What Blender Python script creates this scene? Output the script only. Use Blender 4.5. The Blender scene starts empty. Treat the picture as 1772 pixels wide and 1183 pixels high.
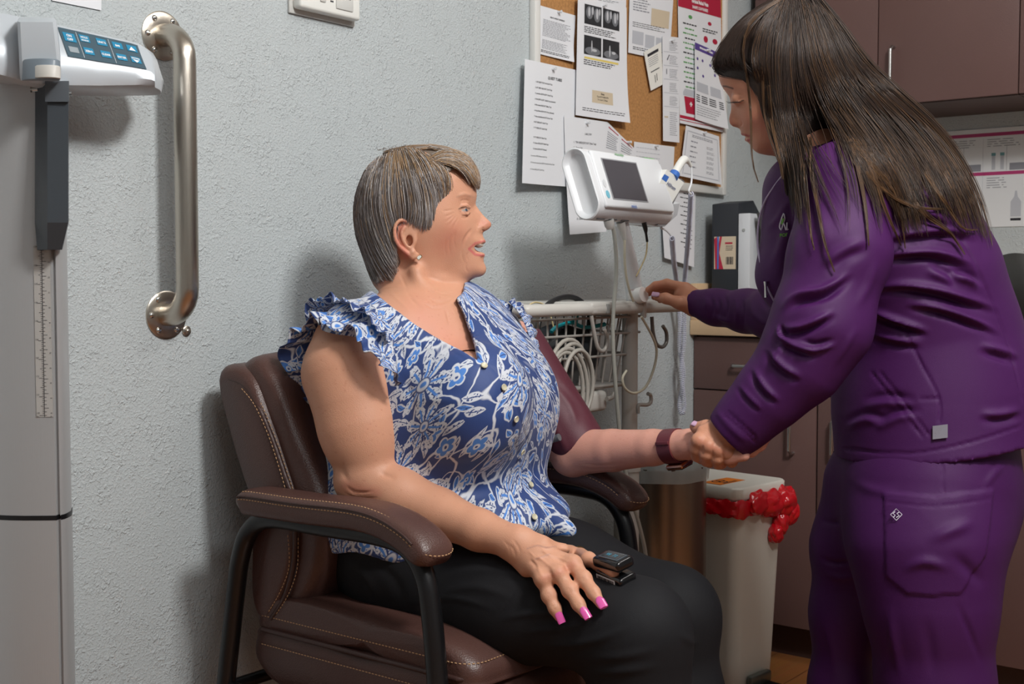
import bpy, bmesh, math, random
import numpy as np
from mathutils import Vector, Matrix
random.seed(7); rng = np.random.default_rng(7)
S = bpy.context.scene; COL = S.collection
# ------------------------------------------------------------------ camera
FPX = 2150.0; AL = math.radians(37.9); PITCH = math.atan((591.5-485.0)/FPX)
CAM = np.array([-3.03, -1.721, 1.02])
_fw = np.array([math.cos(AL), math.sin(AL), 0.0]); RT = np.array([math.sin(AL), -math.cos(AL), 0.0])
FW = _fw*math.cos(PITCH) + np.array([0, 0, -math.sin(PITCH)]); UP = _fw*math.sin(PITCH) + np.array([0, 0, math.cos(PITCH)])
cd = bpy.data.cameras.new('camera'); cam = bpy.data.objects.new('camera', cd); COL.objects.link(cam)
cam.matrix_world = Matrix(((RT[0], UP[0], -FW[0], CAM[0]), (RT[1], UP[1], -FW[1], CAM[1]), (RT[2], UP[2], -FW[2], CAM[2]), (0, 0, 0, 1)))
cd.sensor_width = 36; cd.lens = 36*FPX/1772; cd.clip_start = 0.05
cd.dof.use_dof = True; cd.dof.focus_distance = 2.1; cd.dof.aperture_fstop = 11.0
S.camera = cam
# ------------------------------------------------------------------ exposure, world, lights
S.view_settings.view_transform = 'Standard'; S.view_settings.look = 'None'
S.view_settings.exposure = 0.14; S.view_settings.gamma = 1.0; S.view_settings.use_curve_mapping = False
w = bpy.data.worlds.new('world'); S.world = w; w.use_nodes = True
w.node_tree.nodes['Background'].inputs[0].default_value = (0.8, 0.87, 1.0, 1); w.node_tree.nodes['Background'].inputs[1].default_value = 0.25
def area(name, loc, target, size, power, col=(1, 1, 1), size_y=None, spread=None):
    l = bpy.data.lights.new(name, 'AREA'); l.energy = power; l.color = col; l.size = size
    if spread: l.spread = math.radians(spread)
    if size_y: l.shape = 'RECTANGLE'; l.size_y = size_y
    o = bpy.data.objects.new(name, l); COL.objects.link(o); o.location = loc
    o.rotation_euler = (Vector(target)-Vector(loc)).to_track_quat('-Z', 'Y').to_euler(); return o
area('ceiling_light_key', (-1.9, -2.05, 2.5), (-1.25, -0.35, 1.15), 0.38, 46, (1, 0.985, 0.965))
area('fill_light_cabinets', (-0.8, -1.35, 2.57), (-0.8, -1.35, 0), 1.0, 9, (1, 0.98, 0.95), 0.5)  # unseen fill lamp, added to brighten the cabinet end of the room
area('fill_light_camera_side', (-2.9, -2.6, 2.57), (-2.9, -2.6, 0), 1.2, 24, (0.96, 0.985, 1), 0.6)  # added fill from the camera side, lifts faces and arms; no known fixture
# ------------------------------------------------------------------ geometry helpers
def ray(px, py): return FW + RT*(px-886)/FPX - UP*(py-591.5)/FPX
def P(px, py, d): return CAM + ray(px, py)*d
def onY(px, py, y=0.0):
    r = ray(px, py); return CAM + r*(y-CAM[1])/r[1]
def onX(px, py, x=0.0):
    r = ray(px, py); return CAM + r*(x-CAM[0])/r[0]
def onZ(px, py, z=0.0):
    r = ray(px, py); return CAM + r*(z-CAM[2])/r[2]
def projN(p):
    q = p - CAM; d = q@FW; return 886+FPX*(q@RT)/d, 591.5-FPX*(q@UP)/d, d
def lin(c):
    return tuple((x/12.92 if x <= 0.04045 else ((x+0.055)/1.055)**2.4) for x in c)
def rgb(r, g, b): return lin((r/255, g/255, b/255))
_mats = {}
def mat(name, col, rough=0.5, metal=0.0, bump=None, spec=0.5, sss=0.0, var=None, coat=0, alpha=1, emit=0, attr=None, aniso=0, trans=0, sheen=0):
    if name in _mats: return _mats[name]
    m = bpy.data.materials.new(name); m.use_nodes = True; nt = m.node_tree; b = nt.nodes['Principled BSDF']
    I = b.inputs; I['Base Color'].default_value = (*col, 1); I['Roughness'].default_value = rough; I['Metallic'].default_value = metal
    I['Specular IOR Level'].default_value = spec; I['Coat Weight'].default_value = coat; I['Alpha'].default_value = alpha
    I['Coat Roughness'].default_value = 0.15; I['Transmission Weight'].default_value = trans; I['Sheen Weight'].default_value = sheen
    if aniso: I['Anisotropic'].default_value = aniso
    if sss: I['Subsurface Weight'].default_value = sss; I['Subsurface Radius'].default_value = (0.006, 0.0025, 0.0012); I['Subsurface Scale'].default_value = 1.0
    if emit: I['Emission Color'].default_value = (*col, 1); I['Emission Strength'].default_value = emit
    csock = None
    tc = nt.nodes.new('ShaderNodeTexCoord')
    if attr:
        a = nt.nodes.new('ShaderNodeAttribute'); a.attribute_name = attr; csock = a.outputs['Color']
    if var:   # (scale, amount)
        n = nt.nodes.new('ShaderNodeTexNoise'); n.inputs['Scale'].default_value = var[0]; n.inputs['Detail'].default_value = 5
        nt.links.new(tc.outputs['Object'], n.inputs['Vector'])
        mx = nt.nodes.new('ShaderNodeMix'); mx.data_type = 'RGBA'; mx.blend_type = 'MULTIPLY'
        rp = nt.nodes.new('ShaderNodeValToRGB'); rp.color_ramp.elements[0].position = 0.3; rp.color_ramp.elements[1].position = 0.7
        lo = 1-var[1]; rp.color_ramp.elements[0].color = (lo, lo, lo, 1); rp.color_ramp.elements[1].color = (1, 1, 1, 1)
        nt.links.new(n.outputs['Fac'], rp.inputs[0]); mx.inputs['Factor'].default_value = 1
        if csock: nt.links.new(csock, mx.inputs['A'])
        else: mx.inputs['A'].default_value = (*col, 1)
        nt.links.new(rp.outputs[0], mx.inputs['B']); csock = mx.outputs['Result']
    if csock: nt.links.new(csock, I['Base Color'])
    if bump:  # (scale, distance, kind)
        if bump[2] == 'voronoi':
            n = nt.nodes.new('ShaderNodeTexVoronoi'); n.inputs['Scale'].default_value = bump[0]; o = n.outputs['Distance']
        else:
            n = nt.nodes.new('ShaderNodeTexNoise'); n.inputs['Scale'].default_value = bump[0]; n.inputs['Detail'].default_value = 4; o = n.outputs['Fac']
        mp = nt.nodes.new('ShaderNodeMapping'); nt.links.new(tc.outputs['Object'], mp.inputs[0]); nt.links.new(mp.outputs[0], n.inputs['Vector'])
        if len(bump) > 3: mp.inputs['Scale'].default_value = bump[3]
        bp = nt.nodes.new('ShaderNodeBump'); bp.inputs['Strength'].default_value = 1; bp.inputs['Distance'].default_value = bump[1]
        nt.links.new(o, bp.inputs['Height']); nt.links.new(bp.outputs[0], I['Normal'])
    _mats[name] = m; return m

class MB:
    """collects shapes; build() links them as one mesh object"""
    def __init__(s): s.bm = bmesh.new()
    def box(s, lo, hi, bev=0.0, seg=2, M=None):
        t = bmesh.new(); bmesh.ops.create_cube(t, size=1)
        lo = Vector(lo); hi = Vector(hi); c = (lo+hi)/2; d = hi-lo
        for v in t.verts: v.co = Vector((v.co.x*d.x, v.co.y*d.y, v.co.z*d.z))+c
        if bev: bmesh.ops.bevel(t, geom=t.edges[:]+t.verts[:], offset=bev, segments=seg, profile=0.5, affect='EDGES', clamp_overlap=True)
        return s.add(t, M)
    def add(s, t, M=None):
        if M is not None: bmesh.ops.transform(t, matrix=M, verts=t.verts)
        me = bpy.data.meshes.new('t'); t.to_mesh(me); t.free(); s.bm.from_mesh(me); bpy.data.meshes.remove(me); return s
    def raw(s, V, Fc, M=None):
        t = bmesh.new(); vs = [t.verts.new(tuple(v)) for v in V]
        for f in Fc:
            try: t.faces.new([vs[i] for i in f])
            except ValueError: pass
        bmesh.ops.recalc_face_normals(t, faces=t.faces[:]) if len(t.faces) > 1 else None
        return s.add(t, M)
    def rings(s, R, closed=False, caps=True, M=None):
        """loft through rings (lists of equally many points)"""
        n = len(R[0]); V = [p for r in R for p in r]; Fc = []
        m = len(R)
        for i in range(m if closed else m-1):
            a = i*n; b = ((i+1) % m)*n
            for j in range(n): k = (j+1) % n; Fc.append((a+j, a+k, b+k, b+j))
        if caps and not closed: Fc.append(tuple(range(n))[::-1]); Fc.append(tuple((m-1)*n+j for j in range(n)))
        return s.raw(V, Fc, M)
    def tube(s, pts, r, n=10, closed=False, sub=0, ell=None, up=None, M=None):
        """tube along a polyline; r number or list; sub = catmull subdivisions; ell = (width, height) ellipse"""
        pts = [np.array(p, float) for p in pts]
        rr = list(r) if hasattr(r, '__len__') else [r]*len(pts)
        if sub:
            q = []; qr = []; L = len(pts)
            for i in range(L if closed else L-1):
                g = (lambda k: pts[k % L]) if closed else (lambda k: pts[min(max(k, 0), L-1)])
                p0, p1, p2, p3 = g(i-1), g(i), g(i+1), g(i+2); ra, rb = rr[i], rr[(i+1) % L]
                for j in range(sub):
                    t = j/sub; q.append(0.5*((2*p1)+(-p0+p2)*t+(2*p0-5*p1+4*p2-p3)*t*t+(-p0+3*p1-3*p2+p3)*t**3)); qr.append(ra+(rb-ra)*t)
            if not closed: q.append(pts[-1]); qr.append(rr[-1])
            pts, rr = q, qr
        N = len(pts); R = []; prev = None
        for i in range(N):
            a = pts[(i-1) % N] if (closed or i > 0) else pts[0]; b = pts[(i+1) % N] if (closed or i < N-1) else pts[-1]
            t = b-a; t /= (np.linalg.norm(t)+1e-12)
            if up is not None: u = np.array(up, float)
            elif prev is None: u = np.array([0, 0, 1.0]) if abs(t[2]) < 0.9 else np.array([1.0, 0, 0])
            else: u = prev
            u = u-t*(u@t); u /= (np.linalg.norm(u)+1e-12); prev = u; v = np.cross(t, u)
            e = ell or (1, 1)
            R.append([pts[i]+rr[i]*(e[0]*v*math.cos(2*math.pi*k/n)+e[1]*u*math.sin(2*math.pi*k/n)) for k in range(n)])
        return s.rings(R, closed, True, M)
    def cyl(s, a, b, r, r2=None, n=24): return s.tube([a, b], [r, r if r2 is None else r2], n)
    def lathe(s, prof, c=(0, 0, 0), n=32, M=None):
        R = [[(c[0]+r*math.cos(2*math.pi*k/n), c[1]+r*math.sin(2*math.pi*k/n), c[2]+z) for k in range(n)] for r, z in prof]
        return s.rings(R, False, True, M)
    def sphere(s, c, r, n=16, M=None):
        t = bmesh.new(); bmesh.ops.create_uvsphere(t, u_segments=n, v_segments=n//2, radius=1)
        rr = (r, r, r) if not hasattr(r, '__len__') else r
        for v in t.verts: v.co = Vector((v.co.x*rr[0]+c[0], v.co.y*rr[1]+c[1], v.co.z*rr[2]+c[2]))
        return s.add(t, M)
    def prism(s, poly, h, M=None, bev=0.0):
        """2D polygon (xy) extruded 0..h in z"""
        t = bmesh.new(); vs = [t.verts.new((x, y, 0)) for x, y in poly]; f = t.faces.new(vs)
        r = bmesh.ops.extrude_face_region(t, geom=[f]); bmesh.ops.translate(t, vec=(0, 0, h), verts=[v for v in r['geom'] if isinstance(v, bmesh.types.BMVert)])
        bmesh.ops.recalc_face_normals(t, faces=t.faces[:])
        if bev: bmesh.ops.bevel(t, geom=t.edges[:], offset=bev, segments=2, profile=0.5, affect='EDGES', clamp_overlap=True)
        return s.add(t, M)
    def build(s, name, m, parent=None, angle=35, label=None):
        me = bpy.data.meshes.new(name); s.bm.to_mesh(me); s.bm.free()
        o = bpy.data.objects.new(name, me); COL.objects.link(o)
        for x in (m if isinstance(m, (list, tuple)) else [m]): me.materials.append(x)
        fin(o, parent, angle)
        if label: o['label'] = label
        return o
def origin_of(o):
    v = Vector((0, 0, 0))
    while o is not None: v += o.location; o = o.parent
    return v
def fin(o, parent=None, angle=35):
    me = o.data; n = len(me.polygons)
    if n: me.polygons.foreach_set('use_smooth', [True]*n)
    if angle and n < 200000: me.set_sharp_from_angle(angle=math.radians(angle))
    if parent is not None:
        L = origin_of(parent); me.transform(Matrix.Translation(-L)); o.parent = parent
    me.update()
def thing(name, label, cat, loc=(0, 0, 0), group=None):
    o = bpy.data.objects.new(name, None); COL.objects.link(o); o.location = tuple(float(a) for a in loc); o.empty_display_size = 0.05
    o['label'] = label; o['category'] = cat
    if group: o['group'] = group
    return o
def tag(o, label, cat, group=None):
    o['label'] = label; o['category'] = cat
    if group: o['group'] = group
    return o
def struct(o): o['kind'] = 'structure'; return o
def recenter(o):
    """moves a top-level mesh object's origin to its base"""
    me = o.data; a = np.empty(len(me.vertices)*3); me.vertices.foreach_get('co', a); a = a.reshape(-1, 3)
    c = Vector(((a[:, 0].min()+a[:, 0].max())/2, (a[:, 1].min()+a[:, 1].max())/2, a[:, 2].min()))
    me.transform(Matrix.Translation(-c)); o.location = c; return o
def frame(o, x, y, z):
    o = np.array(o, float); return Matrix(((x[0], y[0], z[0], o[0]), (x[1], y[1], z[1], o[1]), (x[2], y[2], z[2], o[2]), (0, 0, 0, 1)))
def nrm(v): v = np.array(v, float); return v/np.linalg.norm(v)
def textmesh(body, size=0.01, align='LEFT', bold=0.0, spacing=1.0, line=1.0):
    c = bpy.data.curves.new('t', 'FONT'); c.body = body; c.size = size; c.align_x = align; c.offset = bold; c.space_character = spacing; c.space_line = line
    c.resolution_u = 2; c.fill_mode = 'FRONT'
    o = bpy.data.objects.new('t', c); COL.objects.link(o); dg = bpy.context.evaluated_depsgraph_get(); dg.update()
    me = bpy.data.meshes.new_from_object(o.evaluated_get(dg)); bpy.data.objects.remove(o); bpy.data.curves.remove(c)
    V = [tuple(v.co) for v in me.vertices]; Fc = [tuple(p.vertices) for p in me.polygons]; bpy.data.meshes.remove(me); return V, Fc
def text(mb, body, M, size=0.01, align='LEFT', bold=0.0, spacing=1.0, line=1.0, h=0.0002):
    V, Fc = textmesh(body, size, align, bold, spacing, line)
    t = bmesh.new(); vs = [t.verts.new((v[0], v[1], h)) for v in V]
    for f in Fc:
        try: t.faces.new([vs[i] for i in f])
        except ValueError: pass
    return mb.add(t, M)
# ------------------------------------------------------------------ room
def wall_mat():
    m = mat('wall_paint', rgb(184, 191, 193), 0.6); nt = m.node_tree; b = nt.nodes['Principled BSDF']
    tc = nt.nodes.new('ShaderNodeTexCoord')
    def nz(sc, det, dist, lo, hi):
        n = nt.nodes.new('ShaderNodeTexNoise'); n.inputs['Scale'].default_value = sc; n.inputs['Detail'].default_value = det; n.inputs['Distortion'].default_value = dist; nt.links.new(tc.outputs['Object'], n.inputs['Vector'])
        r = nt.nodes.new('ShaderNodeMapRange'); r.inputs['From Min'].default_value = lo; r.inputs['From Max'].default_value = hi; r.interpolation_type = 'SMOOTHSTEP'; nt.links.new(n.outputs['Fac'], r.inputs['Value']); return r.outputs['Result']
    def mth(op, a, b_):
        m_ = nt.nodes.new('ShaderNodeMath'); m_.operation = op
        for k, v in enumerate((a, b_)):
            if isinstance(v, float): m_.inputs[k].default_value = v
            else: nt.links.new(v, m_.inputs[k])
        return m_.outputs[0]
    big = mth('MULTIPLY', nz(135, 2, 0.5, 0.50, 0.66), nz(30, 2, 0, 0.36, 0.62)); mid = mth('MULTIPLY', nz(240, 2, 0.3, 0.46, 0.66), 0.55); hgt = mth('ADD', big, mid)
    bp = nt.nodes.new('ShaderNodeBump'); bp.inputs['Strength'].default_value = 0.85; bp.inputs['Distance'].default_value = 0.0011
    nt.links.new(hgt, bp.inputs['Height']); nt.links.new(bp.outputs[0], b.inputs['Normal']); return m
WALL = wall_mat()
def slab(name, lo, hi, m): return struct(recenter(MB().box(lo, hi).build(name, m)))
XB = 0.62
slab('wall_left', (-4.6, 0, 0), (XB+0.1, 0.1, 2.6), WALL)
slab('wall_back', (XB, -4.1, 0), (XB+0.1, 0, 2.6), WALL)
slab('wall_front', (-4.7, -4.1, 0), (-4.6, 0.1, 2.6), WALL)
slab('wall_right', (-4.6, -4.2, 0), (XB+0.1, -4.1, 2.6), WALL)
slab('ceiling', (-4.7, -4.2, 2.6), (XB+0.1, 0.1, 2.7), mat('ceiling_paint', rgb(225, 225, 220), 0.9))
def wood_floor():
    m = mat('wood_floor', rgb(170, 105, 60), 0.35); nt = m.node_tree; b = nt.nodes['Principled BSDF']
    tc = nt.nodes.new('ShaderNodeTexCoord'); br = nt.nodes.new('ShaderNodeTexBrick'); br.inputs['Scale'].default_value = 1.0
    br.inputs['Color1'].default_value = (*rgb(158, 104, 60), 1); br.inputs['Color2'].default_value = (*rgb(140, 88, 50), 1); br.inputs['Mortar'].default_value = (*rgb(100, 60, 36), 1)
    br.inputs['Mortar Size'].default_value = 0.0015; br.inputs['Brick Width'].default_value = 1.2; br.inputs['Row Height'].default_value = 0.13
    nt.links.new(tc.outputs['Object'], br.inputs['Vector'])
    n = nt.nodes.new('ShaderNodeTexNoise'); n.inputs['Scale'].default_value = 6; n.inputs['Detail'].default_value = 8
    mp = nt.nodes.new('ShaderNodeMapping'); mp.inputs['Scale'].default_value = (1, 14, 1); nt.links.new(tc.outputs['Object'], mp.inputs[0]); nt.links.new(mp.outputs[0], n.inputs['Vector'])
    mx = nt.nodes.new('ShaderNodeMix'); mx.data_type = 'RGBA'; mx.blend_type = 'OVERLAY'; mx.inputs['Factor'].default_value = 0.3
    nt.links.new(br.outputs['Color'], mx.inputs['A']); nt.links.new(n.outputs['Color'], mx.inputs['B']); nt.links.new(mx.outputs['Result'], b.inputs['Base Color']); return m
slab('floor', (-4.7, -4.2, -0.1), (XB+0.1, 0.1, 0), wood_floor())
base = mat('baseboard_vinyl', rgb(70, 62, 60), 0.5)
slab('baseboard_left', (-4.6, -0.008, 0), (-0.002, 0.0, 0.1), base)

STEEL = mat('brushed_steel', rgb(200, 192, 180), 0.28, 1.0, bump=(60, 0.00015, 'noise', (30, 30, 1)), aniso=0.4)
CHROME = mat('chrome', rgb(215, 215, 212), 0.18, 1.0)
SATIN = mat('satin_nickel', rgb(190, 190, 188), 0.3, 1.0)
# ------------------------------------------------------------------ grab bar
gx = -1.755; g0 = 0.963; g1 = 1.421
t = thing('grab_bar', 'vertical brushed steel grab bar bolted to the grey wall beside the scale', 'grab bar', (gx, 0, g0-0.04))
pts = []
for k in range(7):
    a = math.pi/2*k/6; pts.append((gx, -0.012-0.046*math.sin(a)*1.0, g0+0.0+0.046*(1-math.cos(a))))
up_ = [(gx, 0.0, g0)]+pts; dn = [(p[0], p[1], g1+g0-p[2]) for p in up_[::-1]]
MB().tube(up_+dn, 0.0185, 24, up=(1, 0, 0)).build('bar', STEEL, t)
for gz in (g0, g1):
    M = Matrix.Translation((gx, 0, gz)) @ Matrix.Rotation(math.pi/2, 4, 'X')
    fl = MB().lathe([(0.0, 0.0), (0.040, 0.0), (0.040, 0.0025), (0.037, 0.0042), (0.020, 0.0048), (0.0, 0.0048)], n=48, M=M).build('flange', STEEL, t)
    for a in (55, 125, 180, 235, 305, 0):
        c = (gx+0.031*math.cos(math.radians(a)), -0.0045, gz+0.031*math.sin(math.radians(a)))
        s_ = MB(); s_.sphere(c, (0.0052, 0.003, 0.0052), 14); s_.box((c[0]-0.003, c[1]-0.0033, c[2]-0.0006), (c[0]+0.003, c[1]-0.0025, c[2]+0.0006)); s_.build('screw', CHROME, fl)
ro = MB(); ro.lathe([(0, 0), (0.0085, 0), (0.0085, 0.003), (0.007, 0.004), (0, 0.004)], n=24, M=Matrix.Translation((gx+0.040, 0, g0-0.028)) @ Matrix.Rotation(math.pi/2, 4, 'X'))
ro.sphere((gx+0.040, -0.0045, g0-0.028), (0.004, 0.003, 0.004), 12); ro.build('washer', STEEL, t)
# ------------------------------------------------------------------ thermostat
WPL = mat('white_plastic', rgb(232, 233, 228), 0.35); GPL = mat('light_grey_plastic', rgb(205, 206, 202), 0.4)
BLK = mat('black_plastic', rgb(22, 22, 24), 0.35); DGR = mat('dark_grey_plastic', rgb(66, 72, 78), 0.4)
t = thing('thermostat', 'white plastic thermostat box on the wall above the seated woman', 'thermostat', (-1.4, 0, 1.51))
MB().box((-1.475, -0.028, 1.512), (-1.322, -0.004, 1.62), 0.006, 3).build('housing', WPL, t)
MB().box((-1.482, -0.006, 1.504), (-1.316, 0.0, 1.63), 0.002).build('base_plate', GPL, t)
MB().box((-1.428, -0.031, 1.530), (-1.414, -0.026, 1.544), 0.002).build('button', GPL, t)
MB().box((-1.428, -0.031, 1.549), (-1.414, -0.026, 1.563), 0.002).build('button', GPL, t)
MB().box((-1.388, -0.031, 1.524), (-1.344, -0.026, 1.556), 0.003).build('slide_switch', GPL, t)
mk = MB()
for q in range(3): mk.box((-1.402, -0.0285, 1.534+0.010*q), (-1.394, -0.0280, 1.537+0.010*q))
mk.box((-1.380, -0.0315, 1.545), (-1.352, -0.031, 1.548)); mk.build('marking', mat('dark_ink', rgb(60, 60, 66), 0.7), t)
# ------------------------------------------------------------------ cabinets
LAM = mat('brown_laminate', rgb(104, 78, 74), 0.42, var=(3, 0.12), bump=(250, 0.0002, 'noise'))
LAMD = mat('cabinet_carcass', rgb(70, 50, 46), 0.5)
COUNTER = mat('beige_countertop', rgb(214, 183, 146), 0.4, var=(60, 0.06))
def handle(cx, cy, cz, L, axis, parent):
    r = 0.004; st = 0.026; x0 = cx
    if axis == 'z': a = [(x0, cy, cz-L/2), (x0-st*0.6, cy, cz-L/2), (x0-st, cy, cz-L/2+0.008), (x0-st, cy, cz+L/2-0.008), (x0-st*0.6, cy, cz+L/2), (x0, cy, cz+L/2)]
    else: a = [(x0, cy-L/2, cz), (x0-st*0.6, cy-L/2, cz), (x0-st, cy-L/2+0.008, cz), (x0-st, cy+L/2-0.008, cz), (x0-st*0.6, cy+L/2, cz), (x0, cy+L/2, cz)]
    return MB().tube(a, r*1.15, 12).build('handle', SATIN, parent)
W3 = 0.3685
hy = [(-0.303, 'L'), (-0.420, 'R'), (-1.04, 'L'), (-1.16, 'R')]
names = ['brown base cabinet beside the grey wall, drawer above its single door', 'brown base cabinet just left of the woman in purple, second from the grey wall', 'brown base cabinet behind the legs of the woman in purple', 'brown base cabinet at the right edge behind the woman in purple']
for i in range(4):
    ya = -i*W3-0.001; yb = -(i+1)*W3+0.001
    t = thing('base_cabinet', names[i], 'cabinet', (0.3, (ya+yb)/2, 0), 'base cabinets under the counter')
    b = MB(); b.box((0.018, yb, 0.1), (XB, ya, 0.870)); b.box((0.075, yb, 0.0), (XB, ya, 0.1)); b.build('body', LAMD, t)
    d = MB().box((0.0, yb+0.0015, 0.7215), (0.018, ya-0.0015, 0.864), 0.0012).build('drawer', LAM, t)
    handle(0.0, (ya+yb)/2, 0.790, 0.11, 'y', d)
    d = MB().box((0.0, yb+0.0015, 0.100), (0.018, ya-0.0015, 0.7175), 0.0012).build('door', LAM, t)
    handle(0.0, hy[i][0], 0.615, 0.100, 'z', d)
c = MB(); c.box((-0.022, -1.6, 0.870), (XB, -0.001, 0.911), 0.003); 
t = thing('countertop', 'beige laminate countertop on the brown base cabinets', 'countertop', (0.3, -0.8, 0.87))
c.build('worktop', COUNTER, t)
MB().box((-0.018, -0.02, 0.911), (XB, -0.001, 1.012), 0.002).build('side_splash', COUNTER, t)
MB().box((XB-0.02, -1.6, 0.911), (XB-0.001, -0.021, 0.985), 0.002).build('back_splash', COUNTER, t)
tr = MB().box((0.002, -0.0012, 0.02), (0.012, 0.0, 0.9)); 
un = ['brown wall cabinet nearest the grey wall, left of the lock', 'brown wall cabinet with a single tall pull right of the lock', 'brown wall cabinet at the top right corner']
ys = [(-0.031, -0.403), (-0.403, -0.775), (-0.775, -1.5)]
for i, (ya, yb) in enumerate(ys):
    t = thing('wall_cabinet', un[i], 'cabinet', (0.45, (ya+yb)/2, 1.5), 'wall cabinets')
    b = MB(); b.box((0.308, yb+0.001, 1.50), (XB, ya-0.001, 2.25)); b.box((0.300, yb+0.001, 1.494), (XB, ya-0.001, 1.52)); b.build('body', LAMD, t)
    d = MB().box((0.29, yb+0.0015, 1.497), (0.308, ya-0.0015, 2.25), 0.0012).build('door', LAM, t)
    handle(0.29, [-0.346, -0.448, -1.12][i], 1.598, 0.105, 'z', d)
    if i == 0:
        l = MB(); l.lathe([(0, 0), (0.011, 0), (0.011, 0.004), (0.0085, 0.006), (0.0, 0.0062)], n=28, M=Matrix.Translation((0.29, -0.383, 1.604)) @ Matrix.Rotation(-math.pi/2, 4, 'Y'))
        l.build('lock', CHROME, d)
        MB().box((0.2830, -0.3845, 1.600), (0.2838, -0.3815, 1.608)).build('keyhole', BLK, d)
# ------------------------------------------------------------------ quads, sheets of paper
class Quad:
    """maps fractions (u right, v down) of a four-cornered sheet to space; bend(u,v) lifts it off along its normal"""
    def __init__(s, TL, TR, BR, BL, bend=None):
        s.c = [np.array(p, float) for p in (TL, TR, BR, BL)]; s.n = nrm(np.cross(s.c[3]-s.c[0], s.c[1]-s.c[0]))
        if s.n @ (CAM-s.c[0]) < 0: s.n = -s.n
        s.w = np.linalg.norm(s.c[1]-s.c[0]); s.h = np.linalg.norm(s.c[3]-s.c[0]); s.bend = bend
    def __call__(s, u, v, off=0.0):
        a, b, c, d = s.c; p = (a*(1-u)+b*u)*(1-v)+(d*(1-u)+c*u)*v
        if s.bend: off = off+s.bend(u, v)
        return p+s.n*off
    def slab(s, mb, th=0.0005, nu=8, nv=10, off=0.0):
        V = [s(i/nu, j/nv, off+k) for k in (th, 0.0) for j in range(nv+1) for i in range(nu+1)]; N = (nu+1)*(nv+1); Fc = []
        ix = lambda i, j: j*(nu+1)+i
        for j in range(nv):
            for i in range(nu):
                Fc.append((ix(i, j), ix(i+1, j), ix(i+1, j+1), ix(i, j+1))); Fc.append((N+ix(i, j), N+ix(i, j+1), N+ix(i+1, j+1), N+ix(i+1, j)))
        for i in range(nu): Fc.append((ix(i, 0), N+ix(i, 0), N+ix(i+1, 0), ix(i+1, 0))); Fc.append((ix(i, nv), ix(i+1, nv), N+ix(i+1, nv), N+ix(i, nv)))
        for j in range(nv): Fc.append((ix(0, j), ix(0, j+1), N+ix(0, j+1), N+ix(0, j))); Fc.append((ix(nu, j), N+ix(nu, j), N+ix(nu, j+1), ix(nu, j+1)))
        return mb.raw(V, Fc)
    def rect(s, mb, u0, v0, u1, v1, off=0.0009, nu=3, nv=3):
        V = [s(u0+(u1-u0)*i/nu, v0+(v1-v0)*j/nv, off) for j in range(nv+1) for i in range(nu+1)]
        return mb.raw(V, [(j*(nu+1)+i, j*(nu+1)+i+1, (j+1)*(nu+1)+i+1, (j+1)*(nu+1)+i) for j in range(nv) for i in range(nu)])
    def poly(s, mb, pts, off=0.001):
        return mb.raw([s(u, v, off) for u, v in pts], [tuple(range(len(pts)))])
    def txt(s, mb, body, u, v, size, align='LEFT', bold=0.0, off=0.001, rot=0.0, sx=1.0):
        """size = letter height as a fraction of the sheet's height"""
        V, Fc = textmesh(body, size*1.35, align, bold*size); a = s.h/s.w; c, q = math.cos(rot), math.sin(rot)
        W = []
        for x, y, z in V:
            x *= sx; x, y = x*c-y*q, x*q+y*c; W.append(s(u+x*a, v-y, off))
        t = bmesh.new(); vs = [t.verts.new(tuple(p)) for p in W]
        for f in Fc:
            try: t.faces.new([vs[i] for i in f])
            except ValueError: pass
        return mb.add(t)
    def words(s, mb, u0, v0, u1, v1, n, th=0.35, fill=0.95, seed=0, off=0.0009):
        """n rows of small printed words"""
        R = random.Random(seed); V = []; Fc = []; dv = (v1-v0)/n
        for k in range(n):
            u = u0; v = v0+k*dv; end = u0+(u1-u0)*R.uniform(fill*0.75, fill)
            while u < end:
                L = min(R.uniform(0.02, 0.085), max(end-u, 0.01)); i = len(V)
                V += [s(u, v, off), s(u+L, v, off), s(u+L, v+dv*th, off), s(u, v+dv*th, off)]; Fc.append((i, i+1, i+2, i+3)); u += L+0.014
        t = bmesh.new(); vs = [t.verts.new(tuple(p)) for p in V]
        for f in Fc: t.faces.new([vs[i] for i in f])
        return mb.add(t)
PAPER = mat('white_paper', rgb(226, 228, 232), 0.6); PAPER2 = mat('off_white_paper', rgb(232, 231, 224), 0.6)
INK = mat('black_ink', rgb(40, 40, 46), 0.8); INKG = mat('grey_ink', rgb(138, 140, 148), 0.8); INKL = mat('pale_grey_ink', rgb(184, 187, 194), 0.8)
RED = mat('red_ink', rgb(176, 32, 62), 0.5); PURP = mat('purple_ink', rgb(86, 66, 140), 0.6); GREENI = mat('green_ink', rgb(92, 158, 92), 0.6)
WHITEI = mat('white_ink', rgb(240, 240, 240), 0.6); TANI = mat('tan_ink', rgb(205, 190, 165), 0.7); BLUEI = mat('blue_ink', rgb(60, 110, 190), 0.5); PINKI = mat('magenta_ink', rgb(176, 52, 110), 0.5)
TEALI = mat('teal_ink', rgb(110, 160, 165), 0.6)
def sheet(name, label, cat, px, y, bend=None, group=None, m=None, pin=True):
    Q = Quad(*[onY(a, b, -y) for a, b in px], bend=bend); c = (Q.c[2]+Q.c[3])/2
    t = thing(name, label, cat, c, group); mb = MB(); Q.slab(mb); mb.build('paper', m or PAPER, t, angle=20)
    if pin:
        p = Q(0.5, 0.035); k = MB(); d = Q.n
        k.tube([p, p+d*0.004, p+d*0.009, p+d*0.010, p+d*0.012], [0.0035, 0.0028, 0.002, 0.0036, 0.0033], 12); k.build('pushpin', mat('clear_pin', rgb(215, 218, 222), 0.2), t)
    return t, Q
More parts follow.
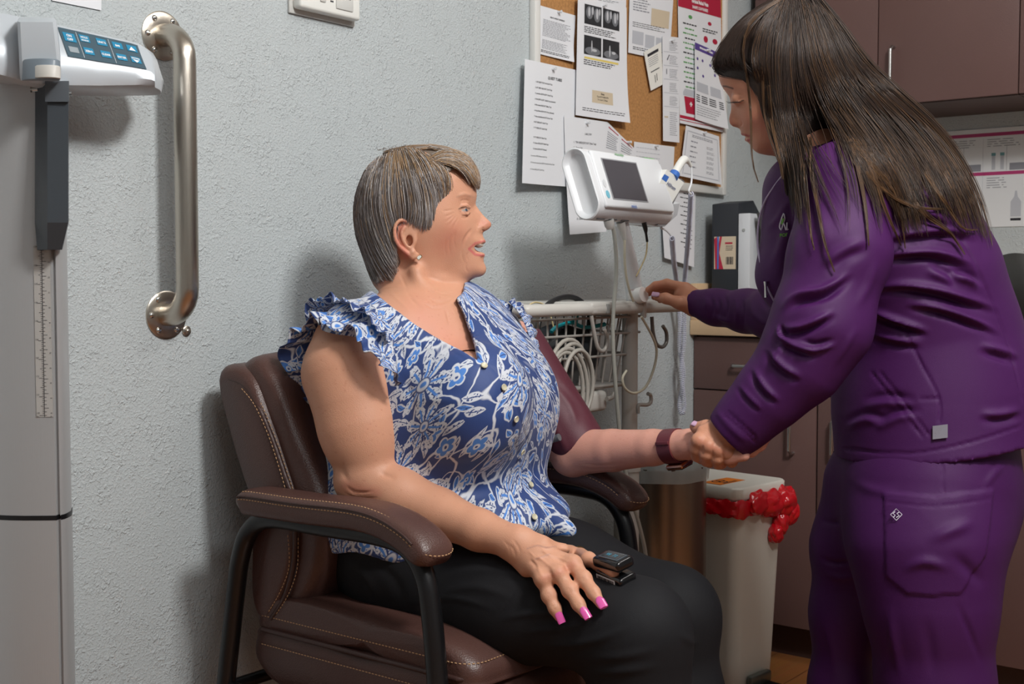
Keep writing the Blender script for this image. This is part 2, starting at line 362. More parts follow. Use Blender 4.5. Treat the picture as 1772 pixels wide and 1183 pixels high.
def prt(t, Q, items):
    by = {}
    for it in items:
        k = it[0]; m = it[1]; mb = by.setdefault((it[-1], m.name), (MB(), m))[0]
        if k == 'r': Q.rect(mb, *it[2], off=it[3] if len(it) > 4 else 0.0009)
        elif k == 'w': Q.words(mb, *it[2][:5], **it[3])
        elif k == 't': Q.txt(mb, *it[2], **it[3])
        elif k == 'p': Q.poly(mb, it[2])
    for (n, _), (mb, m) in by.items(): mb.build(n, m, t, angle=0)
# bulletin board
CORK = mat('cork', rgb(190, 138, 84), 0.9, var=(160, 0.35), bump=(400, 0.0006, 'noise')); ALU = mat('white_board_frame', rgb(222, 222, 218), 0.4)
t = thing('bulletin_board', 'large cork bulletin board in a white frame covered with pinned papers', 'bulletin board', (-0.3, -0.01, 1.265))
bx0, bx1, bz0, bz1 = -0.757, 0.155, 1.262, 1.95
MB().box((bx0+0.01, -0.010, bz0+0.01), (bx1-0.01, -0.0005, bz1-0.01)).build('cork_panel', CORK, t)
for lo, hi in (((bx0, -0.018, bz0), (bx0+0.022, -0.0003, bz1)), ((bx1-0.022, -0.018, bz0), (bx1, -0.0003, bz1)), ((bx0+0.022, -0.018, bz0), (bx1-0.022, -0.0003, bz0+0.022)), ((bx0+0.022, -0.018, bz1-0.022), (bx1-0.022, -0.0003, bz1))):
    MB().box(lo, hi, 0.003).build('frame_rail', ALU, t)
# pinned papers
curlBR = lambda k: (lambda u, v: k*max(0, u*0.6+v-1.05)**2)
t, Q = sheet('notice_sheet', 'small printed chart pinned at the upper left of the cork board', 'paper', [(933, 9), (996, 27), (990, 108), (929, 92)], 0.013, curlBR(0.02), 'papers on the cork board')
prt(t, Q, [('t', INK, (("HEIGHT & WEIGHT CONVERSION"), 0.5, 0.20, 0.032, 'CENTER'), dict(bold=0.03, sx=0.8), 'heading'), ('w', INKG, (0.12, 0.26, 0.9, 0.62, 13), dict(th=0.4, fill=1.0), 'small_print'), ('w', INKG, (0.12, 0.68, 0.88, 0.88, 8), dict(th=0.4), 'small_print'), ('w', INK, (0.1, 0.9, 0.95, 0.96, 2), dict(th=0.5), 'footer_text')])
t, Q = sheet('notice_sheet', 'white sheet cut off by the top of the picture above the x-ray sheet', 'paper', [(1004, -42), (1084, -24), (1083, 15), (1002, -2)], 0.016, None, 'papers on the cork board')
prt(t, Q, [('w', INK, (0.08, 0.80, 0.9, 0.93, 2), dict(th=0.25), 'small_print')])
t, Q = sheet('notice_sheet', 'long white sheet headed QUEST TUBES with a numbered list, leftmost on the board', 'paper', [(908, 102), (1001, 122), (984, 323), (896, 317)], 0.020, lambda u, v: 0.012*(1-u)**2*v, 'papers on the cork board')
L = ["1. SST (RED TOP) Gel (Gold Top)", "2. SST (RED GEL) EXT (Gold Top)", "3. Lavender (EDTA) EDT (Gold Top)", "4. Pink (EDTA) EDT (Gold) Top (Lavender)", "5. Blue tube (SOD) EXT (Blue Top)", "6. Royal Blue (SOD) EXT (Trace Element)", "7. Grey tube (fluoride) EXT (Grey Top)", "8. SST (RED) EXT (Gold Top)", "9. TY (RED) EXT (Gold Top)", "10. FY (RED) EXT (Red Top)", "11. Green (SOD) EXT (Gold Top)", "12. Green (LITH) EXT (Green)"]
it = [('t', INK, ("QUEST TUBES", 0.56, 0.125, 0.024, 'CENTER'), dict(bold=0.03), 'heading')]
for k, s_ in enumerate(L): it.append(('t', INK, (s_, 0.2, 0.17+0.047*k+(0.03 if k > 8 else 0), 0.0125), dict(bold=0.02), 'list_text'))
it += [('t', INK, ("Concentrate (PPD) Platinum Gold Top", 0.16, 0.775, 0.012), {}, 'list_text'), ('t', INK, ("13. Microtainer (accession) (EDTA) Small Gold Top Tube", 0.16, 0.83, 0.012), {}, 'list_text'), ('t', INK, ("14. Other (RED) EXT (Gold Top)", 0.16, 0.885, 0.012), {}, 'list_text')]
prt(t, Q, it)
t, Q = sheet('notice_sheet', 'white numbered list sheet hanging partly behind the vital signs monitor', 'paper', [(976, 200), (1050, 211), (1043, 401), (980, 406)], 0.024, lambda u, v: 0.01*v*v, 'papers on the cork board')
it = [('t', INK, ("LABCORP", 0.55, 0.14, 0.018, 'CENTER'), {}, 'heading')]
for k in range(15): it.append(('t', INK, ("%d.  %s" % (k+1, ["TSH (RED)(SST) EXT (Red Top)", "Green Gel", "MCHG (LAV) EXT", "LDH", "(GREEN) GEL"][k % 5]), 0.2, 0.22+0.047*k, 0.018), dict(bold=0.01), 'list_text'))
prt(t, Q, it)
# printed x-ray pictures: grey photographs with pale bones
XR = mat('xray_print', rgb(48, 50, 54), 0.6, var=(35, 0.5)); BONE = mat('xray_bone', rgb(190, 192, 196), 0.6); BONE2 = mat('xray_tissue', rgb(112, 115, 120), 0.6)
t, Q = sheet('notice_sheet', 'white sheet with four grey x-ray pictures and a yellow highlighted line', 'paper', [(1000, -8), (1084, 13), (1085, 213), (996, 199)], 0.027, curlBR(0.03), 'papers on the cork board')
it = [('r', XR, (0.13, 0.055, 0.47, 0.22), 'xray_picture'), ('r', XR, (0.50, 0.055, 0.84, 0.22), 'xray_picture'), ('r', XR, (0.13, 0.315, 0.47, 0.475), 'xray_picture'), ('r', XR, (0.50, 0.315, 0.84, 0.475), 'xray_picture')]
def blob(u, v, ru, rv, n=14): return [(u+ru*math.cos(2*math.pi*k/n), v+rv*math.sin(2*math.pi*k/n)) for k in range(n)]
for u0 in (0.13, 0.50):
    it += [('p', BONE2, blob(u0+0.1, 0.12, 0.07, 0.055), 'xray_tissue'), ('p', BONE2, blob(u0+0.25, 0.13, 0.065, 0.06), 'xray_tissue')]
it += [('p', BONE2, blob(0.3, 0.44, 0.15, 0.035), 'xray_tissue'), ('p', BONE2, blob(0.67, 0.44, 0.15, 0.035), 'xray_tissue')]
prt(t, Q, it)
mb = MB()
for u0 in (0.13, 0.50):
    for u, v, a, b in ((0.09, 0.115, 0.022, 0.04), (0.16, 0.10, 0.018, 0.035), (0.25, 0.12, 0.024, 0.045), (0.30, 0.10, 0.015, 0.03)): Q.poly(mb, blob(u0+u, v, a, b), 0.0013)
for u, v, a, b in ((0.28, 0.40, 0.012, 0.05), (0.33, 0.43, 0.05, 0.012), (0.64, 0.41, 0.014, 0.05), (0.72, 0.42, 0.04, 0.012)): Q.poly(mb, blob(u, v, a, b), 0.0013)
mb.build('xray_bone', BONE, t, angle=0)
prt(t, Q, [('w', INK, (0.13, 0.24, 0.8, 0.30, 4), dict(th=0.45), 'small_print'), ('r', mat('yellow_marker', rgb(222, 200, 110), 0.7), (0.14, 0.495, 0.82, 0.512), 'highlighted_line'), ('w', INK, (0.13, 0.52, 0.8, 0.57, 3), dict(th=0.45), 'small_print'), ('r', TANI, (0.30, 0.765, 0.70, 0.87), 'name_sticker'),
    ('t', INK, ("Dexa", 0.5, 0.795, 0.017, 'CENTER'), dict(off=0.0014, bold=0.03), 'sticker_text'), ('t', INK, ("Open M-Th 8AM-5PM", 0.5, 0.82, 0.015, 'CENTER'), dict(off=0.0014, sx=0.9), 'sticker_text'), ('t', INK, ("Fri closed 12 Noon", 0.5, 0.845, 0.015, 'CENTER'), dict(off=0.0014, sx=0.9), 'sticker_text'),
    ('w', INK, (0.12, 0.925, 0.95, 0.96, 2), dict(th=0.35, fill=1.0), 'footer_text')])
# folded leaflets below the cork opening
t, Q = sheet('leaflet', 'small folded leaflet with red heading tucked behind the list sheet', 'leaflet', [(1050, 210), (1074, 234), (1072, 268), (1044, 262)], 0.021, None, 'papers on the cork board', pin=False)
prt(t, Q, [('w', RED, (0.15, 0.1, 0.9, 0.2, 1), dict(th=0.5), 'heading'), ('w', INKG, (0.12, 0.28, 0.9, 0.9, 8), dict(th=0.4), 'small_print')])
t, Q = sheet('leaflet', 'small leaflet with slanted red line, right of the folded one, above the monitor', 'leaflet', [(1073, 233), (1098, 257), (1096, 276), (1071, 268)], 0.022, None, 'papers on the cork board')
prt(t, Q, [('w', RED, (0.1, 0.12, 0.9, 0.25, 1), dict(th=0.5), 'heading'), ('w', INKG, (0.1, 0.35, 0.9, 0.85, 4), dict(th=0.4), 'small_print')])
t, Q = sheet('notice_sheet', 'pale blank-looking sheet pinned just above the monitor and green sticker', 'paper', [(1097, 245), (1167, 254), (1163, 340), (1096, 330)], 0.014, None, 'papers on the cork board')
prt(t, Q, [('w', INKL, (0.05, 0.1, 0.9, 0.9, 9), dict(th=0.12, fill=0.7), 'small_print'), ('w', INKG, (0.6, 0.5, 0.95, 0.9, 5), dict(th=0.25), 'small_print')])
t, Q = sheet('notice_sheet', 'form with tan table at the top centre of the cork board', 'paper', [(1090, -34), (1166, -18), (1158, 106), (1087, 91)], 0.015, None, 'papers on the cork board')
prt(t, Q, [('w', INKG, (0.08, 0.05, 0.5, 0.42, 10), dict(th=0.4), 'small_print'), ('r', TANI, (0.5, 0.32, 0.93, 0.56), 'tan_table'), ('w', INK, (0.08, 0.56, 0.9, 0.64, 3), dict(th=0.3), 'small_print'), ('r', INKL, (0.08, 0.68, 0.34, 0.86), 'grey_panel'), ('r', INKL, (0.38, 0.70, 0.6, 0.88), 'grey_panel'), ('r', INKL, (0.64, 0.71, 0.9, 0.9), 'grey_panel'), ('w', INK, (0.1, 0.9, 0.9, 0.95, 2), dict(th=0.4), 'footer_text')])
t, Q = sheet('appointment_card', 'small tilted cream card pinned left of the long paper strip', 'card', [(1114, 90), (1144, 73), (1147, 146), (1126, 157)], 0.019, None, 'papers on the cork board', m=PAPER2, pin=False)
prt(t, Q, [('r', INK, (0.15, 0.1, 0.8, 0.17), 'black_heading'), ('w', INKG, (0.15, 0.22, 0.8, 0.45, 5), dict(th=0.35), 'small_print'), ('w', INK, (0.2, 0.55, 0.85, 0.62, 1), dict(th=0.4), 'small_print'), ('r', INK, (0.42, 0.68, 0.46, 0.86), 'needle_drawing'), ('r', INK, (0.55, 0.66, 0.59, 0.84), 'needle_drawing')])
t, Q = sheet('paper_strip', 'long narrow printed strip hanging down the middle of the cork board', 'paper', [(1146, 62), (1175, 65), (1172, 247), (1144, 244)], 0.018, lambda u, v: 0.006*v, 'papers on the cork board')
it = []
for k, v in enumerate((0.05, 0.18, 0.31, 0.44, 0.57)):
    it += [('r', INKL, (0.06, v+0.095, 0.95, v+0.1), 'rule_line'), ('w', INKG, (0.4, v, 0.92, v+0.09, 6), dict(th=0.35, seed=k), 'small_print')]
it += [('p', INK, [(0.25, 0.22), (0.38, 0.17), (0.40, 0.175), (0.28, 0.23)], 'marker_drawing'), ('r', INKG, (0.2, 0.31, 0.26, 0.36), 'marker_drawing'), ('r', TANI, (0.08, 0.76, 0.3, 0.775), 'tan_line'), ('w', INKG, (0.4, 0.72, 0.9, 0.95, 12), dict(th=0.3), 'small_print'), ('r', WHITEI, (0.0, 0.70, 1.0, 0.705), 'fold_line')]
prt(t, Q, it)
# sharps waste poster
t, Q = sheet('poster', 'poster with dark red Medical Waste banner at the right end of the cork board', 'poster', [(1172, -52), (1246, -30), (1249, 229), (1174, 213)], 0.014, lambda u, v: 0.004*v, 'papers on the cork board', pin=False)
it = [('r', RED, (0.0, 0.0, 1.0, 0.235), 'red_banner'), ('t', WHITEI, ("Regulated Medical Waste", 0.5, 0.185, 0.026, 'CENTER'), dict(bold=0.05, off=0.0014, sx=0.62), 'banner_text'), ('t', WHITEI, ("SHARPS CONTAINERS", 0.5, 0.222, 0.02, 'CENTER'), dict(bold=0.04, off=0.0014, sx=0.8), 'banner_text'),
      ('r', RED, (0.0, 0.945, 1.0, 0.965), 'red_line'), ('r', RED, (0.0, 0.975, 1.0, 0.98), 'red_line')]
ring = lambda u, v, r, m: ('p', m, blob(u, v, r, r*0.28), 'round_symbol')
it += [ring(0.27, 0.285, 0.045, GREENI), ring(0.72, 0.295, 0.045, RED)]
for k in range(14): it.append(('w', GREENI if k % 3 else INK, (0.1+0.04*(k % 2), 0.33+0.032*k, 0.42, 0.345+0.032*k, 1), dict(th=0.6, seed=k, fill=1.0), 'list_text'))
it += [('w', INK, (0.55, 0.335, 0.92, 0.365, 2), dict(th=0.5, fill=1.0), 'list_text'), ('p', RED, blob(0.62, 0.405, 0.05, 0.022), 'red_symbol'), ('p', RED, blob(0.84, 0.405, 0.06, 0.018), 'red_symbol'),
      ('p', INKL, [(0.08, 0.79), (0.12, 0.765), (0.37, 0.765), (0.42, 0.79), (0.42, 0.81), (0.08, 0.81)], 'container_lid'), ('p', RED, [(0.10, 0.815), (0.40, 0.815), (0.36, 0.925), (0.14, 0.925)], 'sharps_container_drawing')]
prt(t, Q, it)
mb = MB(); Q.rect(mb, 0.22, 0.855, 0.28, 0.865, 0.0014); Q.rect(mb, 0.24, 0.845, 0.26, 0.877, 0.0014); mb.build('white_cross', WHITEI, t, angle=0)
t, Q = sheet('notice_sheet', 'sheet with purple header curling over the medical waste poster', 'paper', [(1202, 73), (1242, 91), (1254, 224), (1203, 206)], 0.024, lambda u, v: 0.012*u*u*v, 'papers on the cork board')
it = [('r', PURP, (0.0, 0.0, 1.0, 0.09), 'purple_header'), ('w', WHITEI, (0.2, 0.03, 0.8, 0.07, 1), dict(th=0.6, off=0.0013), 'header_text'), ('r', INKL, (0.06, 0.5, 0.46, 0.62), 'grey_panel'), ('r', INKL, (0.54, 0.5, 0.9, 0.62), 'grey_panel')]
for u, v in ((0.1, 0.2), (0.3, 0.2), (0.1, 0.32), (0.6, 0.22), (0.75, 0.33), (0.3, 0.4)): it.append(('p', PURP, blob(u, v, 0.035, 0.02), 'small_picture'))
for k in range(4):
    for c, (a, b) in enumerate(((0.04, 0.16), (0.22, 0.42), (0.48, 0.7), (0.8, 0.94))): it.append(('r', INK, (a, 0.665+0.027*k, b, 0.678+0.027*k), 'table_entry'))
it += [('w', INKG, (0.05, 0.80, 0.9, 0.95, 5), dict(th=0.3), 'small_print')]
prt(t, Q, it)
t, Q = sheet('notice_sheet', 'curled chart sheet at the lower right corner of the cork board', 'paper', [(1187, 217), (1244, 236), (1242, 320), (1176, 304)], 0.024, lambda u, v: 0.012*u*v, 'papers on the cork board')
it = [('r', INKL, (0.08, 0.08, 0.92, 0.10), 'rule_line'), ('w', INKG, (0.2, 0.14, 0.85, 0.2, 2), dict(th=0.5), 'heading'), ('r', INKL, (0.05, 0.08, 0.065, 0.95), 'rule_line'), ('r', INKL, (0.93, 0.08, 0.945, 0.95), 'rule_line'), ('r', INKL, (0.08, 0.92, 0.92, 0.94), 'rule_line')]
for k in range(6): it += [('w', INKG, (0.18, 0.26+0.1*k, 0.38, 0.31+0.1*k, 1), dict(th=0.5, seed=k), 'small_print'), ('w', INKG, (0.62, 0.3+0.1*k, 0.85, 0.36+0.1*k, 2), dict(th=0.4, seed=k+9), 'small_print')]
prt(t, Q, it)
t, Q = sheet('notice_sheet', 'white list sheet hanging below the board behind the thermometer cord', 'paper', [(1140, 300), (1204, 312), (1194, 462), (1143, 446)], 0.0025, lambda u, v: 0.012*v, 'papers on the cork board', pin=False)
it = []
for k in range(14): it.append(('w', INK, (0.55+0.1*(k % 2), 0.12+0.052*k, 0.95, 0.14+0.052*k, 1), dict(th=0.55, seed=k, fill=1.0), 'list_text'))
prt(t, Q, it)
t, Q = sheet('notice_sheet', 'white notice at the top left edge of the picture above the scale', 'paper', [(70, -60), (176, -42), (175, 18), (90, 1)], 0.002, None, None, pin=False)
prt(t, Q, [('w', INKG, (0.2, 0.2, 0.8, 0.6, 4), dict(th=0.4), 'small_print')])
# poster on the back wall over the counter
Q = Quad(*[onX(a, b, XB-0.003) for a, b in [(1622, 233), (1860, 218), (1900, 392), (1650, 393)]])
z1, z0 = 1.452, 1.172; y0 = -0.470; y1 = -0.95
Q = Quad((XB-0.002, y0, z1), (XB-0.002, y1, z1), (XB-0.002, y1, z0), (XB-0.002, y0, z0))
t = thing('poster', 'laminated white chart with magenta bars on the wall above the counter', 'poster', (XB, -0.7, z0)); mb = MB(); Q.slab(mb); mb.build('paper', mat('laminated_paper', rgb(222, 224, 226), 0.25), t)
it = [('r', PINKI, (0, 0.045, 0.5, 0.08), 'magenta_bar'), ('r', GREENI, (0.5, 0.045, 1, 0.08), 'green_bar'), ('r', PINKI, (0, 0.44, 1, 0.475), 'magenta_bar'), ('p', INK, blob(0.02, 0.022, 0.006, 0.01), 'black_dot')]
for c in range(4):
    u = 0.25*c
    it += [('r', INKL, (u+0.245, 0.1, u+0.247, 0.98), 'rule_line'), ('w', INKG, (u+0.02, 0.11, u+0.22, 0.2, 4), dict(th=0.3, seed=c), 'small_print'), ('w', INKG, (u+0.02, 0.5, u+0.15, 0.62, 5), dict(th=0.3, seed=c), 'small_print'),
           ('r', INKG, (u+0.15, 0.36, u+0.235, 0.43), 'grey_panel'), ('r', TEALI, (u+0.045, 0.25, u+0.07, 0.28), 'vial_cap'), ('r', INKL, (u+0.047, 0.28, u+0.068, 0.42), 'vial_drawing'), ('r', TEALI, (u+0.095, 0.25, u+0.12, 0.28), 'vial_cap'), ('r', INKL, (u+0.097, 0.28, u+0.118, 0.42), 'vial_drawing'), ('r', INKG, (u+0.132, 0.18, u+0.134, 0.43), 'ruler_drawing'),
           ('p', INKL, [(u+0.16, 0.9), (u+0.16, 0.75), (u+0.18, 0.70), (u+0.185, 0.64), (u+0.195, 0.64), (u+0.2, 0.70), (u+0.22, 0.75), (u+0.22, 0.9)], 'bottle_drawing'), ('r', INK, (u+0.16, 0.915, u+0.22, 0.94), 'black_caption')]
prt(t, Q, it)
# ------------------------------------------------------------------ things on the counter
cz = 0.911
def up_box(px0, px1, y_top, X):   # helper for proportions only
    return onX(px0, 480, X), onX(px1, 480, X), onX(px0, y_top, X)
BLF = mat('black_box_board', rgb(40, 44, 50), 0.5)
# magazine file: front edge towards the room; x along the wall, y out from it
fx0, fx1 = 0.02, 0.26; fy1 = -0.045; fy0 = -0.125
t = thing('magazine_file', 'tall black magazine file with a red and cream label beside the wall', 'file box', ((fx0+fx1)/2, (fy0+fy1)/2, cz))
prof = [(fx0, cz), (fx0, cz+0.318), (fx0+0.09, cz+0.330), (fx1, cz+0.20), (fx1, cz)]
M = Matrix(((1, 0, 0, 0), (0, 0, -1, fy1), (0, 1, 0, 0), (0, 0, 0, 1)))
MB().prism([(a, b) for a, b in prof], fy1-fy0, M=M, bev=0.002).build('box', BLF, t)
F_ = Quad((fx0-0.0006, fy1, cz+0.318), (fx0-0.0006, fy0, cz+0.318), (fx0-0.0006, fy0, cz), (fx0-0.0006, fy1, cz))
mb = MB(); F_.rect(mb, 0.1, 0.28, 0.93, 0.56, 0.0002); lb = mb.build('label_sticker', TANI, t, angle=0)
mb = MB(); F_.poly(mb, [(0.1, 0.30), (0.2, 0.28), (0.38, 0.56), (0.15, 0.56)], 0.0005); F_.poly(mb, [(0.32, 0.28), (0.40, 0.28), (0.30, 0.42), (0.46, 0.56), (0.38, 0.56), (0.22, 0.42)], 0.0006); mb.build('red_print', RED, lb, angle=0)
mb = MB(); F_.poly(mb, [(0.22, 0.28), (0.28, 0.28), (0.28, 0.56), (0.22, 0.56)], 0.0007); mb.build('blue_print', BLUEI, lb, angle=0)
mb = MB(); F_.words(mb, 0.55, 0.36, 0.85, 0.41, 3, off=0.0006); [F_.rect(mb, 0.56+0.035*k, 0.455, 0.575+0.035*k+(0.01 if k % 3 else 0), 0.52, 0.0006, 1, 1) for k in range(8)]; mb.build('black_print', INK, lb, angle=0)
mb = MB(); F_.rect(mb, 0.52, 0.33, 0.8, 0.345, 0.0007); mb.build('red_print', RED, lb, angle=0)
mb = MB(); F_.poly(mb, blob(0.5, 0.885, 0.17, 0.05, 20), 0.0004); mb.build('finger_hole', mat('hole_black', rgb(8, 7, 7), 0.8), t, angle=0)
# white ring binder and a leaning framed sheet
WB = mat('white_vinyl', rgb(206, 210, 214), 0.35)
t = thing('ring_binder', 'white ring binder standing between the black file and the framed chart', 'binder', (0.16, -0.15, cz))
MB().box((0.015, -0.163, cz), (0.25, -0.128, cz+0.29), 0.003).build('cover', WB, t)
mb = MB(); mb.tube([(0.0148, -0.145, cz+0.245), (0.0135, -0.145, cz+0.245)], 0.0045, 16); mb.build('rivet', CHROME, t)
sp = MB(); sp.box((0.09, -0.1285, cz+0.02), (0.30, -0.1275, cz+0.27)); 
t = thing('document_holder', 'dark framed sheet with red squares leaning against the white binder', 'document holder', (0.18, -0.23, cz))
lean = 0.075
Mf = frame((0.022, -0.262, cz+0.001), (1, 0, 0), (0, 1*math.cos(0.27), -math.sin(0.27)), (0, math.sin(0.27), math.cos(0.27)))
MB().box((0, -0.004, 0), (0.24, 0.004, 0.30), 0.002, M=Mf).build('backing_board', mat('frame_dark', rgb(58, 58, 56), 0.4), t)
Mq = lambda a, b, o: np.array(Mf @ Vector((a, -0.0045-o, b)))
MB().box((0.008, -0.0052, 0.008), (0.232, -0.0042, 0.292), M=Mf).build('grey_panel', mat('grey_card', rgb(150, 150, 146), 0.5), t)
MB().box((0.03, -0.0062, 0.008), (0.20, -0.0053, 0.235), M=Mf).build('printed_sheet', PAPER, t)
mb = MB()
for k in range(5): mb.box((0.034+0.0*k, -0.007, 0.012+0.045*k), (0.075, -0.0063, 0.035+0.045*k), M=Mf)
mb.build('red_square', mat('coral_ink', rgb(214, 60, 78), 0.6), t)
MB().box((0.034, -0.007, 0.212), (0.06, -0.0063, 0.232), M=Mf).build('teal_square', TEALI, t)
# black appliance at the right edge with a lidded jar in its arch
t = thing('desktop_centrifuge', 'black rounded countertop appliance at the right edge behind the purple jacket', 'appliance', (0.2, -0.72, cz))
mb = MB(); cy = -0.745
R = []
for xx, s1 in ((0.02, 0.92), (0.035, 1.0), (0.2, 1.0), (0.215, 0.92)):
    ring_ = []
    for k in range(33):
        a = math.pi*k/32; ring_.append((xx, cy+0.085*s1*math.cos(a), cz+0.04+0.090*s1*math.sin(a)**0.8 if 0 < k < 32 else cz+0.04))
    ring_ += [(xx, cy-0.085*s1, cz+0.001), (xx, cy+0.085*s1, cz+0.001)]; R.append(ring_)
mb.rings(R); mb.build('housing', mat('glossy_black', rgb(28, 28, 28), 0.22), t)
mb = MB(); mb.rings([[(xx, cy+0.02+0.05*math.cos(2*math.pi*k/28), cz+0.07+0.045*math.sin(2*math.pi*k/28)) for k in range(28)] for xx in (0.0185, 0.0215)]); mb.build('dark_opening', mat('hole_black', rgb(8, 7, 7), 0.8), t)
MB().lathe([(0.0, 0), (0.075, 0), (0.085, 0.01), (0.085, 0.03), (0.06, 0.045), (0, 0.047)], n=40, M=Matrix.Translation((0.015, -0.862, cz+0.088)) @ Matrix.Rotation(-math.pi/2, 4, 'Y')).build('round_wheel', mat('satin_black', rgb(44, 44, 42), 0.35), t)
t = thing('lidded_jar', 'small grey jar with a white lid in front of the black appliance', 'jar', (-0.005, -0.76, cz))
MB().lathe([(0, 0), (0.018, 0), (0.02, 0.004), (0.02, 0.045), (0, 0.045)], c=(-0.0015, -0.757, cz), n=28).build('glass', mat('smoky_glass', rgb(96, 98, 100), 0.2), t)
MB().lathe([(0, 0.045), (0.021, 0.045), (0.0215, 0.054), (0.019, 0.057), (0, 0.057)], c=(-0.0015, -0.757, cz), n=28).build('lid', GPL, t)
# ------------------------------------------------------------------ physician's scale
SILV = mat('silver_paint', rgb(186, 192, 197), 0.38, 0.35); SILVA = mat('brushed_aluminium', rgb(190, 191, 192), 0.36, 0.4, bump=(40, 0.0001, 'noise', (30, 30, 0.6)))
t = thing('physician_scale', 'silver stand-on scale column with a keypad head at the left edge', 'scale', (-2.1, -0.17, 0))
cc = P(42, 600, 1.84); cxs, cys = cc[0], cc[1]
ax = np.array([RT[0], RT[1], 0]); az = np.array([_fw[0], _fw[1], 0])   # the column faces the camera side of the room
def colring(z, sc=1.0):
    pr = [(-0.062, -0.010), (-0.056, -0.024), (-0.036, -0.031), (-0.012, -0.036), (0.01, -0.038), (0.040, -0.0375), (0.0555, -0.036), (0.0565, -0.027), (0.0595, -0.027), (0.0605, -0.032), (0.0635, -0.026), (0.0645, -0.018), (0.0645, 0.0), (0.056, 0.028), (0.02, 0.036), (-0.03, 0.036), (-0.06, 0.02)]
    return [np.array([cxs, cys, z])+ax*a*sc+az*b*sc for a, b in pr]
zc = onX(118, 138, cxs)[2]; zc = P(60, 138, 1.80)[2]; zs = P(60, 900, 1.80)[2]
MB().rings([colring(zs+0.003), colring(zc)]).build('upper_column', SILVA, t, angle=50)
MB().rings([colring(0.03, 1.015), colring(zs-0.001, 1.015)]).build('lower_column', SILVA, t, angle=50)
MB().rings([colring(zs-0.003, 1.02), colring(zs+0.004, 1.02)]).build('joint_ring', BLK, t)
MB().box((cxs-0.14, cys-0.26, 0.0), (cxs+0.10, cys+0.045, 0.035), 0.01).build('foot', BLK, t)
# slider housing on the height rod
def facebox(mb, p00, p11, D, depth, bev=0.002):
    a = P(p00[0], p00[1], D); b = P(p11[0], p11[1], D); w_ = (b-a)@ax; h_ = a[2]-b[2]
    M = frame(a, ax, -az, (0, 0, 1)); return mb.box((0, -depth, -h_), (w_, 0, 0), bev, M=M)
Ds = 1.765
hs = [P(58, 150, Ds+0.02), P(80, 180, Ds-0.012), P(118, 180, Ds-0.012), P(118, 150, Ds+0.02)]
mb = MB(); R = []
for yy, k in ((146, 0.0), (182, 0.0), (330, -0.006), (385, -0.006), (432, 0.012)):
    f0 = 60 if yy < 400 else 64
    R.append([P(f0, yy+1, Ds+0.035), P(f0+1, yy, Ds+0.012), P(82, yy, Ds-0.008+k), P(118 if yy < 420 else 107, yy, Ds-0.006+k), P(119 if yy < 420 else 108, yy, Ds+0.04)])
mb.rings(R); hs_ = mb.build('slider_housing', DGR, t, angle=25)
mb = MB(); R = [[P(78, yy, Ds-0.012), P(119, yy, Ds-0.012), P(120, yy, Ds+0.03), P(78, yy, Ds+0.03)] for yy in (140, 176)]; mb.rings(R); mb.build('slider_cap', mat('mid_grey_plastic', rgb(92, 98, 104), 0.4), hs_)
mb = MB(); a = P(66, 155, Ds+0.01); mb.tube([a, a-ax*0.008, a-ax*0.010], [0.003, 0.003, 0.0045], 12); mb.build('thumb_screw', CHROME, hs_)
mb = MB(); a = P(119, 162, Ds+0.01); mb.tube([a, a+ax*0.005], [0.003, 0.003], 12); mb.build('thumb_screw', CHROME, hs_)
# ruler
z0 = P(80, 722, 1.80)[2]; z1 = P(80, 425, 1.80)[2]
base_ = np.array([cxs, cys, 0])
RQ = Quad(*[base_+ax*a_+az*b_+np.array([0, 0, z_]) for a_, b_, z_ in ((0.031, -0.0384, z1), (0.0545, -0.0370, z1), (0.0545, -0.0370, z0), (0.031, -0.0384, z0))])
mb = MB(); RQ.slab(mb, 0.0004, 1, 1); ru = mb.build('ruler_strip', mat('ruler_silver', rgb(182, 180, 176), 0.5), t)
mb = MB(); N = 90
for k in range(N+1):
    v = k/N*0.985+0.005; L = 0.30 if k % 10 == 0 else (0.22 if k % 5 == 0 else 0.12); RQ.rect(mb, 0.5-L, v, 0.5, v+0.0022, 0.0008, 1, 1)
for k in range(47): v = k/46*0.985+0.005; L = 0.26 if k % 4 == 0 else 0.14; RQ.rect(mb, 0.5, v, 0.5+L, v+0.0022, 0.0008, 1, 1)
RQ.rect(mb, 0.485, 0, 0.515, 1, 0.0008, 1, 1)
for k in range(10): RQ.txt(mb, str(139-k-0), 0.02, 0.012+k/9*0.97, 0.0105, sx=0.9)
for k in range(12): RQ.txt(mb, str(54-k), 0.86, 0.012+k/11*0.97, 0.009, sx=0.9)
RQ.txt(mb, 'cm', 0.0, 0.999, 0.009); RQ.txt(mb, 'in', 0.86, 0.999, 0.009)
mb.build('ruler_marking', INK, ru, angle=0)
